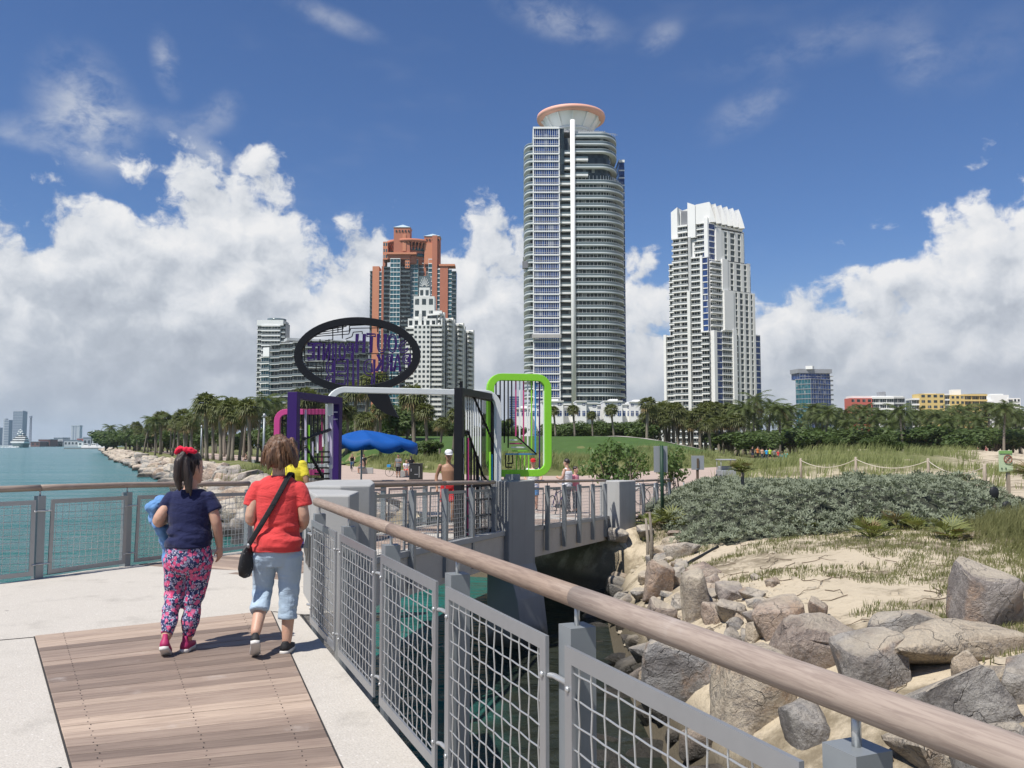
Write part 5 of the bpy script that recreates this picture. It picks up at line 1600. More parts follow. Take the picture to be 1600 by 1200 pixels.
def big_palm(px, ytop, Y, seed, label):
    """a palm near enough to tell its fronds apart: every frond an own part"""
    p = at(px, ytop, Y); g = gz(p.x, Y); H = (p.z - g) * 0.86
    tr, top, frs = coconut_parts(seed, H=H, lean=0.6, L=H * 0.36, nf=24)
    t = thing('coconut_palm', label, 'palm', (p.x, Y, g)); rn = random.Random(seed)
    o = tr.build('trunk', M_bark); o.parent = t
    c = MB(); c.lathe([(0.05, -0.4), (0.28, -0.1), (0.20, 0.3), (0.03, 0.7)], 8, tuple(top)); crown = c.build('crown', M_coco); crown.parent = t
    for (a, e, L, d) in frs:
        m = MB(); frond(m, top, a, e, L, d, 20, 0.07, H * 0.095, 0, rn)
        f = m.build('frond', M_dead if e < -0.3 and rn.random() < 0.3 else M_coco); f.parent = crown
big_palm(1175, 608, 185, 31, 'tall coconut palm standing clear of the row right of the fin-crowned tower')
big_palm(404, 610, 130, 32, 'slender coconut palm rising in front of the slim white tower')
big_palm(336, 614, 150, 33, 'taller of the two coconut palms above the left grove')
big_palm(319, 628, 158, 34, 'shorter of the two coconut palms above the left grove')
big_palm(437, 612, 150, 35, 'coconut palm behind the magenta frame')
big_palm(244, 646, 190, 36, 'coconut palm leaning over the riprap shore')
random.seed(77)
g1 = 'palms of the left promenade grove'
for i in range(72):
    Y = 100 * (4.4) ** (i / 71) * random.uniform(0.97, 1.03)
    xs_ = lerp_tab(L_sh, Y)
    x = xs_ + random.choice((random.uniform(9.5, 13), random.uniform(17, 34)))
    if inside(PAVE, x, Y): x += 7
    tree('cabbage_palm', SABAL[i % 4], x, Y, random.uniform(5.2, 8.6) * (1.0 + 0.0006 * Y), random.uniform(0, 6.28), 'cabbage palm in the left promenade grove', g1, 1.05)
for i in range(34):
    Y = random.uniform(125, 470); x = lerp_tab(L_sh, Y) + random.uniform(14, 46)
    tree('sea_grape_tree', BROAD[i % 4], x, Y, random.uniform(5.0, 7.2), random.uniform(0, 6.28), 'bushy tree among the left promenade palms', 'bushy trees of the left grove', 1.25)
for i in range(14):
    px = 168 + 8.5 * i + random.uniform(-3, 3)
    tree_px('sea_grape_tree', BROAD[i % 4], px, random.uniform(672, 684) - 0.06 * (px - 168), 420 - 14 * i, 'bushy tree above the far left riprap', 'bushy trees above the left riprap', 1.7)
for (px, yt, Y) in ((165, 666, 430), (199, 667, 340), (226, 655, 260), (268, 652, 215), (289, 656, 240), (382, 634, 170), (352, 640, 180)):
    tree_px('coconut_palm', COCO[px % 4], px, yt, Y, 'coconut palm rising from the left promenade grove', 'coconut palms of the left grove')
for (px, yt, Y, lab) in ((668, 640, 104, 'dark trunked cabbage palm left of the black frame, the tallest on the lawn'), (686, 659, 100, 'short cabbage palm between two taller ones on the lawn'), (708, 645, 106, 'cabbage palm on the lawn partly behind the black frame'),
                         (898, 638, 150, 'lone cabbage palm in front of the villas right of the green frame'), (868, 640, 152, 'cabbage palm touching the right side of the green frame'), (926, 647, 158, 'round headed cabbage palm in front of the middle villas'),
                         (959, 638, 156, 'cabbage palm before the broad high villa'), (1010, 629, 165, 'slender cabbage palm before the last villas')):
    tree_px('cabbage_palm', SABAL[px % 4], px, yt, Y, lab, None, 1.1)
tree_px('coconut_palm', COCO[1], 562, 650, 165, 'coconut palm just above the blue umbrella', None)
for i in range(24):
    px = 525 + 285 * i / 23 + random.uniform(-6, 6); yt = random.uniform(652, 667)
    k = i % 3 == 1
    tree_px('cabbage_palm' if k else 'sea_grape_tree', SABAL[i % 4] if k else BROAD[i % 4], px, yt, random.uniform(168, 200), 'cabbage palm in the belt behind the lawn' if k else 'bushy tree in the belt behind the lawn', 'tree belt behind the lawn', 1.3 if not k else 1.1)
for i in range(20):
    px = 860 + 150 * i / 19 + random.uniform(-4, 4); yt = random.uniform(656, 668)
    tree_px('sea_grape_tree', BROAD[i % 4], px, yt, random.uniform(172, 195), 'bushy tree in the hedge below the villas', 'bushy trees below the villas', 1.4)
for i in range(30):
    px = 1006 + 145 * i / 29 + random.uniform(-5, 5); yt = random.uniform(634, 662)
    tree_px('cabbage_palm', SABAL[i % 4], px, yt, random.uniform(165, 235), 'cabbage palm in the row below the fin-crowned tower', 'cabbage palms below the fin-crowned tower', 1.25)
for i in range(64):
    px = 1140 + 480 * i / 63 + random.uniform(-8, 8); yt = random.uniform(630, 664) + (4 if px > 1300 else 0)
    tree_px('coconut_palm', COCO[i % 4], px, yt, random.uniform(185, 275), 'coconut palm in the row behind the dunes', 'coconut palms behind the dunes', 1.15)
for i in range(34):
    px = 1130 + 480 * i / 33 + random.uniform(-8, 8); yt = random.uniform(664, 678)
    tree_px('sea_grape_tree', BROAD[i % 4], px, yt, random.uniform(170, 230), 'shrub under the coconut row behind the dunes', 'shrubs under the coconut row', 1.8)
for (px, yt, Y, w, lab) in ((1303, 683, 88, 1.5, 'dark round shrub on the dune, leftmost of the four'), (1362, 682, 92, 1.2, 'dark shrub on the dune, second from the left'), (1383, 678, 90, 1.0, 'tall dark shrub on the dune, third from the left'), (1402, 688, 90, 1.3, 'small dark shrub on the dune, rightmost of the four'),
                            (664, 686, 92, 1.6, 'grey green shrub at the edge of the lawn beside the umbrella')):
    tree_px('dune_shrub', BROAD[px % 4], px, yt, Y, lab, None, w)['category'] = 'shrub'
GRAPE = [broad_proto(70 + i, 3.0, 3.0, 620, 0.15, M_grape, 3, 0.05) for i in range(2)]
for (px, yt, Y, w, lab) in ((945, 676, 46, 0.9, 'bright green sea grape behind the white bicycle'), (1046, 692, 47, 0.8, 'bright green sea grape between the two grey sign backs'), (985, 690, 56, 0.8, 'smaller sea grape behind the sign post')):
    t = tree_px('sea_grape', GRAPE[px % 2], px, yt, Y, lab, None, w); t['category'] = 'shrub'

number_rows()
# low fan palms along the foot of the grey-green bush
def fan_clump(seed, nf, size, m=M_pmetto, up=0.75, dead=0.15):
    rn = random.Random(seed); mb = MB()
    for i in range(nf):
        a = i * 2.399 + rn.uniform(-0.3, 0.3); e = rn.uniform(0.15, 1.3) * up
        d = (math.cos(a) * math.cos(e), math.sin(a) * math.cos(e), math.sin(e))
        fan(mb, (0, 0, 0.02), d, size * rn.uniform(0.6, 1.0), 9, 1 if rn.random() < dead else 0, rn, size * rn.uniform(0.35, 0.7), 2.0, 0.12, 0.016 * size / 0.4)
    me = mb.mesh('fronds'); me.materials.append(m); me.materials.append(M_dead)
    return me
CLUMP = [fan_clump(i, 15 + i * 3, 0.42) for i in range(4)]
fans_px = [(1016, 822, 1.2, 'nearest the bridge'), (1050, 824, 1.5, 'spiky and large, second from the bridge'), (1082, 832, 0.9, 'brownish, third from the bridge'), (1181, 826, 0.9, 'dark, fourth from the bridge'), (1266, 832, 1.1, 'dark, fifth from the bridge'),
           (1306, 825, 0.8, 'yellowish, sixth from the bridge'), (1362, 840, 1.1, 'yellow green, seventh from the bridge'), (1402, 824, 1.0, 'bright yellow, eighth from the bridge'), (1432, 828, 0.9, 'ninth from the bridge'), (1486, 842, 1.2, 'grey and dry, tenth from the bridge'), (1530, 818, 0.9, 'last on the right')]
random.seed(12)
for i, (px, py, s, lab) in enumerate(fans_px):
    h = hit(px, py)
    t = thing('fan_palm_shrub', 'low fan palm below the grey-green bush, ' + lab, 'shrub', (h.x, h.y, h.z - 0.02), 'low fan palms below the bush')
    t.scale = (s, s, s); t.rotation_euler = (0, 0, random.uniform(0, 6.28))
    o = bpy.data.objects.new('fronds', CLUMP[i % 4]); COL.objects.link(o); o.parent = t
def stalk_plant(px, py, Y, h, label, size, m, lean=0.0):
    p = at(px, py, Y); g = gz(p.x, Y)
    t = thing('stemmed_fan_palm', label, 'shrub', (p.x, Y, g))
    mb = MB(); top = Vector((p.x + lean, Y, p.z)); mb.tube([(p.x, Y, g - 0.1), (p.x + lean * 0.4, Y, (g + p.z) / 2), tuple(top)], [0.06, 0.045, 0.05], 7)
    put_under(mb.build('stem', M_bark), t)
    o = link('fronds', fan_clump(px, 26, size, m, 0.7, 0.35), None); o.parent = t; o.location = (lean, 0, p.z - g)
stalk_plant(1160, 738, 24.5, 1, 'small stemmed fan palm standing up out of the grey-green bush', 0.42, M_pmetto)
stalk_plant(1626, 750, 25.5, 1, 'dark fan palm with a drooping brown skirt at the right edge by the green sign', 0.75, M_pmetto)

# the grey-green bush: one dense mass
BUSH = [(4.2, 22.6), (5.2, 20.9), (7.5, 20.3), (10.2, 20.8), (13.2, 22.4), (15.6, 25.2), (16.2, 28.5), (15.4, 33), (13.5, 38), (9.5, 40), (6.0, 36), (4.4, 29)]
def bush_h(x, y):
    if not inside(BUSH, x, y): return -1.0
    d = segdist(BUSH, x, y, True)
    h = 0.86 * sstep(0.0, 2.2, d) ** 0.75 + 0.16
    h += 0.20 * noise.noise(Vector((x * 0.9, y * 0.9, 2.0))) + 0.12 * noise.noise(Vector((x * 2.3, y * 2.3, 5.0)))
    return h
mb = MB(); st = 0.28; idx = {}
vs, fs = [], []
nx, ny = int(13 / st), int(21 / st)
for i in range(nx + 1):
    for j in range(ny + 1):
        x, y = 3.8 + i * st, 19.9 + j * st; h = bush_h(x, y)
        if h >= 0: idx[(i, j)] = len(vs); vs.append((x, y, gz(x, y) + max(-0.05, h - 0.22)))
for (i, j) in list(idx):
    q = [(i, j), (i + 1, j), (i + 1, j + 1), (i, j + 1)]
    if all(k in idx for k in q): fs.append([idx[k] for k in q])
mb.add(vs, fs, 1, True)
random.seed(9); n = 0
while n < 11500:
    y = 20.2 + 20 * random.random() ** 1.35; x = random.uniform(3.9, 16.4); h = bush_h(x, y)
    if h < 0: continue
    n += 1
    z = gz(x, y) + h - abs(random.gauss(0, 0.07)); s = random.uniform(0.07, 0.125) * (1.0 if y < 27 else 1.35)
    ax = Vector((random.gauss(0, 0.45), random.gauss(-0.15, 0.45), 1)).normalized()
    u = ax.cross(Vector((random.gauss(0, 1), random.gauss(0, 1), 0.1))).normalized(); w = ax.cross(u)
    c = Vector((x, y, z))
    for k in range(6):
        a = k * PI / 3 + random.uniform(-0.25, 0.25); r = u * math.cos(a) + w * math.sin(a); sd = w * math.cos(a) - u * math.sin(a)
        mid = c + r * s * 0.55 + ax * s * 0.35; tip = c + r * s + ax * s * random.uniform(0.35, 0.75)
        mb.add([c, mid + sd * s * 0.16, tip, mid - sd * s * 0.16], [(0, 1, 2, 3)])
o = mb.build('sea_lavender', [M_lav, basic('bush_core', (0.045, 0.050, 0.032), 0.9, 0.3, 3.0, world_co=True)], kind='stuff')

# grasses
def tuft(mb, x, y, z, h, n, spread, w, rn=random, lean=(0.25, 0.1)):
    for k in range(n):
        a = rn.uniform(0, 6.28); r = spread * rn.random(); b_ = Vector((x + r * math.cos(a), y + r * math.sin(a), z - 0.03))
        hh = h * rn.uniform(0.6, 1.15); o = Vector((math.cos(a), math.sin(a), 0)) * hh * rn.uniform(0.1, 0.45) + Vector((lean[0], lean[1], 0)) * hh
        s = Vector((-math.sin(a + 0.8), math.cos(a + 0.8), 0)) * w
        m = b_ + o * 0.35 + Vector((0, 0, hh * 0.62)); t = b_ + o + Vector((0, 0, hh))
        mb.add([b_ - s, b_ + s, m + s * 0.8, m - s * 0.8, t], [(0, 1, 2, 3), (3, 2, 4)])
random.seed(15)
mb = MB(); n = 0
while n < 9000:
    if n < 4600: x, y = random.uniform(-24, 20), random.uniform(62, 104)
    else: x, y = random.uniform(12, 78), random.uniform(46, 118)
    if inside(PAVE, x, y) or segdist(PAVE, x, y, True) < 0.8 or (x / y > 0.54 and y > 70): n += 1; continue
    if noise.noise(Vector((x * 0.09, y * 0.09, 0))) < (-0.42 if n < 4600 else -0.22): n += 1; continue
    tuft(mb, x, y, gz(x, y), random.uniform(0.45, 1.05), 8, 0.6, 0.022)
    n += 1
mb.build('sea_oats', M_oats, kind='stuff')
mb = MB(); n = 0
while n < 11000:
    x, y = random.uniform(3.6, 16), random.uniform(9.5, 26); n += 1
    if inside(BUSH, x, y): continue
    k = noise.noise(Vector((x * 0.55, y * 0.55, 3.0)))
    right = sstep(4.9, 7.4, x - (y - 12) * 0.22)
    edge = 1.0 - sstep(0.2, 1.6, segdist(BUSH, x, y, True))
    if k + right * 0.75 + edge * 0.5 < 0.20: continue
    tall = 0.10 + 0.50 * sstep(8.0, 10.5, x - (y - 13) * 0.25)
    tuft(mb, x, y, gz(x, y), tall * random.uniform(0.7, 1.3), 11, 0.18 + tall * 0.2, 0.006, lean=(0.2, 0.0))
mb.build('bank_grass', M_bank, kind='stuff')
# creepers and roots lying on the sand
mb = MB()
for i in range(60):
    x, y = random.gauss(5.2, 1.4), random.gauss(15.5, 2.8)
    if x < 3.2: continue
    a = random.uniform(0, 6.28); pts = []
    for k in range(6):
        pts.append((x, y, gz(x, y) + 0.012 + (0.03 if k == 3 else 0))); a += random.uniform(-0.7, 0.7); x += 0.14 * math.cos(a); y += 0.14 * math.sin(a)
    mb.tube(pts, [0.008, 0.007, 0.007, 0.006, 0.005, 0.003], 4, caps=False)
mb.build('dry_creepers', basic('dry_stems', (0.16, 0.12, 0.08), 0.9), kind='stuff')

# ------------------------------------------------------------------ painted frames and the pier sign
def paint(name, col, rough=0.5):
    return basic(name, col, rough, 0.06, 3.0, world_co=True, spec=0.22)
M_black = paint('black_paint', (0.008, 0.009, 0.012)); M_purple = paint('purple_paint', (0.034, 0.013, 0.105)); M_pink = paint('magenta_paint', (0.60, 0.075, 0.26))
M_green = paint('lime_paint', (0.25, 0.62, 0.045)); M_wpaint = paint('white_paint', (0.74, 0.77, 0.75)); M_bluep = paint('blue_paint', (0.04, 0.26, 0.55)); M_pinkbar = paint('pink_bar', (0.50, 0.06, 0.20))
M_teal = paint('teal_bar', (0.05, 0.35, 0.42)); M_lilac = paint('lilac_bar', (0.52, 0.48, 0.62))
class Plane:
    """a vertical working plane between two places: photograph pixels or metres -> points on it"""
    def __init__(s, p0, p1):
        s.p0 = Vector(p0); s.p1 = Vector(p1); s.d = (s.p1 - s.p0).normalized(); s.n = Vector((s.d.y, -s.d.x)); s.L = (s.p1 - s.p0).length
    def at(s, a, z, o=0.0):
        q = s.p0 + s.d * a + s.n * o
        return Vector((q.x, q.y, z))
    def px(s, x, y, o=0.0):
        r = ray(x, y); e = Vector((r.x, r.y))
        det = e.x * -s.d.y + e.y * s.d.x
        t = (s.p0.x * -s.d.y + s.p0.y * s.d.x) / det
        q = e * t + s.n * o
        return Vector((q.x, q.y, CAMZ + r.z * t))
    def az(s, x, y):
        p = s.px(x, y); return ((p.xy - s.p0).dot(s.d), p.z)
def sweep(mb, pl, path, closed, w, dpt, mi=0):
    """band of width w along a path (a, z) in the plane, dpt thick across it"""
    n = len(path); vs = []
    for i in range(n):
        a = path[i - 1] if (closed or i > 0) else path[i]; b_ = path[(i + 1) % n] if (closed or i < n - 1) else path[i]
        t = Vector((b_[0] - a[0], b_[1] - a[1])).normalized(); nr = Vector((-t.y, t.x))
        k = 1.0
        if (closed or 0 < i < n - 1):
            t1 = Vector((path[i][0] - a[0], path[i][1] - a[1])).normalized(); k = 1.0 / max(0.4, t1.dot(t))
        for (s_, o) in ((1, 1), (1, -1), (-1, -1), (-1, 1)):
            q = Vector(path[i]) + nr * (s_ * w / 2 * k); vs.append(pl.at(q.x, q.y, o * dpt / 2))
    fs = []
    for i in range(n if closed else n - 1):
        j = (i + 1) % n
        for k in range(4): fs.append((i * 4 + k, i * 4 + (k + 1) % 4, j * 4 + (k + 1) % 4, j * 4 + k))
    if not closed: fs += [(3, 2, 1, 0), ((n - 1) * 4, (n - 1) * 4 + 1, (n - 1) * 4 + 2, (n - 1) * 4 + 3)]
    mb.add(vs, fs, mi)
def flip_fix(o):
    bm = bmesh.new(); bm.from_mesh(o.data); bmesh.ops.recalc_face_normals(bm, faces=bm.faces[:]); bm.to_mesh(o.data); bm.free(); return o
def bar(pl, root, m, pts, r=0.016, o=0.0, name='bar', closed=False):
    mb = MB(); path = [pl.az(x, y) for (x, y) in pts]
    for a, b_ in zip(path, path[1:]):
        mb.beam(pl.at(a[0], a[1], o), pl.at(b_[0], b_[1], o), r * 2, r * 2, up=(0, 1, 0.1))
    return mb.build(name, m, root)

# white portal over the bridge
pl = Plane((-3.62, 16.7), (-0.30, 18.0))
pw = thing('portal_frame', 'white rounded portal frame spanning the bridge under the oval sign', 'portal', (-1.9, 17, -0.2))
a0, a1 = 0.06, pl.L; zt = 2.665; r = 0.30; path = [(a0, -0.3), (a0, zt - r)]
path += [(a0 + r - r * math.cos(t), zt - r + r * math.sin(t)) for t in [PI / 2 * i / 8 for i in range(1, 9)]]
path += [(a1 - r + r * math.sin(t), zt - r + r * math.cos(t)) for t in [PI / 2 * i / 8 for i in range(0, 9)]] + [(a1, -0.3)]
mb = MB(); sweep(mb, pl, path, False, 0.115, 0.15); flip_fix(mb.build('frame', M_wpaint, pw, bevel=0.01))

# oval speech-bubble sign with the mirrored words
YO = 17.75
po = Plane((-3.4, YO), (0, YO))
so = thing('pier_sign', 'black oval speech bubble sign with mirrored purple outline letters above the portal', 'sign', (-3.0, 17.75, 1.0))
cx_, cz_ = po.az(558.5, 555); rx, rz_ = 93.0 / F * YO, 54.0 / F * YO
mb = MB(); sweep(mb, po, [(cx_ + rx * math.cos(2 * PI * i / 64), cz_ + rz_ * math.sin(2 * PI * i / 64)) for i in range(64)], True, 0.155, 0.11); flip_fix(mb.build('ring', M_black, so, bevel=0.006))
tail = [(572, 611), (588, 610), (604, 606), (606, 613), (612, 630), (623, 653), (604, 647), (590, 638), (579, 626)]
tp = [po.az(x, y) for (x, y) in tail]; n = len(tp)
mb = MB(); vs = [po.at(a, z, 0.055) for (a, z) in tp] + [po.at(a, z, -0.055) for (a, z) in tp]
mb.add(vs, [tuple(range(n)), tuple(reversed(range(n, 2 * n)))] + [(i, n + i, n + (i + 1) % n, (i + 1) % n) for i in range(n)]); flip_fix(mb.build('tail', M_black, so))
def letter(ch, x0, x1, y0, y1, root, m, w=0.020):
    """outline letter seen from behind"""
    cu = bpy.data.curves.new('letter', 'FONT'); cu.body = ch; cu.dimensions = '2D'; cu.fill_mode = 'NONE'; cu.resolution_u = 4; cu.offset = 0.055
    o = bpy.data.objects.new('letter', cu); COL.objects.link(o)
    dg = bpy.context.evaluated_depsgraph_get(); me = bpy.data.meshes.new_from_object(o.evaluated_get(dg))
    bpy.data.objects.remove(o)
    adj = {}
    for e in me.edges:
        a, b_ = e.vertices; adj.setdefault(a, []).append(b_); adj.setdefault(b_, []).append(a)
    vx = [v.co.copy() for v in me.vertices]
    if not vx: return
    mnx, mxx = min(v.x for v in vx), max(v.x for v in vx); mny, mxy = min(v.y for v in vx), max(v.y for v in vx)
    mb = MB(); seen = set()
    for s0 in list(adj):
        if s0 in seen: continue
        loop = [s0]; seen.add(s0); cur = s0; prev = None
        while True:
            nxt = [k for k in adj[cur] if k != prev and k not in seen]
            if not nxt: break
            prev, cur = cur, nxt[0]; seen.add(cur); loop.append(cur)
        path = []
        for i in loop:
            u = (vx[i].x - mnx) / max(1e-4, mxx - mnx); v = (vx[i].y - mny) / max(1e-4, mxy - mny)
            if ch == 'I': u = 0.5 + (u - 0.5) * 0.45
            path.append(po.az(x1 - u * (x1 - x0), y1 - v * (y1 - y0)))
        cl = [path[0]]
        for q in path[1:]:
            if math.hypot(q[0] - cl[-1][0], q[1] - cl[-1][1]) > 0.004: cl.append(q)
        if len(cl) > 3: sweep(mb, po, cl, True, w, 0.05)
    bpy.data.meshes.remove(me)
    if mb.v: flip_fix(mb.build('letter', m, root))
def word(txt, x0, x1, y0, y1):
    k = len(txt); w = (x1 - x0) / k
    for i, ch in enumerate(txt):              # mirrored: the first letter is the rightmost
        letter(ch, x1 - w * (i + 1) + w * 0.10, x1 - w * i - w * 0.10, y0, y1, so, M_purple)
word('SOUTH', 555, 638, 522, 551); word('POINTE', 480, 553, 537, 563); word('PARK', 586, 642, 554, 580); word('PIER', 504, 587, 562, 606)
lines = [[(488, 545), (488, 536), (510, 535)], [(506, 560), (506, 580), (486, 581)], [(511, 552), (511, 560)], [(520, 606), (520, 611)], [(535, 607), (535, 613)], [(552, 607), (552, 614)], [(580, 607), (580, 612)], [(604, 600), (604, 584)], [(612, 598), (612, 583)], [(622, 592), (622, 582)], [(632, 584), (632, 576), (640, 575)], [(560, 500), (560, 506)], [(575, 500), (575, 507), (590, 507), (590, 519)], [(606, 506), (606, 520)], [(620, 514), (620, 524)], [(630, 520), (638, 524), (638, 534)], [(520, 512), (520, 531), (508, 532)], [(528, 511), (528, 520)], [(481, 566), (481, 575)], [(494, 571), (494, 586)], [(497, 520), (536, 514), (536, 507)], [(500, 517), (541, 510), (541, 503), (590, 500)], [(493, 523), (546, 517), (546, 509), (601, 506)], [(489, 526), (545, 522), (548, 513), (611, 512), (620, 516)],
         [(535, 506), (535, 529)], [(540, 530), (550, 526), (552, 519), (566, 518), (566, 522)], [(476, 534), (476, 565), (500, 567)], [(472, 540), (472, 571), (502, 573), (502, 590)], [(470, 548), (470, 578)], [(486, 532), (486, 537)], [(500, 530), (500, 536)], [(514, 530), (514, 536)],
         [(478, 578), (497, 579), (497, 600)], [(483, 588), (490, 586), (490, 596)], [(565, 607), (565, 592), (573, 592), (573, 610)], [(590, 607), (590, 585), (627, 584)], [(598, 608), (598, 590), (622, 589)], [(641, 530), (641, 556)], [(645, 545), (645, 575)], [(560, 556), (572, 556), (572, 553), (600, 552)]]
for ln in lines: bar(po, so, M_black, ln, 0.009, 0.0, 'tracery')

# green frame on the pylon
pg = Plane((-0.52, 18.45), (0.88, 18.75))
gf = thing('art_frame', 'lime green rounded frame of coloured bars standing on the concrete pylon', 'frame', (0.2, 18.6, 0.8))
c = [pg.az(x, y) for (x, y) in ((766, 589), (855.5, 739))]
w_, h_ = c[1][0] - c[0][0], c[0][1] - c[1][1]
path = [(c[0][0] + w_ / 2 + x, c[1][1] + h_ / 2 + z) for (x, z) in rounded(w_, h_, 0.24)]
mb = MB(); sweep(mb, pg, path, True, 0.150, 0.16); flip_fix(mb.build('frame', M_green, gf, bevel=0.008))
for (x, y1, m) in ((775, 668, M_black), (781.5, 672, M_black), (788, 692, M_black), (794, 700, M_black), (799.5, 681, M_black), (806, 682, M_pinkbar), (812, 686, M_wpaint), (818, 692, M_pinkbar), (824.5, 698, M_wpaint), (830.5, 703, M_green), (836.5, 709, M_bluep), (843, 737, M_purple), (849.5, 737, M_wpaint)):
    bar(pg, gf, m, [(x, 594), (x, y1)], 0.015)
for (x0, x1, y, m) in ((796, 809, 687.5, M_wpaint), (796, 816, 693, M_pinkbar), (799, 821, 699, M_wpaint), (800, 827, 704.5, M_green), (790, 837, 709.5, M_bluep)):
    bar(pg, gf, m, [(x0, y), (x1, y)], 0.013)
bar(pg, gf, M_black, [(806, 681), (838, 710)], 0.015, 0.04)
for x in (807, 813, 819.5, 826): bar(pg, gf, M_green, [(x, 711), (x, 737)], 0.013)
for ln in ([(790, 711), (790, 730), (800, 730)], [(795, 711), (795, 722)], [(801, 711), (801, 724), (792, 724)]): bar(pg, gf, M_black, ln, 0.013, 0.0)
mb = MB(); mb.box((pg.px(800, 746).x, 18.6, 0.86), (0.35, 0.3, 0.2)); mb.build('foot', M_steel_paint, gf)

# black frame along the railing
pb = Plane((-0.98, 16.0), (-0.36, 18.4))
bf = thing('art_frame', 'black screen of white stripes standing in front of the white portal leg', 'frame', (-0.7, 17.2, -0.2))
zt = 2.58; zb = -0.20
mb = MB(); sweep(mb, pb, [(0, zb), (0, zt), (pb.L, zt), (pb.L, zb)], True, 0.15, 0.16); flip_fix(mb.build('frame', M_black, bf, bevel=0.006))
mb = MB(); mb.beam(pb.at(0.10, zt + 0.05), pb.at(0.10, zt + 0.20), 0.06, 0.06); mb.build('lug', M_black, bf)
for k in range(7):
    x = 728.5 + k * 3.7; y1 = 672 + k * 10.0
    bar(pb, bf, M_wpaint, [(x, 620), (x, y1)], 0.013)
    bar(pb, bf, M_black, [(x + 1.8, 620), (x + 1.8, 844)], 0.010, -0.012)
for k in range(11):
    x = 752 + k * 1.9; bar(pb, bf, M_black, [(x, 620), (x, 842)], 0.008, -0.01)
for (x, m, y0, y1) in ((731, M_pinkbar, 684, 846), (736, M_black, 690, 846), (741, M_black, 700, 846), (746, M_black, 712, 846), (749.5, M_wpaint, 745, 846), (765.5, M_green, 706, 838), (768, M_bluep, 710, 838)):
    bar(pb, bf, m, [(x, y0), (x, y1)], 0.02)
bar(pb, bf, M_black, [(728, 672), (752, 742), (764, 760)], 0.02, 0.03); bar(pb, bf, M_black, [(738, 620), (768, 690)], 0.02, 0.03)
for y in (760, 782, 806, 828): bar(pb, bf, M_black, [(729, y), (768, y - 3)], 0.016, 0.02)
mb = MB()
for (z0, z1) in ((1.05, 1.35), (1.42, 1.72)): mb.beam(pb.at(0.0, z0, 0.085), pb.at(0.0, z1, 0.085), 0.05, 0.01, up=(1, 0, 0))
mb.build('plate', M_steel, bf)

# purple frame along the far railing
pp = Plane((-3.66, 14.4), (-3.34, 16.35))
pf = thing('art_frame', 'dark purple upright screen of thin bars left of the portal', 'frame', (-3.5, 15.4, -0.15))
zt = 2.42; zb = -0.15
mb = MB(); sweep(mb, pp, [(0, zb), (0, zt), (pp.L, zt), (pp.L, zb)], True, 0.14, 0.17); flip_fix(mb.build('frame', M_purple, pf, bevel=0.006))
for k in range(19):
    x = 474 + k * 2.15; bar(pp, pf, M_black, [(x, 627), (x, 760)], 0.0055)
for (x, y0, y1, m, r) in ((514, 630, 649, M_wpaint, 0.045), (514.5, 650, 730, M_lilac, 0.035), (515.5, 652, 672, M_wpaint, 0.02), (513.5, 726, 732, M_wpaint, 0.04), (514, 732, 760, M_lilac, 0.025), (475, 640, 725, M_lilac, 0.016), (480, 664, 722, M_green, 0.016), (493, 680, 708, M_wpaint, 0.022), (497.5, 678, 704, M_pinkbar, 0.016), (502.5, 675, 698, M_wpaint, 0.016), (486, 690, 716, M_lilac, 0.014), (511, 672, 690, M_lilac, 0.016)):
    bar(pp, pf, m, [(x, y0), (x, y1)], r, 0.03)
bar(pp, pf, M_black, [(472, 686), (517, 670)], 0.022, 0.03); bar(pp, pf, M_black, [(474, 697), (490, 724), (502, 745)], 0.022, 0.03)
for y in (706, 714, 722, 731, 740, 748): bar(pp, pf, M_black, [(492, y), (516, y)], 0.014, 0.01)
for y in (644, 655): bar(pp, pf, M_lilac, [(517, y), (523, y)], 0.010, 0.05)

# magenta frame on the far pylon
lp = thing('concrete_pylon', 'concrete pylon behind the purple screen carrying the magenta frame', 'pylon', (-4.7, 19.2, -2.5))
mb = MB(); mb.b2(-5.1, -4.3, 19.05, 19.55, -3.4, 0.84); mb.build('shaft', M_conc_dk, lp, bevel=0.02)
pm_ = Plane((-5.35, 19.2), (-3.9, 19.3))
mf = thing('art_frame', 'magenta rounded frame half hidden behind the purple screen', 'frame', (-4.6, 19.2, 0.85))
c = [pm_.az(x, y) for (x, y) in ((434, 643.5), (521, 738))]
w_, h_ = c[1][0] - c[0][0], c[0][1] - c[1][1]
path = [(c[0][0] + w_ / 2 + x, c[1][1] + h_ / 2 + z) for (x, z) in rounded(w_, h_, 0.20)]
mb = MB(); sweep(mb, pm_, path, True, 0.125, 0.16); flip_fix(mb.build('frame', M_pink, mf, bevel=0.008))
for k in range(12):
    x = 441 + k * 6.2; bar(pm_, mf, (M_black, M_black, M_pinkbar, M_black)[k % 4], [(x, 648), (x, 734)], 0.013)
bar(pm_, mf, M_black, [(440, 657), (462, 656)], 0.016, 0.02); bar(pm_, mf, M_wpaint, [(478, 728), (514, 728)], 0.045, 0.02)

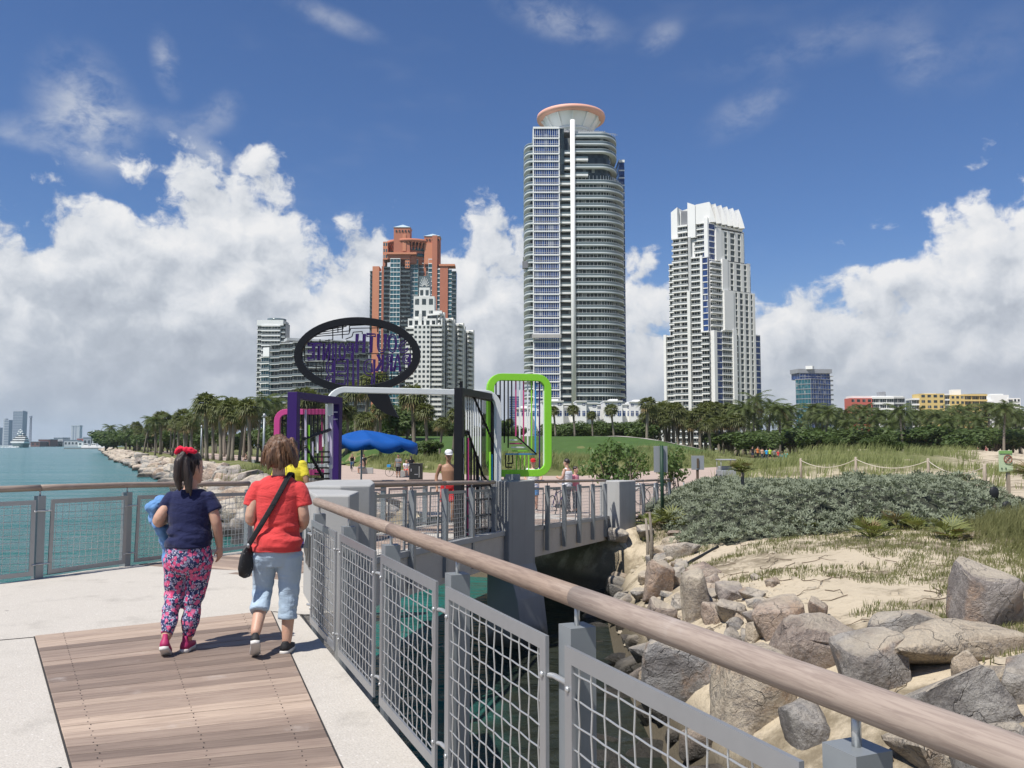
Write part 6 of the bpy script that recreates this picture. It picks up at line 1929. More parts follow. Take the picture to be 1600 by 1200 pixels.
# ------------------------------------------------------------------ blue umbrella
def fabric(name, col, rough=0.8, bs=0.25, scale=18.0, var=0.12):
    return basic(name, col, rough, var, scale * 0.3, bs, scale, 0.01, spec=0.2)
M_umb = fabric('blue_canvas', (0.007, 0.075, 0.30), 0.7)
p = at(565, 700, 27.5)
um = thing('umbrella', 'blue canvas beach umbrella sagging over its pole beyond the bridge', 'umbrella', (p.x, 27.5, pave_z(27.5)))
mb = MB(); mb.tube([(p.x, 27.5, pave_z(27.5)), (p.x, 27.5, 1.98)], 0.028, 10); mb.build('pole', M_steel_paint, um)
mb = MB(); mb.lathe([(0.30, 0), (0.30, 0.10), (0.05, 0.13)], 16, (p.x, 27.5, pave_z(27.5))); mb.build('base', M_conc, um)
vs, fs = [], []; NR, NA = 10, 64
cxu = at(588, 690, 27.5).x
for i in range(NR + 1):
    q = i / NR
    for j in range(NA):
        a = 2 * PI * j / NA; seg = abs(math.sin(a * 4)); rr = 1.30 * q
        x = cxu + rr * math.cos(a) - 0.46 * (1 - q); y = 27.5 + rr * math.sin(a) * 0.95
        z = 2.04 - 0.30 * q ** 1.5 - 0.08 * seg * q + (0.03 * noise.noise(Vector((x * 2.2, y * 2.2, 1))) + 0.03 * noise.noise(Vector((x * 6, y * 6, 3)))) * q - 0.09 * (rr * math.cos(a)) * q * (1.0 if math.cos(a) > 0 else 0.4)
        vs.append((x, y, z))
for i in range(NR):
    for j in range(NA): fs.append((i * NA + j, i * NA + (j + 1) % NA, (i + 1) * NA + (j + 1) % NA, (i + 1) * NA + j))
base = NR * NA; k0 = len(vs)
for j in range(NA):
    x, y, z = vs[base + j]; a = 2 * PI * j / NA
    vs.append((x + 0.02 * math.cos(a), y + 0.02 * math.sin(a), z - 0.16 - 0.13 * abs(math.sin(a * 4)) - 0.04 * noise.noise(Vector((x * 2, y * 2, 7)))))
for j in range(NA): fs.append((base + j, base + (j + 1) % NA, k0 + (j + 1) % NA, k0 + j))
mb = MB(); mb.add(vs, fs, 0, True); o = mb.build('canopy', M_umb, um); o.modifiers.new('thick', 'SOLIDIFY').thickness = 0.008
for k in range(8):
    a = 2 * PI * (k / 8) + 0.39 * 0; mb = MB()
    i = int(NA * k / 8); e = Vector(vs[base + i]); mb.tube([(p.x, 27.5, 1.93), tuple((Vector((p.x, 27.5, 1.95)) * 0.4 + e * 0.6) + Vector((0, 0, 0.02))), tuple(e - Vector((0, 0, 0.02)))], 0.010, 5); mb.build('rib', M_wpaint, um)

# ------------------------------------------------------------------ things on the promenade
def pbox(name, label, cat, px, py, w, h, d, Y=None, m=M_conc, group=None):
    z = pave_z(Y); p = at(px, py, Y); t = thing(name, label, cat, (p.x, Y, z), group)
    return t, p.x, Y, z
t, x, y, z = pbox('litter_bin', 'black waste compactor bin with a white poster on the promenade', 'bin', 650, 735, 0, 0, 0, 62)
M_binblk = paint('bin_black', (0.022, 0.024, 0.026), 0.45)
mb = MB(); mb.box((x, y, z + 0.62), (0.80, 0.75, 1.16), -0.25); mb.build('body', M_binblk, t, bevel=0.05)
mb = MB(); mb.box((x - 0.01, y, z + 1.22), (0.84, 0.80, 0.07), -0.25); mb.build('lid', M_binblk, t, bevel=0.03)
mb = MB(); mb.box((x + 0.06, y - 0.385, z + 0.66), (0.46, 0.02, 0.80), -0.25); ps = mb.build('poster', M_wpaint, t)
mb = MB(); mb.box((x + 0.055, y - 0.40, z + 0.48), (0.26, 0.012, 0.04), -0.25); mb.build('print_line', M_metal, ps)
mb = MB(); mb.box((x - 0.30, y - 0.30, z + 0.78), (0.05, 0.10, 0.20), -0.25); mb.build('handle', M_metal, t)
for (px, Y, lab) in ((574, 77, 'square concrete bench block below the umbrella pole'), (634, 69, 'square concrete bench block left of the black bin'), (392, 118, 'square concrete bench block in the shade of the left grove')):
    x = at(px, 740, Y).x; z = pave_z(Y); mb = MB(); mb.box((x, Y, z + 0.27), (1.0, 0.6, 0.52), 0.1); mb.box((x, Y, z + 0.02), (0.9, 0.5, 0.03), 0.1)
    o = mb.build('bench_block', M_conc, bevel=0.03); tag(o, lab, 'bench')
def sign_post(name, label, px, y0, y1, w, Y, ybase, m_post, m_board, pr=0.05, pw=None):
    p = at(px, y0, Y); q = at(px, y1, Y); g = gz(p.x, Y)
    t = thing(name, label, 'sign', (p.x, Y, g)); return t, p.x, Y, q.z, p.z, g
M_signback = basic('sign_back', (0.33, 0.35, 0.36), 0.5, 0.08, 4.0, metal=0.3); M_gpost = paint('green_post', (0.020, 0.050, 0.032), 0.5)
t, x, y, z0, z1, g = sign_post('sign_board', 'grey back of an upright sign on a dark green post beside the bush', 1032, 697, 738, 0.45, 26.5, 0, None, None)
mb = MB(); mb.tube([(x + 0.02, y - 0.08, g - 0.2), (x + 0.02, y - 0.08, z1 + 0.02)], 0.055, 10); mb.build('post', M_gpost, t)
mb = MB(); mb.box((x, y, (z0 + z1) / 2), (0.43, 0.02, z1 - z0), 0.08); mb.build('board', M_signback, t, bevel=0.004)
t, x, y, z0, z1, g = sign_post('sign_board', 'small square grey sign back on a brown post behind the bush', 1090, 712, 734, 0.5, 34, 0, None, None)
mb = MB(); mb.box((x, y + 0.06, (g + z1) / 2 - 0.15), (0.09, 0.09, z1 - g - 0.2)); mb.box((x, y - 0.03, (z0 + z1) / 2 - 0.02), (0.08, 0.04, 0.38)); mb.build('post', basic('brown_post', (0.10, 0.07, 0.045), 0.8), t)
mb = MB(); mb.box((x, y, (z0 + z1) / 2), (0.50, 0.02, z1 - z0)); mb.build('board', M_signback, t, bevel=0.004)
# green notice with the no-entry roundel
t, x, y, z0, z1, g = sign_post('notice_board', 'pale green notice with a crossed out round symbol on a wooden post', 1570, 704, 737, 0.45, 27.5, 0, None, None)
W = 0.43
mb = MB(); mb.box((x + 0.10, y + 0.05, (g + z1) / 2 - 0.1), (0.09, 0.09, z1 - g)); mb.build('post', basic('weathered_post', (0.34, 0.28, 0.21), 0.85, 0.2, 8.0), t)
mb = MB(); mb.box((x, y - 0.02, (z0 + z1) / 2), (W, 0.03, z1 - z0)); bd = mb.build('board', paint('pale_green_board', (0.50, 0.60, 0.38), 0.6), t, bevel=0.006)
mb = MB(); mb.box((x, y - 0.045, z1 - 0.05), (W - 0.02, 0.016, 0.09)); mb.build('header', paint('green_header', (0.22, 0.40, 0.13), 0.6), bd)
c = Vector((x + 0.06, y - 0.045, z1 - 0.27)); mb = MB()
mb.add([(c.x + 0.115 * math.cos(a), c.y, c.z + 0.115 * math.sin(a)) for a in [2 * PI * i / 28 for i in range(28)]], [tuple(range(28))]); mb.build('roundel', paint('roundel_cream', (0.62, 0.58, 0.42), 0.6), bd)
mb = MB(); pl2 = Plane((c.x, c.y - 0.012), (c.x + 1, c.y - 0.012))
sweep(mb, pl2, [(0.125 * math.cos(a), c.z + 0.125 * math.sin(a)) for a in [2 * PI * i / 32 for i in range(32)]], True, 0.022, 0.01); sweep(mb, pl2, [(-0.085, c.z - 0.085), (0.085, c.z + 0.085)], False, 0.020, 0.012); flip_fix(mb.build('prohibition_ring', paint('sign_red', (0.30, 0.09, 0.06), 0.6), bd))
mb = MB()
for k in range(5):
    a = 0.4 + k * 1.2; mb.box((c.x + 0.06 * math.cos(a), c.y - 0.008, c.z + 0.06 * math.sin(a)), (0.035, 0.006, 0.022))
mb.build('plant_symbol', paint('symbol_brown', (0.30, 0.14, 0.08), 0.6), bd)
for k, dx_ in enumerate((-0.14, -0.01)):
    mb = MB(); mb.box((x + dx_, y - 0.045, z0 + 0.10), (0.03, 0.01, 0.06)); mb.build('pictogram', M_gpost, bd)
for (px, y0, y1, Y, lab) in ((1553, 760, 782, 24.0, 'black round-topped trail marker at the right end of the bush'), (1573, 783, 800, 23.0, 'dark oval paddle marker leaning below the green notice')):
    p0, p1 = at(px, y0, Y), at(px, y1, Y); g = gz(p0.x, Y); h = p0.z - p1.z
    t = thing('trail_marker', lab, 'marker', (p0.x, Y, g))
    mb = MB(); mb.lathe([(0.04, 0), (0.10, 0.15 * h), (0.13, 0.5 * h), (0.11, 0.85 * h), (0.03, h)], 14, (p0.x, Y, p1.z), sy=0.5); mb.build('head', M_binblk, t)
    mb = MB(); mb.tube([(p0.x, Y, g - 0.1), (p0.x, Y, p1.z + 0.03)], 0.025, 8); mb.build('stake', M_bark, t)
# bollard and bicycle hoops
x = at(948.5, 745, 37).x; z = pave_z(37)
t = thing('bollard', 'dark round bollard on the plaza left of the white bicycle', 'bollard', (x, 37, z))
mb = MB(); mb.lathe([(0.085, 0), (0.085, 0.78), (0.10, 0.79), (0.10, 0.85), (0.06, 0.90)], 16, (x, 37, z)); mb.build('shaft', M_binblk, t)
mb = MB(); mb.lathe([(0.088, 0.66), (0.088, 0.72)], 16, (x, 37, z)); mb.build('light_band', M_steel, t)
for k, (px, lab) in enumerate(((977, 'first from the left'), (989, 'second from the left'), (1000, 'third from the left'), (1022, 'fourth from the left'), (1068, 'rightmost, by the square sign back'))):
    Y = 33 + 0.5 * k; x = at(px, 745, Y).x; z = max(pave_z(Y), gz(x, Y)); mb = MB()
    pts = [(x, Y, z)] + [(x, Y, z + 0.62)] + [(x + 0.0 + 0.06 - 0.06 * math.cos(a), Y + 0.28 - 0.28 * math.cos(a), z + 0.62 + 0.2 * math.sin(a)) for a in [PI * i / 8 for i in range(1, 8)]] + [(x + 0.12, Y + 0.56, z + 0.62), (x + 0.12, Y + 0.56, z)]
    mb.tube(pts, 0.024, 8); o = mb.build('bicycle_stand', M_wire); tag(o, 'steel hoop bicycle stand on the plaza, ' + lab, 'bike rack', 'bicycle stands on the plaza')
def bicycle(label, x, y, z, rz, m_frame, basket=False):
    t = thing('bicycle', label, 'bicycle', (x, y, z)); t.rotation_euler = (0, 0, rz)
    for wx in (-0.52, 0.52):
        mb = MB(); mb.tube([(wx + 0.33 * math.cos(a), 0, 0.34 + 0.33 * math.sin(a)) for a in [2 * PI * i / 28 for i in range(29)]], 0.018, 6, caps=False); w = mb.build('wheel', M_binblk); w.parent = t
        mb = MB()
        for k in range(14):
            a = 2 * PI * k / 14; mb.tube([(wx, 0, 0.34), (wx + 0.32 * math.cos(a), 0, 0.34 + 0.32 * math.sin(a))], 0.003, 3, caps=False)
        mb.tube([(wx, -0.04, 0.34), (wx, 0.04, 0.34)], 0.025, 8); s = mb.build('spokes', M_wire, kind='stuff'); s.parent = w
    mb = MB()
    for (a, b_) in (((-0.52, 0.34), (-0.08, 0.32)), ((-0.52, 0.34), (-0.20, 0.78)), ((-0.08, 0.32), (-0.20, 0.80)), ((-0.08, 0.32), (0.38, 0.72)), ((-0.19, 0.74), (0.36, 0.80)), ((0.36, 0.86), (0.40, 0.70)), ((0.40, 0.70), (0.52, 0.34))):
        mb.tube([(a[0], 0, a[1]), (b_[0], 0, b_[1])], 0.018, 7)
    f = mb.build('frame', m_frame); f.parent = t
    mb = MB(); mb.box((-0.22, 0, 0.86), (0.26, 0.13, 0.06)); mb.tube([(-0.20, 0, 0.78), (-0.21, 0, 0.85)], 0.014, 6); s = mb.build('saddle', M_binblk, bevel=0.02); s.parent = t
    mb = MB(); mb.tube([(0.30, -0.28, 1.02), (0.36, -0.22, 1.02), (0.35, 0, 0.95), (0.36, 0.22, 1.02), (0.30, 0.28, 1.02)], 0.013, 6); mb.tube([(0.36, 0, 0.84), (0.35, 0, 0.96)], 0.015, 6); s = mb.build('handlebar', M_steel); s.parent = t
    mb = MB(); mb.tube([(-0.08, -0.08, 0.32), (-0.08, 0.08, 0.32)], 0.06, 10); mb.box((-0.02, 0.10, 0.18), (0.10, 0.08, 0.02)); mb.box((-0.14, -0.10, 0.46), (0.10, 0.08, 0.02)); s = mb.build('crank', M_binblk); s.parent = t
    if basket:
        mb = MB(); mb.box((0.56, 0, 0.86), (0.28, 0.34, 0.22)); s = mb.build('basket', M_bluep, bevel=0.02); s.parent = t
    return t
bicycle('white bicycle leaning among the hoop stands on the plaza', at(983, 750, 34).x, 34.0, pave_z(34), 0.15, M_wpaint)
bicycle('dark bicycle half hidden by the grey-green bush', at(1042, 750, 35).x, 35.2, pave_z(35), -0.2, M_binblk)
bicycle('purple bicycle beside the man in the white vest', at(873, 780, 27.2).x, 27.0, pave_z(27), 1.1, M_purple)
bicycle('bicycle with a blue basket behind the man in the grey shirt', at(617, 735, 70).x, 70.5, pave_z(70), PI, M_binblk, True)
bicycle('bicycle ridden by the woman in the black top', at(551, 735, 84).x, 83.6, pave_z(84), -1.4, M_bluep)
# rope fence beyond the bush
M_post = basic('weathered_timber', (0.40, 0.34, 0.27), 0.85, 0.2, 8.0, 0.3, 30.0, 0.01); M_rope = basic('pale_rope', (0.56, 0.51, 0.41), 0.9, 0.15, 30.0)
rp = []
for (px, yt, Y, h) in ((1251, 716, 50, 1.0), (1337, 714, 46, 1.05), (1450, 716, 42, 1.05), (1538, 725, 34, 1.1)):
    p = at(px, yt, Y); rp.append((p, min(gz(p.x, Y), p.z - 0.4)))
rf = thing('rope_fence', 'rope fence on four weathered posts winding behind the grey-green bush', 'fence', (rp[1][0].x, rp[1][0].y, rp[1][1]))
for (p, g) in rp:
    mb = MB(); mb.tube([(p.x, p.y, g - 0.2), (p.x, p.y, p.z - 0.03), (p.x, p.y, p.z)], [0.07, 0.065, 0.05], 9); mb.build('post', M_post, rf)
for (a, _), (b_, _2) in zip(rp, rp[1:]):
    pts = []
    for i in range(13):
        q = i / 12; v = a.lerp(b_, q); v.z -= 0.12 + 0.42 * (1 - (2 * q - 1) ** 2); pts.append(v)
    mb = MB(); mb.tube(pts, 0.02, 6); mb.build('rope', M_rope, rf)
# black hose on the sand, driftwood stakes by the abutment
pts = [hit(x, y) + Vector((0, 0, 0.03)) for (x, y) in ((1122, 856), (1100, 868), (1078, 880), (1058, 895), (1044, 912), (1036, 930), (1033, 950))]
fine = []
for a, b_ in zip(pts, pts[1:]):
    for k in range(3): fine.append(a.lerp(b_, k / 3))
fine.append(pts[-1])
mb = MB(); mb.tube(fine, 0.032, 8); tag(mb.build('drain_hose', M_binblk), 'black hose curving down the sand slope towards the rocks', 'hose')
for (px, y0, y1, lab) in ((1012, 810, 884, 'thin leaning driftwood stake beside the abutment, the left one'), (1018, 800, 890, 'taller driftwood stake beside the abutment, the right one')):
    b_ = hit(px, y1); tz = at(px - 3, y0, b_.y + 0.3)
    mb = MB(); mb.tube([b_ - Vector((0, 0, 0.1)), b_.lerp(tz, 0.5) + Vector((0.03, 0, 0)), tz], [0.05, 0.045, 0.03], 7); tag(mb.build('driftwood_stake', M_bark), lab, 'stake')
# covered cart on the path behind the bush
x = at(1134, 716, 60).x; z = gz(x, 60); t = thing('utility_cart', 'small grey covered cart parked behind the bush', 'cart', (x, 60, z))
mb = MB(); mb.box((x, 60, z + 1.45), (1.1, 1.5, 0.08)); mb.build('canopy', M_metal, t, bevel=0.03)
mb = MB(); mb.box((x, 60, z + 0.52), (1.0, 1.7, 0.42)); mb.box((x, 60.3, z + 0.85), (0.9, 0.5, 0.3)); mb.build('body', M_signback, t, bevel=0.04)
mb = MB()
for sx in (-0.48, 0.48):
    for sy in (-0.6, 0.6): mb.tube([(x + sx, 60 + sy, z + 0.7), (x + sx, 60 + sy, z + 1.42)], 0.025, 6)
mb.build('canopy_struts', M_metal, t, kind='stuff')
for sx in (-0.5, 0.5):
    for sy in (-0.6, 0.6):
        mb = MB(); mb.tube([(x + sx - 0.06, 60 + sy, z + 0.22), (x + sx + 0.06, 60 + sy, z + 0.22)], 0.22, 14); mb.build('wheel', M_binblk, t)
# light poles of the left promenade
for (px, yt, Y, lab) in ((413, 652, 75, 'slim grey lamp post in front of the left grove, nearer one'), (315, 668, 120, 'slim grey lamp post farther along the left promenade')):
    p = at(px, yt, Y); g = gz(p.x, Y); t = thing('lamp_post', lab, 'lamp post', (p.x, Y, g))
    mb = MB(); mb.tube([(p.x, Y, g - 0.2), (p.x, Y, p.z)], [0.11, 0.09], 12); mb.build('pole', M_steel_paint, t)
    mb = MB(); mb.lathe([(0.12, 0), (0.14, 0.1), (0.10, 0.3), (0.02, 0.34)], 12, (p.x, Y, p.z)); mb.build('head', M_steel, t)

# ------------------------------------------------------------------ across the water
M_city1 = basic('city_grey', (0.20, 0.23, 0.28), 0.6, 0.05, 0.01, world_co=True); M_city2 = basic('city_pale', (0.45, 0.46, 0.47), 0.7, 0.05, 0.01, world_co=True)
B = Building('office_tower', 'dark blue-grey far tower across the channel, the tallest there', 2600, px=30, base=-2)
B.strip(22.5, 37.5, 642.5, None, 'glass', T=25, gl=M_city1, wall=M_city2, fh=8.0, mull=8.0, sh=1.0)
B.strip(24, 36, 641.5, 643, 'wall', T=18, wall=M_city2, out=-3)
B = Building('office_tower', 'pale far tower left of the dark one across the channel', 2700, px=12, base=-2)
B.strip(9.5, 16.5, 656, None, 'glass', T=20, gl=M_city1, wall=M_city2, fh=8.0, mull=9.0, sh=2.0); B.strip(7, 10, 654, None, 'wall', T=16, wall=M_city2, out=-2)
B = Building('office_tower', 'far twin slab of white stripes right of the port crane', 2900, px=120, base=-2)
for (x0, x1, w) in ((114, 116.5, M_city2), (116.5, 118.5, M_city1), (118.5, 120.5, M_city2), (120.5, 122, M_city1), (122, 127, M_city2)): B.strip(x0, x1, 665, None, 'wall', T=18, wall=w)
B.strip(114, 127, 664.5, 666, 'wall', T=20, wall=M_city2, out=0.6)
B = Building('office_tower', 'far hazy tower cut by the left edge of the picture', 3000, px=-4, base=-2)
B.strip(-8, 2, 668, None, 'glass', T=20, gl=M_city1, wall=M_city2, fh=8.0, mull=9.0, sh=2.0)
Yf = 1500
def far_box(name, label, cat, x0, x1, yt, m, Y=Yf, T=25, roof=None, group=None):
    a, b_ = at(x0, 690, Y), at(x1, 690, Y); z = at(x0, yt, Y).z
    t = thing(name, label, cat, ((a.x + b_.x) / 2, Y, WATER_Z), group)
    mb = MB(); mb.b2(a.x, b_.x, Y, Y + T, WATER_Z - 0.5, z); mb.build('wall', m, t)
    mb = MB(); mb.b2(a.x - 0.6, b_.x + 0.6, Y - 0.6, Y + T, z + 0.02, z + 1.0); mb.build('roof', roof or M_metal, t)
    mb = MB(); k = max(2, int((b_.x - a.x) / 6))
    for i in range(k):
        q = a.x + (b_.x - a.x) * (i + 0.25) / k; mb.b2(q, q + (b_.x - a.x) / k * 0.5, Y - 0.15, Y + 0.5, WATER_Z + (z - WATER_Z) * 0.35, WATER_Z + (z - WATER_Z) * 0.7)
    mb.build('openings', M_gdark, t, kind='stuff')
M_rust = basic('rust_containers', (0.17, 0.07, 0.055), 0.8, 0.3, 0.05, world_co=True)
for (x0, x1, yt, m, lab) in ((48, 62, 690.5, M_rust, 'low dark red stack of the port at the foot of the crane'), (60, 78, 687, M_rust, 'taller dark red stack of the port'), (77, 99, 690, M_metal, 'long grey port shed'), (84, 98, 684.5, M_city2, 'white domed port hall'),
                             (100, 122, 688, M_city2, 'pale long terminal hall'), (120, 131, 685.5, M_red, 'small bright red port building'), (122, 136, 690, M_white, 'small cream port building with arched front'), (130, 142, 684, M_metal, 'grey roofed port building'), (144, 160, 683, M_greywall, 'plain grey port warehouse beside the trees')):
    far_box('port_building', lab + ' across the channel', 'building', x0, x1, yt, m, Yf - (x0 % 7) * 12)
mb = MB(); a = at(-60, 690, Yf + 60); b_ = at(170, 690, Yf + 60); mb.b2(a.x, b_.x, Yf + 30, Yf + 1400, WATER_Z - 3, WATER_Z + 1.6); struct(mb.build('far_shore', M_greywall))
mb = MB(); a = at(100, 690, 760); b_ = at(172, 690, 760); mb.b2(a.x, b_.x, 760, 776, WATER_Z - 2, WATER_Z + 1.0); struct(mb.build('quay', M_conc_dk))
for (px, lab) in ((136, 'left'), (148, 'middle'), (161, 'right')):
    x = at(px, 690, 768).x; t = thing('moored_boat', 'small white boat on the distant quay, ' + lab + ' one of three', 'boat', (x, 768, WATER_Z + 1))
    mb = MB(); mb.prism([(x - 4, 766), (x + 3, 766), (x + 5, 768), (x + 3, 770), (x - 4, 770)], WATER_Z + 1.0, WATER_Z + 2.8); mb.build('hull', M_white, t)
    mb = MB(); mb.b2(x - 2.5, x + 1.5, 766.8, 769.2, WATER_Z + 2.81, WATER_Z + 4.6); mb.build('cabin', M_white, t); mb = MB(); mb.b2(x - 2.2, x + 1.2, 766.7, 766.85, WATER_Z + 3.4, WATER_Z + 4.1); mb.build('window', M_gdark, t)
# port crane
x = at(47, 690, 1700).x; zt = at(47, 653, 1700).z; t = thing('port_crane', 'slim grey crane tower of the port beside the yacht', 'crane', (x, 1700, WATER_Z))
mb = MB()
for (dx_, dy_) in ((-1.6, -1.6), (1.6, -1.6), (1.6, 1.6), (-1.6, 1.6)): mb.beam((x + dx_, 1700 + dy_, WATER_Z), (x + dx_ * 0.6, 1700 + dy_ * 0.6, zt), 0.7, 0.7)
k = 10
for i in range(k):
    za, zb = WATER_Z + (zt - WATER_Z) * i / k, WATER_Z + (zt - WATER_Z) * (i + 1) / k
    mb.beam((x - 1.5, 1698.4, za), (x + 1.5, 1698.4, zb), 0.5, 0.5); mb.beam((x - 1.5, 1701.6, zb), (x + 1.5, 1701.6, za), 0.5, 0.5)
mb.build('mast', M_city1, t, kind='stuff'); mb = MB(); mb.b2(x - 2.4, x + 1.6, 1698, 1702, zt, zt + 4); mb.build('cab', M_city1, t)
# the yacht, coming straight on
Yb = 1050; x = at(27, 690, Yb).x; zw = WATER_Z
t = thing('motor_yacht', 'white multi-deck motor yacht heading into the channel with a bow wave', 'yacht', (x, Yb, zw))
mb = MB(); mb.add([(x - 7.0, Yb, zw + 5.2), (x + 7.0, Yb, zw + 5.2), (x + 5.6, Yb + 2, zw - 0.5), (x - 5.6, Yb + 2, zw - 0.5), (x - 7.5, Yb + 14, zw + 5.2), (x + 7.5, Yb + 14, zw + 5.2), (x + 6.0, Yb + 14, zw - 0.5), (x - 6.0, Yb + 14, zw - 0.5)],
              [(0, 1, 5, 4), (3, 2, 1, 0), (0, 4, 7, 3), (1, 2, 6, 5), (4, 5, 6, 7), (2, 3, 7, 6)]); flip_fix(mb.build('hull', basic('yacht_hull', (0.16, 0.22, 0.22), 0.4), t))
for (w, z0, z1, o) in ((8.4, 5.25, 7.4, 0), (7.6, 8.6, 10.3, 3), (6.2, 11.3, 12.9, 6), (4.2, 13.8, 15.0, 9)):
    mb = MB(); mb.b2(x - w, x + w, Yb + o, Yb + 12, zw + z0, zw + z1); dk = mb.build('deck_tier', M_white, t, bevel=0.3)
    mb = MB(); mb.b2(x - w + 0.6, x + w - 0.6, Yb + o + 0.6, Yb + 11, zw + z1 + 0.01, zw + z1 + 1.15); mb.build('window_band', M_gdark, dk)
mb = MB(); mb.tube([(x, Yb + 6, zw + 15), (x, Yb + 6.5, zw + 21)], [1.0, 0.5], 8)
mb.build('mast', M_white, t)
for (dx_, zz) in ((-2.0, 19.6), (2.0, 19.6), (0, 21.6), (-3.0, 16.6), (3.0, 16.6)):
    mb = MB(); mb.lathe([(0.2, -1.0), (0.9, -0.5), (1.1, 0.1), (0.7, 0.8), (0.1, 1.0)], 12, (x + dx_, Yb + 6, zw + zz)); mb.build('radar_dome', M_white, t)
mb = MB(); random.seed(6)
for i in range(70):
    dx_ = -abs(random.gauss(0, 9)) + 3; mb.lathe([(random.uniform(0.7, 2.2), 0), (0.3, random.uniform(0.4, 1.1))], 7, (x + dx_, Yb - 2 + random.uniform(-4, 4), zw + 0.02))
mb.build('bow_wave', basic('foam', (0.80, 0.82, 0.82), 0.8), t, kind='stuff')

# ------------------------------------------------------------------ people
def skin_mat(name, col):
    m, t, b = mk(name)
    co = coords(t); n = t.noise(co, 9.0, 5.0, 0.6)
    c = t.mix(n, tuple(x * 0.86 for x in col) + (1,), tuple(min(1, x * 1.1) for x in col) + (1,))
    t.l.new(c, b.inputs['Base Color']); b.inputs['Roughness'].default_value = 0.52
    b.inputs['Subsurface Weight'].default_value = 0.12; b.inputs['Subsurface Radius'].default_value = (0.01, 0.004, 0.002)
    bump(t, b, t.noise(co, 160.0, 3.0, 0.6), 0.08, 0.002)
    return m
M_skin = skin_mat('fair_skin', (0.52, 0.31, 0.22)); M_skin2 = skin_mat('tan_skin', (0.36, 0.20, 0.125))
def hair_mat(name, c1, c2):
    m, t, b = mk(name); co = coords(t)
    g = t.noise(t.map(co, scale=(38, 38, 3.5)), 1.0, 7.0, 0.7, 0.8)
    t.l.new(t.mix(t.step(g, 0.35, 0.68), tuple(c1) + (1,), tuple(c2) + (1,)), b.inputs['Base Color']); b.inputs['Roughness'].default_value = 0.42
    bump(t, b, g, 0.8, 0.012); return m
M_hair_dk = hair_mat('dark_hair', (0.010, 0.007, 0.006), (0.045, 0.028, 0.022)); M_hair_br = hair_mat('brown_hair', (0.055, 0.026, 0.013), (0.200, 0.105, 0.052))
def cloth(name, col, var=0.14, rough=0.85, wr=0.65):
    m, t, b = mk(name); co = coords(t)
    n = t.noise(co, 5.0, 5.0, 0.6)
    t.l.new(t.mix(n, tuple(x * (1 - var) for x in col) + (1,), tuple(min(1, x * (1 + var)) for x in col) + (1,)), b.inputs['Base Color'])
    b.inputs['Roughness'].default_value = rough; b.inputs['Specular IOR Level'].default_value = 0.2
    b.inputs['Sheen Weight'].default_value = 0.15
    h = t.m('ADD', t.noise(t.map(co, scale=(5, 5, 11), rot=(0.4, 0.3, 0)), 1.0, 5.0, 0.6, 0.8), t.m('MULTIPLY', t.noise(co, 300.0, 2.0, 0.5), 0.04))
    bump(t, b, h, wr, 0.03); return m
M_navy = cloth('navy_jersey', (0.012, 0.016, 0.060)); M_redtop = cloth('coral_red_jersey', (0.60, 0.055, 0.055)); M_jean = cloth('pale_denim', (0.36, 0.46, 0.56), 0.16)
M_yel = cloth('yellow_jersey', (0.62, 0.52, 0.04)); M_wtop = cloth('white_jersey', (0.70, 0.70, 0.72)); M_redsh = cloth('red_shorts', (0.48, 0.02, 0.025)); M_blk = cloth('black_cloth', (0.015, 0.015, 0.018))
M_grytop = cloth('grey_cloth', (0.17, 0.175, 0.18)); M_denim = cloth('dark_denim', (0.045, 0.06, 0.10)); M_sky = cloth('light_blue_cloth', (0.10, 0.26, 0.52)); M_cyan = cloth('cyan_cloth', (0.03, 0.33, 0.62)); M_mint = cloth('mint_cloth', (0.15, 0.55, 0.48)); M_lime = cloth('lime_cloth', (0.42, 0.62, 0.06)); M_orange = cloth('orange_cloth', (0.62, 0.19, 0.05))
M_sole = basic('white_sole', (0.66, 0.64, 0.60), 0.6); M_shoe_pk = basic('magenta_shoe', (0.36, 0.018, 0.10), 0.6, 0.2, 30.0); M_shoe_bk = basic('black_shoe', (0.012, 0.012, 0.014), 0.7, 0.2, 30.0); M_bow = cloth('red_bow', (0.66, 0.015, 0.05), wr=0.5)
M_eye = basic('eye_white', (0.7, 0.7, 0.7), 0.2); M_lip = basic('lip', (0.35, 0.11, 0.09), 0.5)
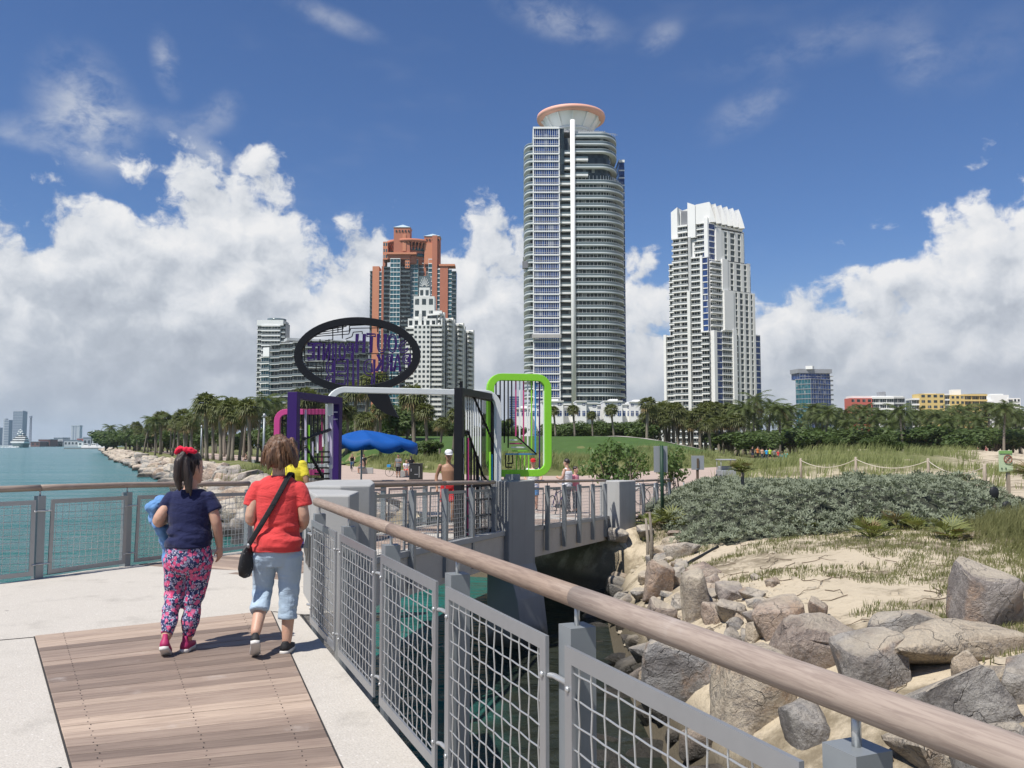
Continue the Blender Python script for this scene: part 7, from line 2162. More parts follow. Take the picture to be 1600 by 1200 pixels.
def floral():
    m, t, b = mk('floral_print'); co = coords(t)
    wz = t.n.new('ShaderNodeTexNoise'); wz.inputs['Scale'].default_value = 45.0; t.l.new(co, wz.inputs['Vector'])
    wv_ = t.n.new('ShaderNodeVectorMath'); wv_.operation = 'MULTIPLY_ADD'; t.l.new(wz.outputs['Color'], wv_.inputs[0]); wv_.inputs[1].default_value = (0.03, 0.03, 0.03); t.l.new(co, wv_.inputs[2]); p = wv_.outputs[0]
    v1 = t.vor(p, 26.0); v2 = t.vor(t.map(p, loc=(3, 1, 2)), 34.0); v3 = t.vor(t.map(p, loc=(1, 5, 2)), 60.0)
    id1 = t.vor(p, 26.0, out=1); r1 = t.sep(id1)[0]
    c = t.mix(t.step(v3, 0.30, 0.42), (0.55, 0.56, 0.66, 1), (0.035, 0.045, 0.12, 1))
    c = t.mix(t.step(v2, 0.42, 0.34), c, (0.30, 0.30, 0.45, 1))
    petal = t.mix(r1, (0.58, 0.035, 0.13, 1), (0.66, 0.16, 0.30, 1))
    c = t.mix(t.m('MULTIPLY', t.step(v1, 0.52, 0.42), t.step(r1, 0.12, 0.2)), c, petal)
    c = t.mix(t.step(v1, 0.14, 0.09), c, (0.62, 0.40, 0.45, 1))
    t.l.new(c, b.inputs['Base Color']); b.inputs['Roughness'].default_value = 0.85; b.inputs['Specular IOR Level'].default_value = 0.2
    bump(t, b, t.noise(t.map(co, scale=(6, 6, 12)), 1.0, 5.0, 0.6, 0.8), 0.35, 0.03)
    return m
M_floral = floral()

BAKE = []
def loft(mb, rings, n=20):
    """closed body of horizontal ellipses: (z, rx, ry, cx, cy)"""
    vs = []
    for (z, rx, ry, cx, cy) in rings:
        for j in range(n):
            a = 2 * PI * j / n; vs.append((cx + rx * math.cos(a), cy + ry * math.sin(a), z))
    fs = []
    for i in range(len(rings) - 1):
        for j in range(n): fs.append((i * n + j, i * n + (j + 1) % n, (i + 1) * n + (j + 1) % n, (i + 1) * n + j))
    fs.append(tuple(reversed(range(n)))); fs.append(tuple(range((len(rings) - 1) * n, len(rings) * n)))
    if rings[0][0] > rings[-1][0]: fs = [tuple(reversed(f)) for f in fs]
    mb.add(vs, fs, 0, True)
def limb(mb, pts, rad, n=14, hem=False):
    """limb with rounded ends along a smooth path"""
    pts = [Vector(p) for p in pts]
    P, Q = [], []
    for i in range(len(pts) - 1):
        for k in range(6):
            t = k / 6; a = pts[max(i - 1, 0)]; b_ = pts[i]; c = pts[i + 1]; d = pts[min(i + 2, len(pts) - 1)]
            v = b_ + (c - b_) * t if len(pts) < 3 else 0.5 * ((2 * b_) + (c - a) * t + (2 * a - 5 * b_ + 4 * c - d) * t * t + (3 * b_ - a - 3 * c + d) * t ** 3)
            P.append(v); Q.append(rad[i] + (rad[i + 1] - rad[i]) * t)
    P.append(pts[-1]); Q.append(rad[-1])
    d0 = (P[0] - P[1]).normalized(); d1 = (P[-1] - P[-2]).normalized()
    P = [P[0] + d0 * Q[0] * 0.7, P[0] + d0 * Q[0] * 0.4] + P
    Q = [Q[0] * 0.3, Q[0] * 0.8] + Q
    if not hem:
        P += [P[-1] + d1 * Q[-1] * 0.4, P[-1] + d1 * Q[-1] * 0.7]; Q += [Q[-1] * 0.8, Q[-1] * 0.3]
    mb.tube(P, Q, n)
def ball(mb, c, r, n=14, sx=1, sy=1, sz=1):
    mb.lathe([(max(0.02 * r, r * math.sin(PI * i / 10)), -r * sz * math.cos(PI * i / 10)) for i in range(11)], n, c, 0, True, sx, sy)
def organic(name, mb, m, parent, voxel, smooth=4, post=None):
    o = mb.build(name, m); o.parent = parent
    r = o.modifiers.new('skin', 'REMESH'); r.mode = 'VOXEL'; r.voxel_size = voxel; r.use_smooth_shade = True
    if smooth:
        s = o.modifiers.new('soft', 'SMOOTH'); s.iterations = smooth; s.factor = 0.5
    BAKE.append((o, post)); return o
def folds(amp, freq=(5, 5, 14), seed=0.0, fade=None):
    def f(me):
        me.calc_loop_triangles() if False else None
        ns = [v.normal.copy() for v in me.vertices]
        for v, nn in zip(me.vertices, ns):
            p = v.co; k = fade(p) if fade else 1.0
            a = noise.noise(Vector((p.x * freq[0] + seed, p.y * freq[1], p.z * freq[2] + 2.5 * p.x))) + 0.5 * noise.noise(Vector((p.x * freq[0] * 2.3, p.y * freq[1] * 2.3 + seed, p.z * freq[2] * 1.9)))
            v.co = p + nn * (amp * k * (a - abs(a) * 0.4))
    return f
def hand(mb, w, d, palm_n, s=1.0, curl=0.5):
    """palm, four unequal bent fingers and a thumb leaving the side of the palm"""
    w = Vector(w); d = Vector(d).normalized(); nrm = Vector(palm_n).normalized(); sd = d.cross(nrm).normalized()
    limb(mb, [w, w + d * 0.045 * s, w + d * 0.082 * s], [0.024 * s, 0.031 * s, 0.029 * s], 10)
    for k, (o, l) in enumerate(((-0.027, 0.062), (-0.009, 0.074), (0.009, 0.070), (0.026, 0.055))):
        b_ = w + d * 0.080 * s + sd * o * s; c1 = (d + nrm * curl * 0.35).normalized(); c2 = (d + nrm * curl * 1.1).normalized(); c3 = (d * 0.7 + nrm * curl * 1.7).normalized()
        p1 = b_ + c1 * l * 0.42 * s; p2 = p1 + c2 * l * 0.33 * s; p3 = p2 + c3 * l * 0.25 * s
        mb.tube([b_ - d * 0.02 * s, b_, p1, p2, p3], [0.009 * s, 0.0088 * s, 0.0083 * s, 0.0076 * s, 0.0055 * s], 8)
    b_ = w + d * 0.028 * s - sd * 0.022 * s; t1 = (d * 0.6 - sd * 0.8 + nrm * 0.25).normalized(); t2 = (d * 0.9 - sd * 0.35 + nrm * 0.45).normalized()
    mb.tube([b_, b_ + t1 * 0.034 * s, b_ + t1 * 0.034 * s + t2 * 0.032 * s], [0.013 * s, 0.0105 * s, 0.007 * s], 8)
def shoe(parent, ankle, yaw, pitch, L, m_up, m_sole, low=True):
    """shoe with a sole; the ankle is the joint it hangs on"""
    out = [(-0.30, -0.14), (-0.34, 0.0), (-0.30, 0.14), (-0.10, 0.145), (0.15, 0.165), (0.38, 0.175), (0.55, 0.13), (0.63, 0.02), (0.58, -0.10), (0.40, -0.165), (0.15, -0.15), (-0.10, -0.13)]
    M_ = Matrix.Translation(Vector(ankle)) @ Matrix.Rotation(yaw, 4, 'Z') @ Matrix.Rotation(pitch, 4, 'X')
    def T(x, y, z): return M_ @ Vector((y * L, x * L, z))
    n = len(out); mb = MB(); z0 = -0.085; prof = [(0.93, z0), (1.03, z0 + 0.008), (1.03, z0 + 0.024), (0.97, z0 + 0.030)]
    vs = []
    for (k, z) in prof: vs += [T(x * k, y * k, z + (0.012 * max(0, x - 0.4) / 0.2)) for (x, y) in out]
    fs = [tuple(range(n)), tuple(reversed(range(3 * n, 4 * n)))]
    for i in range(3): fs += [(i * n + (j + 1) % n, i * n + j, (i + 1) * n + j, (i + 1) * n + (j + 1) % n) for j in range(n)]
    mb.add(vs, fs, 0, True); s = flip_fix(mb.build('sole', m_sole))
    up = MB(); vs = []
    for (k, z, sh, cut) in ((0.98, z0 + 0.028, 0, 1.0), (0.99, z0 + 0.050, 0, 1.0), (0.86, z0 + 0.072, -0.02, 0.95), (0.62, z0 + 0.088, -0.07, 0.78), (0.50, z0 + (0.094 if low else 0.125), -0.11, 0.60)):
        vs += [T(min(x, 0.63 * cut) * k + sh, y * k, z - 0.022 * max(0, (x - 0.05)) / 0.5 * (1 if z > z0 + 0.06 else 0)) for (x, y) in out]
    fs = [tuple(range(n)), tuple(reversed(range(4 * n, 5 * n)))]
    for i in range(4): fs += [(i * n + (j + 1) % n, i * n + j, (i + 1) * n + j, (i + 1) * n + (j + 1) % n) for j in range(n)]
    up.add(vs, fs, 0, True); u = flip_fix(up.build('shoe', m_up)); u.parent = parent; s.parent = u
    return u
def head_shape(mb, c, s=1.0, turn=0.0, female=True):
    """skull, jaw, nose and ears; the face looks along +y before turning"""
    M_ = Matrix.Translation(Vector(c)) @ Matrix.Rotation(turn, 4, 'Z')
    t = MB()
    loft(t, [(-0.118 * s, 0.026 * s, 0.030 * s, 0, 0.052 * s), (-0.100 * s, 0.046 * s, 0.052 * s, 0, 0.038 * s), (-0.065 * s, 0.062 * s, 0.075 * s, 0, 0.018 * s), (-0.02 * s, 0.072 * s, 0.090 * s, 0, 0.004 * s), (0.03 * s, 0.076 * s, 0.096 * s, 0, -0.004 * s), (0.07 * s, 0.070 * s, 0.090 * s, 0, -0.006 * s), (0.098 * s, 0.050 * s, 0.066 * s, 0, -0.006 * s), (0.112 * s, 0.018 * s, 0.026 * s, 0, -0.004 * s)], 18)
    t.tube([(0, 0.088 * s, 0.012 * s), (0, 0.102 * s, -0.018 * s), (0, 0.108 * s, -0.032 * s), (0, 0.090 * s, -0.042 * s)], [0.008 * s, 0.010 * s, 0.014 * s, 0.010 * s], 8)
    t.tube([(-0.018 * s, 0.084 * s, -0.066 * s), (0, 0.092 * s, -0.064 * s), (0.018 * s, 0.084 * s, -0.066 * s)], 0.008 * s, 6)
    for sx in (-1, 1): ball(t, (sx * 0.076 * s, -0.008 * s, -0.012 * s), 0.026 * s, 10, 0.38, 0.75, 1.2)
    mb.add([M_ @ Vector(v) for v in t.v], t.f, 0, True)
    return M_
def eyes(M_, parent, s=1.0):
    for sx in (-1, 1):
        e = MB(); ball(e, (0, 0, 0), 0.0115 * s, 10); o = e.build('eye', M_eye); o.parent = parent; o.matrix_basis = M_ @ Matrix.Translation((sx * 0.031 * s, 0.080 * s, 0.004 * s))
        i_ = MB(); ball(i_, (0, 0, 0), 0.0062 * s, 8); q = i_.build('iris', M_hair_dk); q.parent = o; q.location = (0, 0.0075 * s, 0)
J0 = dict(hipL=(-0.085, 0, 0.86), hipR=(0.085, 0, 0.86), kneeL=(-0.10, 0.03, 0.47), kneeR=(0.10, 0.03, 0.47), ankL=(-0.11, 0, 0.085), ankR=(0.11, 0, 0.085),
          shL=(-0.185, 0, 1.36), shR=(0.185, 0, 1.36), elL=(-0.25, -0.02, 1.09), elR=(0.25, -0.02, 1.09), wrL=(-0.26, 0.08, 0.86), wrR=(0.26, 0.08, 0.86), head=(0, 0.02, 1.58))
def person(label, loc, heading, H=1.70, J=None, skin=M_skin, hair=M_hair_dk, top=None, sleeve=0.45, bottom=None, blen=1.0, hat=None, vox=0.017, fat=1.0, shoes=M_shoe_bk, turn=0.0, longhair=False, lean=0.0, vest=False, group=None):
    """whole figure, about H tall; top and bottom are cloth materials, blen how far down the legs go"""
    t = thing('person', label, 'person', loc, group); t.rotation_euler = (0, 0, heading); k = H / 1.70; t.scale = (k, k, k)
    j = dict(J0)
    if J: j.update(J)
    V = {a: Vector(b_) for a, b_ in j.items()}
    pel = (V['hipL'] + V['hipR']) / 2; sh = (V['shL'] + V['shR']) / 2; ax = sh - pel
    def tors(q, rx, ry): c = pel + ax * q; return (c.z, rx * fat, ry * fat, c.x, c.y)
    TR = [(-0.16, 0.10, 0.09), (-0.06, 0.165, 0.125), (0.08, 0.168, 0.122), (0.30, 0.145, 0.105), (0.52, 0.158, 0.112), (0.75, 0.178, 0.118), (0.92, 0.172, 0.095), (1.05, 0.110, 0.070)]
    b = MB()
    up = ax.z > 0.25
    loft(b, [tors(*r) for r in TR])
    nk = V['head'] - Vector((0, 0.015, 0.10))
    limb(b, [sh + Vector((0, 0, -0.03)), nk], [0.062, 0.055], 12)
    HM = head_shape(b, V['head'], 1.0, turn)
    for s in ('L', 'R'):
        limb(b, [V['hip' + s], V['knee' + s], V['ank' + s]], [0.088 * fat, 0.060 * fat ** 0.5, 0.040], 12)
        limb(b, [V['sh' + s], V['el' + s], V['wr' + s]], [0.050 * fat ** 0.5, 0.040, 0.028], 12)
        d = (V['wr' + s] - V['el' + s]); hand(b, V['wr' + s], d, (1 if s == 'L' else -1, 0.2, 0), 1.0, 0.6)
    body = organic('body', b, skin, t, vox, 3)
    eyes(HM, t)
    if top:
        c = MB(); g = 0.016
        loft(c, [tors(q, rx + g, ry + g) for (q, rx, ry) in ([(-0.16, 0.165, 0.125)] + TR[1:7])] + ([] if vest else [tors(1.03, 0.125, 0.085)]))
        if not vest:
            for s in ('L', 'R'):
                e = V['sh' + s].lerp(V['el' + s], min(1.0, sleeve * 1.4))
                pts = [V['sh' + s] * 0.9 + sh * 0.1, e] + ([V['wr' + s]] if sleeve > 0.8 else [])
                limb(c, pts, [0.068, 0.064] + ([0.05] if sleeve > 0.8 else []), 12, True)
        else:
            for sx in (-1, 1): limb(c, [sh + Vector((sx * 0.10, -0.04, -0.12)), sh + Vector((sx * 0.09, 0.0, 0.03)), sh + Vector((sx * 0.10, 0.06, -0.12))], [0.05, 0.04, 0.05], 8)
        organic('shirt', c, top, t, vox * 0.9, 3, folds(0.006))
    if bottom:
        c = MB(); g = 0.014
        loft(c, [tors(q, rx + g, ry + g) for (q, rx, ry) in TR[:3]] + [tors(0.16, 0.165, 0.120)])
        for s in ('L', 'R'):
            pts = [V['hip' + s]]; rr = [0.105 * fat]
            if blen <= 0.5: pts.append(V['hip' + s].lerp(V['knee' + s], blen * 2)); rr.append(0.095)
            else: pts += [V['knee' + s], V['knee' + s].lerp(V['ank' + s], (blen - 0.5) * 2)]; rr += [0.078, 0.064]
            limb(c, pts, rr, 12, True)
        organic('trousers' if blen > 0.6 else 'shorts', c, bottom, t, vox * 0.9, 3, folds(0.006, (5, 5, 9), 3.0))
    if hair is not None:
        c = MB(); hm = MB()
        loft(hm, [(-0.03, 0.070, 0.060, 0, -0.045), (0.02, 0.086, 0.092, 0, -0.016), (0.06, 0.084, 0.098, 0, -0.012), (0.10, 0.064, 0.076, 0, -0.010), (0.125, 0.025, 0.03, 0, -0.008)], 16)
        if longhair: limb(hm, [(0, -0.06, 0.05), (0, -0.10, -0.06), (0, -0.11, -0.20)], [0.07, 0.075, 0.05], 10)
        c.add([HM @ Vector(v) for v in hm.v], hm.f, 0, True); organic('hair', c, hair, t, vox * 0.7, 2, folds(0.006, (20, 20, 8)))
    if hat is not None:
        c = MB(); hm = MB()
        loft(hm, [(0.035, 0.092, 0.108, 0, -0.004), (0.08, 0.092, 0.106, 0, -0.006), (0.12, 0.075, 0.088, 0, -0.008), (0.145, 0.035, 0.04, 0, -0.008)], 20)
        vs = [(0.085 * math.sin(a), 0.06 + 0.115 * math.cos(a), 0.035 - 0.02 * math.cos(a) + zz) for zz in (0, 0.012) for a in [-1.5 + 3.0 * i / 10 for i in range(11)]]
        n = 11; hm.add(vs, [tuple(range(n)), tuple(reversed(range(n, 2 * n)))] + [(i, n + i, n + (i + 1) % n, (i + 1) % n) for i in range(n)])
        c.add([HM @ Vector(v) for v in hm.v], hm.f, 0, True); o = c.build('cap', hat); o.parent = t
    if shoes is not None:
        for s in ('L', 'R'):
            a = V['ank' + s]; sh_ = shoe(t, a, 0.0, 0.0, 0.26, shoes, M_sole)
    return t

def bake_all():
    bpy.context.view_layer.update()
    dg = bpy.context.evaluated_depsgraph_get()
    for (o, post) in BAKE:
        me = bpy.data.meshes.new_from_object(o.evaluated_get(dg)); me.name = o.name
        me.shade_smooth()
        if post: post(me)
        old = o.data; o.modifiers.clear(); o.data = me
        bpy.data.meshes.remove(old)

def strands(parent, M_, m, n, r0, fall, flare, seed, swirl=0.5, sz=1.0, y_min=-1.0):
    """loose locks over the hair: thin curved tubes from the crown downwards"""
    rn = random.Random(seed); mb = MB()
    for i in range(n):
        a = rn.uniform(-PI, PI); e = rn.uniform(-0.1, 1.3)
        d = Vector((math.sin(a) * math.cos(e), math.cos(a) * math.cos(e), math.sin(e)))
        if d.y > 0.25 and e < 0.9: continue
        p = Vector((d.x * r0 * 1.0, d.y * r0 * 1.08 - 0.015, d.z * r0 * 1.12)); pts = []
        v = Vector((d.x * 0.5, d.y * 0.5, 0.15)) * flare + Vector((rn.gauss(0, 0.25), rn.gauss(0, 0.2), 0)) * swirl
        L = fall * rn.uniform(0.5, 1.1)
        for k in range(6):
            pts.append(M_ @ p); st = L / 5
            out_ = Vector((p.x, p.y, 0)).normalized() * 0.2 if Vector((p.x, p.y, 0)).length < r0 * 1.12 else Vector((0, 0, 0))
            v = (v * 0.75 + out_ + Vector((rn.gauss(0, 0.12) * swirl, rn.gauss(0, 0.12) * swirl, -0.55))).normalized() * 1.0
            p = p + v * st
        mb.tube(pts, [0.0035, 0.004, 0.0035, 0.003, 0.0025, 0.001], 4, caps=False)
    o = mb.build('hair_locks', m, kind='stuff'); o.parent = parent; return o

# ---- the girl in navy and floral trousers
VX = 0.0085
g0 = G(291, 1019, 0)
girl = thing('person', 'girl in navy shirt and floral trousers with a red bow, carrying a blue jacket', 'person', (g0.x, g0.y, 0.010)); girl.rotation_euler = (0, 0, R(8)); girl.scale = (0.88, 0.92, 1.0)
b = MB()
loft(b, [(0.66, 0.10, 0.10, 0, -0.01), (0.74, 0.170, 0.135, 0, -0.015), (0.84, 0.165, 0.125, 0, -0.005), (0.96, 0.155, 0.115, 0, 0.0), (1.08, 0.165, 0.115, 0, 0.0), (1.18, 0.165, 0.095, 0, 0.0), (1.235, 0.095, 0.07, 0, 0.0)])
limb(b, [(0, -0.005, 1.19), (0, 0.01, 1.30)], [0.062, 0.056], 12)
HMg = head_shape(b, (0.005, 0.02, 1.405), 1.06, R(-38))
limb(b, [(-0.085, 0, 0.75), (-0.115, 0.03, 0.43), (-0.135, -0.15, 0.135)], [0.10, 0.07, 0.042], 14); limb(b, [(0.085, 0, 0.75), (0.055, 0.035, 0.42), (0.005, 0.0, 0.095)], [0.10, 0.07, 0.042], 14)
limb(b, [(0.150, 0, 1.165), (0.232, -0.03, 0.985), (0.252, 0.035, 0.80)], [0.050, 0.046, 0.031], 14); hand(b, (0.252, 0.035, 0.80), (0.02, 0.12, -1.0), (-1, 0.35, 0), 1.0, 0.75)
limb(b, [(-0.150, 0, 1.165), (-0.255, -0.045, 1.00), (-0.20, 0.17, 1.015)], [0.050, 0.049, 0.033], 14); hand(b, (-0.20, 0.17, 1.015), (0.35, 0.85, 0.1), (0.6, -0.3, 0.4), 1.0, 0.9)
organic('body', b, M_skin, girl, VX, 3)
eyes(HMg, girl, 1.06)
c = MB()
loft(c, [(0.795, 0.198, 0.158, 0, -0.012), (0.83, 0.202, 0.162, 0, -0.012), (0.90, 0.194, 0.150, 0, -0.005), (0.97, 0.186, 0.140, 0, 0.0), (1.06, 0.190, 0.138, 0, 0.0), (1.14, 0.192, 0.128, 0, 0.0), (1.20, 0.176, 0.104, 0, 0.0), (1.24, 0.110, 0.080, 0, 0.0)], 28)
for s in (-1, 1): limb(c, [(s * 0.145, 0, 1.165), (s * 0.190, -0.008, 1.11), (s * 0.212, -0.015, 1.065)], [0.074, 0.070, 0.069], 16, True)
def gird(p): return 0.35 + 1.4 * sstep(1.02, 0.86, p.z)
organic('shirt', c, M_navy, girl, VX * 0.85, 3, folds(0.014, (3.5, 3.5, 17), 1.0, gird))
c = MB()
loft(c, [(0.58, 0.12, 0.11, 0, -0.01), (0.66, 0.192, 0.145, 0, -0.014), (0.73, 0.200, 0.152, 0, -0.016), (0.80, 0.185, 0.148, 0, -0.012), (0.83, 0.175, 0.135, 0, -0.008)], 26)
limb(c, [(-0.098, -0.01, 0.70), (-0.118, 0.02, 0.45), (-0.128, -0.07, 0.27), (-0.135, -0.145, 0.155)], [0.118, 0.086, 0.074, 0.052], 18, True)
limb(c, [(0.098, -0.01, 0.70), (0.058, 0.02, 0.43), (0.025, 0.005, 0.23), (0.008, 0.0, 0.115)], [0.118, 0.088, 0.075, 0.052], 18, True)
organic('trousers', c, M_floral, girl, VX * 0.85, 3, folds(0.016, (6, 6, 11), 5.0, lambda p: 0.35 + 0.9 * sstep(0.60, 0.30, p.z)))
shoe(girl, (-0.135, -0.155, 0.105), R(6), R(-26), 0.255, M_shoe_pk, M_sole, False); shoe(girl, (0.005, 0.0, 0.085), R(-6), R(0), 0.255, M_shoe_pk, M_sole, False)
hm = MB()
loft(hm, [(-0.085, 0.045, 0.045, 0, -0.060), (-0.03, 0.082, 0.070, 0, -0.045), (0.03, 0.090, 0.100, 0, -0.020), (0.07, 0.086, 0.102, 0, -0.014), (0.11, 0.062, 0.078, 0, -0.012), (0.13, 0.024, 0.03, 0, -0.01)], 20)
c = MB(); c.add([HMg @ Vector(v) for v in hm.v], hm.f, 0, True)
limb(c, [(-0.045, -0.085, 1.515), (-0.075, -0.125, 1.45), (-0.080, -0.128, 1.34), (-0.060, -0.125, 1.24)], [0.030, 0.040, 0.040, 0.014], 12)
limb(c, [(-0.03, -0.09, 1.47), (-0.01, -0.118, 1.36), (0.005, -0.125, 1.22)], [0.040, 0.036, 0.012], 10); limb(c, [(-0.02, -0.09, 1.42), (0.02, -0.115, 1.32), (0.03, -0.125, 1.19)], [0.035, 0.026, 0.008], 10)
organic('hair', c, M_hair_dk, girl, 0.007, 2, folds(0.007, (26, 26, 5), 2.0))
c = MB()
for s in (-1, 1): limb(c, [(-0.03, -0.075, 1.535), (-0.03 + s * 0.045, -0.085, 1.548 - 0.006 * s), (-0.03 + s * 0.085, -0.08, 1.528 + 0.004 * s)], [0.014, 0.026, 0.017], 12)
ball(c, (-0.03, -0.08, 1.540), 0.030)
organic('bow', c, M_bow, girl, 0.006, 1, folds(0.008, (24, 24, 24), 4.0))
strands(girl, HMg, M_hair_dk, 150, 0.096, 0.06, 0.2, 5, 0.2)
# blue jacket over her arm
jk = thing('jacket', 'crumpled light blue denim jacket held over the girl\'s left arm', 'jacket', (g0.x - 0.3, g0.y, 0.9))
def Lg(p): return (Matrix.Translation((g0.x, g0.y, 0.010)) @ Matrix.Rotation(R(8), 4, 'Z') @ Matrix.Diagonal((0.88, 0.92, 1, 1))) @ Vector(p)
c = MB()
limb(c, [Lg((-0.325, 0.02, 1.10)), Lg((-0.27, 0.10, 1.13)), Lg((-0.20, 0.20, 1.11))], [0.045, 0.060, 0.05], 12); limb(c, [Lg((-0.345, 0.04, 1.10)), Lg((-0.31, 0.08, 1.02)), Lg((-0.27, 0.10, 0.93))], [0.045, 0.062, 0.04], 12)
limb(c, [Lg((-0.29, 0.02, 0.96)), Lg((-0.22, 0.12, 0.86)), Lg((-0.205, 0.14, 0.62))], [0.04, 0.065, 0.035], 12); limb(c, [Lg((-0.36, 0.08, 1.06)), Lg((-0.33, 0.12, 1.12)), Lg((-0.25, 0.18, 1.07))], [0.03, 0.035, 0.035], 10)
o = organic('fabric', c, cloth('denim_jacket', (0.12, 0.26, 0.50), 0.2, wr=0.6), None, 0.008, 2, folds(0.020, (13, 13, 13), 9.0)); put_under(o, jk)

# ---- the woman in the red top
w0 = G(430, 1021, 0)
wom = thing('person', 'woman in coral red T-shirt and pale cropped jeans walking away beside the railing', 'person', (w0.x, w0.y, 0.004)); wom.rotation_euler = (0, 0, R(6)); wom.scale = (0.92, 0.94, 1.0)
b = MB()
loft(b, [(0.72, 0.10, 0.10, 0, -0.01), (0.80, 0.172, 0.135, 0, -0.015), (0.92, 0.160, 0.118, 0, -0.005), (1.04, 0.152, 0.108, 0, 0.0), (1.16, 0.168, 0.112, 0, 0.0), (1.27, 0.170, 0.095, 0, 0.0), (1.335, 0.095, 0.066, 0, 0.0)])
limb(b, [(0, -0.005, 1.29), (0, 0.012, 1.42)], [0.060, 0.052], 12)
HMw = head_shape(b, (-0.008, 0.025, 1.535), 1.0, R(16))
limb(b, [(-0.09, 0, 0.83), (-0.115, 0.06, 0.48), (-0.128, -0.19, 0.19)], [0.10, 0.066, 0.040], 14); limb(b, [(0.09, 0, 0.83), (0.098, 0.045, 0.46), (0.092, 0.0, 0.085)], [0.10, 0.066, 0.040], 14)
limb(b, [(-0.165, 0, 1.255), (-0.215, -0.045, 1.02), (-0.14, 0.19, 1.03)], [0.050, 0.046, 0.031], 14); hand(b, (-0.14, 0.19, 1.03), (0.4, 0.9, 0.1), (0.5, -0.2, 0.5), 1.0, 0.9)
limb(b, [(0.165, 0, 1.255), (0.222, -0.025, 1.02), (0.165, 0.19, 0.93)], [0.050, 0.046, 0.031], 14); hand(b, (0.165, 0.19, 0.93), (-0.2, 1, -0.2), (-0.8, 0, 0.3), 1.0, 0.8)
organic('body', b, M_skin, wom, VX, 3)
eyes(HMw, wom)
c = MB()
loft(c, [(0.775, 0.206, 0.165, 0.005, -0.014), (0.82, 0.208, 0.168, 0.003, -0.014), (0.92, 0.196, 0.150, 0, -0.006), (1.02, 0.186, 0.138, 0, 0.0), (1.12, 0.194, 0.138, 0, 0.0), (1.21, 0.202, 0.130, 0, 0.0), (1.285, 0.190, 0.106, 0, 0.0), (1.335, 0.122, 0.082, 0, 0.0), (1.352, 0.085, 0.070, 0, 0.002)], 28)
for s in (-1, 1): limb(c, [(s * 0.155, 0, 1.255), (s * 0.198, -0.008, 1.18), (s * 0.216, -0.014, 1.115)], [0.076, 0.073, 0.073], 16, True)
organic('shirt', c, M_redtop, wom, VX * 0.85, 3, folds(0.017, (3.5, 3.5, 15), 7.0, lambda p: 0.25 + 1.3 * sstep(1.10, 0.92, p.z) * sstep(0.74, 0.84, p.z)))
c = MB()
loft(c, [(0.66, 0.12, 0.11, 0, -0.01), (0.74, 0.188, 0.140, 0, -0.012), (0.80, 0.188, 0.142, 0, -0.014), (0.85, 0.170, 0.130, 0, -0.01)], 26)
limb(c, [(-0.100, -0.012, 0.75), (-0.116, 0.045, 0.50), (-0.122, -0.075, 0.325)], [0.116, 0.084, 0.073], 18, True); limb(c, [(0.100, -0.012, 0.75), (0.100, 0.035, 0.48), (0.096, 0.012, 0.255)], [0.116, 0.086, 0.076], 18, True)
organic('cropped_jeans', c, M_jean, wom, VX * 0.85, 3, folds(0.015, (6, 6, 13), 8.0, lambda p: 0.3 + 1.0 * sstep(0.62, 0.40, p.z)))
shoe(wom, (-0.128, -0.195, 0.155), R(10), R(-38), 0.245, M_shoe_bk, M_sole); shoe(wom, (0.092, 0.0, 0.085), R(-8), R(0), 0.245, M_shoe_bk, M_sole)
hm = MB()
loft(hm, [(-0.12, 0.060, 0.050, 0, -0.055), (-0.08, 0.108, 0.085, 0, -0.042), (-0.03, 0.118, 0.108, 0, -0.026), (0.03, 0.116, 0.118, 0, -0.016), (0.08, 0.098, 0.106, 0, -0.012), (0.115, 0.066, 0.074, 0, -0.010), (0.135, 0.024, 0.03, 0, -0.008)], 22)
for (x, y, z, dx_, dz_) in ((0.10, -0.05, 0.0, 0.06, -0.09), (0.09, -0.09, -0.04, 0.045, -0.07), (0.0, -0.12, -0.05, 0.0, -0.085), (-0.07, -0.09, -0.04, -0.02, -0.09), (0.05, -0.12, 0.02, 0.05, -0.11), (-0.10, -0.02, -0.02, -0.015, -0.08), (0.11, 0.0, 0.03, 0.05, -0.06)):
    limb(hm, [(x * 0.85, y * 0.85, z + 0.05), (x + dx_ * 0.4, y, z), (x + dx_, y - 0.005, z + dz_)], [0.045, 0.038, 0.012], 8)
c = MB(); c.add([HMw @ Vector(v) for v in hm.v], hm.f, 0, True)
organic('hair', c, M_hair_br, wom, 0.006, 1, folds(0.014, (22, 22, 10), 6.0))
strands(wom, HMw, M_hair_br, 330, 0.108, 0.15, 0.25, 8, 0.55)
# shoulder bag
bg_t = thing('shoulder_bag', 'black patterned shoulder bag hanging at the woman\'s left hip on a long strap', 'bag', (w0.x - 0.2, w0.y, 0.7))
def Lw(p): return (Matrix.Translation((w0.x, w0.y, 0.004)) @ Matrix.Rotation(R(6), 4, 'Z') @ Matrix.Diagonal((0.92, 0.94, 1, 1))) @ Vector(p)
def belt(pts, w, th):
    P = [Vector(p) for p in pts]; fine = []
    for i in range(len(P) - 1):
        for k in range(5):
            t = k / 5; a = P[max(i - 1, 0)]; b_ = P[i]; c_ = P[i + 1]; d = P[min(i + 2, len(P) - 1)]
            fine.append(0.5 * ((2 * b_) + (c_ - a) * t + (2 * a - 5 * b_ + 4 * c_ - d) * t * t + (3 * b_ - a - 3 * c_ + d) * t ** 3))
    fine.append(P[-1]); m = MB()
    m.tube([Lw(p) for p in fine], [(w, th)] * len(fine), 8, up=(0, -1, 0.2)); return m
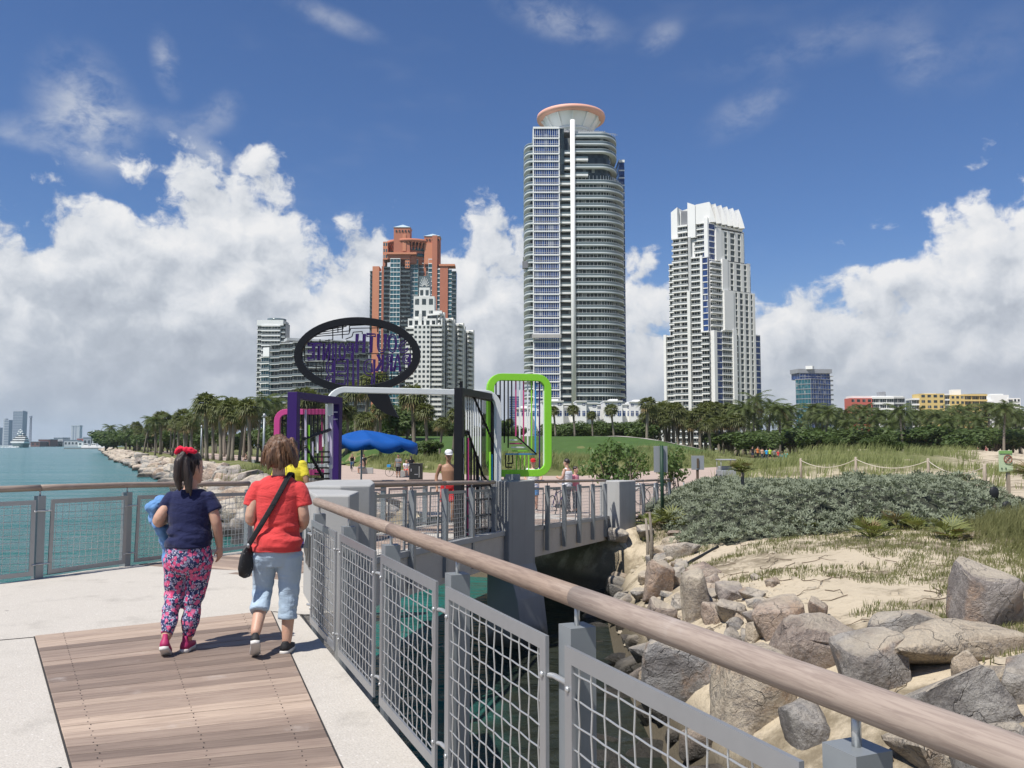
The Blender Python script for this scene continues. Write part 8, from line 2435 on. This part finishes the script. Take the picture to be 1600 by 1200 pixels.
st = belt([(0.10, 0.10, 1.28), (0.105, 0.05, 1.365), (0.10, -0.045, 1.365), (0.055, -0.118, 1.27), (-0.02, -0.152, 1.13), (-0.10, -0.158, 1.00), (-0.165, -0.150, 0.90), (-0.205, -0.135, 0.84)], 0.021, 0.0035)
o = st.build('strap', M_blk); put_under(o, bg_t)
c = MB(); cB = (-0.228, -0.11, 0.70)
prof = [(0.010, -0.115), (0.055, -0.10), (0.075, -0.05), (0.072, 0.03), (0.055, 0.09), (0.03, 0.125), (0.008, 0.14)]
c.lathe(prof, 20, (0, 0, 0), 0, True, 1.0, 0.42); v_ = [Lw(Vector(cB) + Matrix.Rotation(R(52), 3, 'Z') @ Matrix.Rotation(R(9), 3, 'Y') @ Vector(p)) for p in c.v]; c.v = [tuple(p) for p in v_]
def bag_mat():
    m, t, b_ = mk('patterned_bag'); co = coords(t); v = t.vor(co, 42.0); n = t.noise(co, 30.0, 3.0, 0.6)
    t.l.new(t.mix(t.m('MULTIPLY', t.step(v, 0.28, 0.20), t.step(n, 0.45, 0.6)), (0.012, 0.012, 0.014, 1), (0.20, 0.20, 0.19, 1)), b_.inputs['Base Color']); b_.inputs['Roughness'].default_value = 0.55; bump(t, b_, n, 0.3, 0.01); return m
put_under(c.build('pouch', bag_mat()), bg_t)
c = MB(); c.tube([Lw((-0.205, -0.135, 0.845)), Lw((-0.215, -0.128, 0.815))], 0.012, 8); put_under(c.build('buckle', M_steel, None), bg_t)

# ---- others on the bridge and the promenade
walk = dict(kneeL=(-0.10, 0.10, 0.48), ankL=(-0.10, -0.02, 0.12), kneeR=(0.10, 0.02, 0.47), ankR=(0.10, -0.16, 0.10))
stand = {}
def stand_at(px, Y, zf=None):
    x = at(px, 700, Y).x
    return (x, Y, (zf if zf is not None else deck_z(Y) + 0.012))
person('person in a yellow shirt walking ahead, half hidden by the woman in red', stand_at(455, 12.2), R(-10), 1.70, dict(elR=(0.26, -0.04, 1.10), wrR=(0.27, 0.12, 0.92)), M_skin2, M_hair_dk, M_yel, 0.5, M_denim, 0.95, vox=0.012, fat=1.08)
person('bare-chested man in a white cap and red shorts walking on the bridge towards the camera', stand_at(701, 20.8), R(180 + 12), 1.80, dict(elL=(-0.27, -0.03, 1.10), wrL=(-0.28, 0.06, 0.86), elR=(0.27, -0.05, 1.10), wrR=(0.27, 0.05, 0.86), **{k: v for k, v in walk.items()}), M_skin2, M_hair_dk, None, 0, M_redsh, 0.42, M_wtop, vox=0.012, fat=0.98)
person('stocky man in a white vest and dark trousers standing by the purple bicycle', stand_at(886, 28.3, pave_z(28.3)), R(60), 1.80, dict(elL=(-0.25, 0.06, 1.10), wrL=(-0.12, 0.26, 1.12), elR=(0.25, 0.06, 1.10), wrR=(0.12, 0.27, 1.10)), M_skin, M_hair_dk, M_wtop, 0.3, M_denim, 0.95, vox=0.014, fat=1.15, vest=True)
person('small child in pink held behind the man in the white vest', (at(899, 735, 28.7).x, 28.8, pave_z(28.8)), R(240), 1.55, None, M_skin, M_hair_dk, cloth('pink_cloth', (0.62, 0.22, 0.28)), 0.5, M_denim, 0.9, vox=0.016)
person('person in a red cap and white shirt facing the camera behind the green frame', stand_at(833, 30, pave_z(30)), R(180), 1.80, dict(elL=(-0.27, 0.05, 1.10), wrL=(-0.22, 0.25, 0.98), elR=(0.27, 0.05, 1.10), wrR=(0.22, 0.25, 0.98)), M_skin, M_hair_dk, M_wtop, 0.5, M_sky, 0.45, M_redsh, vox=0.015, fat=1.1)
sit = dict(hipL=(-0.09, 0, 0.56), hipR=(0.09, 0, 0.56), kneeL=(-0.11, 0.42, 0.54), kneeR=(0.11, 0.42, 0.54), ankL=(-0.11, 0.40, 0.085), ankR=(0.11, 0.46, 0.085), shL=(-0.185, 0.08, 1.04), shR=(0.185, 0.08, 1.04), elL=(-0.24, 0.20, 0.82), elR=(0.24, 0.20, 0.82), wrL=(-0.13, 0.40, 0.66), wrR=(0.13, 0.40, 0.66), head=(0, 0.14, 1.27))
ride = dict(hipL=(-0.09, -0.20, 0.92), hipR=(0.09, -0.20, 0.92), kneeL=(-0.11, 0.18, 0.78), kneeR=(0.11, 0.10, 0.62), ankL=(-0.11, -0.02, 0.48), ankR=(0.11, 0.0, 0.24), shL=(-0.18, 0.02, 1.40), shR=(0.18, 0.02, 1.40), elL=(-0.27, 0.18, 1.20), elR=(0.27, 0.18, 1.20), wrL=(-0.25, 0.34, 1.06), wrR=(0.25, 0.34, 1.06), head=(0, 0.10, 1.62))
person('woman in a black top riding a bicycle towards the umbrella', (at(551, 735, 84).x, 83.7, pave_z(84)), R(-90 - 80), 1.68, ride, M_skin, M_hair_dk, M_blk, 0.3, M_denim, 0.95, vox=0.02, vest=True)
person('bare-chested person seated on the concrete block under the umbrella', (at(568, 735, 76.6).x, 76.5, pave_z(77)), R(75), 1.75, sit, M_skin, M_hair_dk, None, 0, M_grytop, 0.5, M_wtop, vox=0.02)
person('person in black standing behind the umbrella pole', (at(567, 735, 80).x, 80.5, pave_z(80)), R(170), 1.72, None, M_skin2, M_hair_dk, M_blk, 0.5, M_blk, 0.9, vox=0.022)
person('man in a grey T-shirt and black shorts standing left of the black bin', (at(622.5, 735, 68).x, 68, pave_z(68)), R(165), 1.84, dict(elL=(-0.25, 0.08, 1.10), wrL=(-0.10, 0.26, 1.10)), M_skin2, M_hair_dk, M_grytop, 0.5, M_blk, 0.5, vox=0.02, fat=1.08)
person('dark-haired person in a white shirt sitting on the block by the bin', (at(634, 735, 69).x, 69.1, pave_z(69)), R(200), 1.75, sit, M_skin, M_hair_dk, M_wtop, 0.5, M_redsh, 0.45, vox=0.022)
person('long-haired person in black standing behind the bin', (at(641, 735, 70).x, 70.5, pave_z(70)), R(20), 1.70, None, M_skin, M_hair_dk, M_blk, 0.5, M_blk, 0.9, vox=0.022, longhair=True)
person('person sitting on the bench block in the left grove', (at(386, 715, 118).x, 118, pave_z(118)), R(100), 1.75, sit, M_skin, M_hair_dk, M_skin, 0.5, M_blk, 0.4, vox=0.03)
far = [(1222, 96, M_cyan, M_sky, 'person in a bright blue shirt walking alone on the path right of the crowd'), (1228, 112, M_mint, M_blk, 'person in a mint green shirt behind the one in bright blue'), (1176, 120, M_blk, M_denim, 'person in black at the left end of the crowd on the path'), (1184, 124, M_orange, M_blk, 'person in orange in the crowd on the path'),
       (1191, 122, M_skin, M_denim, 'person in a skin-toned top in the crowd on the path'), (1198, 125, M_cyan, M_denim, 'person in cyan in the middle of the crowd on the path'), (1203, 121, M_lime, M_blk, 'person in lime yellow in the middle of the crowd on the path'), (1210, 124, M_grytop, M_blk, 'person in grey in the crowd on the path'), (1216, 126, M_redtop, M_denim, 'person in red at the right of the crowd on the path')]
for (px, Y, a, b_, lab) in far:
    x = at(px, 715, Y).x; person(lab, (x, Y, max(gz(x, Y), pave_z(Y)) + 0.01), R(random.choice((0, 180)) + random.uniform(-30, 30)), random.uniform(1.62, 1.8), None, M_skin, M_hair_dk, a, 0.5, b_, random.choice((0.5, 0.95)), vox=0.032)
for (px, Y, a, lab) in ((1528, 112, M_blk, 'dark figure walking behind the dune grass, the left of two'), (1541, 110, cloth('maroon_cloth', (0.20, 0.05, 0.05)), 'figure in maroon walking behind the dune grass, the right of two')):
    x = at(px, 700, Y).x; person(lab, (x, Y, gz(x, Y) - 0.05), R(90), 1.7, walk, M_skin2, M_hair_dk, a, 0.5, M_blk, 0.9, vox=0.032)
bake_all()

# ------------------------------------------------------------------ the air between the pier and the far shore
mb = MB(); mb.b2(-9200, 9200, -9200, 9200, -6.5, 190.0)
hz = mb.build('haze', None); hz['kind'] = 'stuff'
m = bpy.data.materials.new('sea_air'); m.use_nodes = True
t = NT(m.node_tree)
for nd in list(t.n): t.n.remove(nd)
o = t.n.new('ShaderNodeOutputMaterial'); pv = t.n.new('ShaderNodeVolumePrincipled')
pv.inputs['Color'].default_value = (0.80, 0.88, 1.0, 1.0); pv.inputs['Density'].default_value = 0.00007; pv.inputs['Anisotropy'].default_value = 0.2
t.l.new(pv.outputs[0], o.inputs['Volume'])
hz.data.materials.append(m)
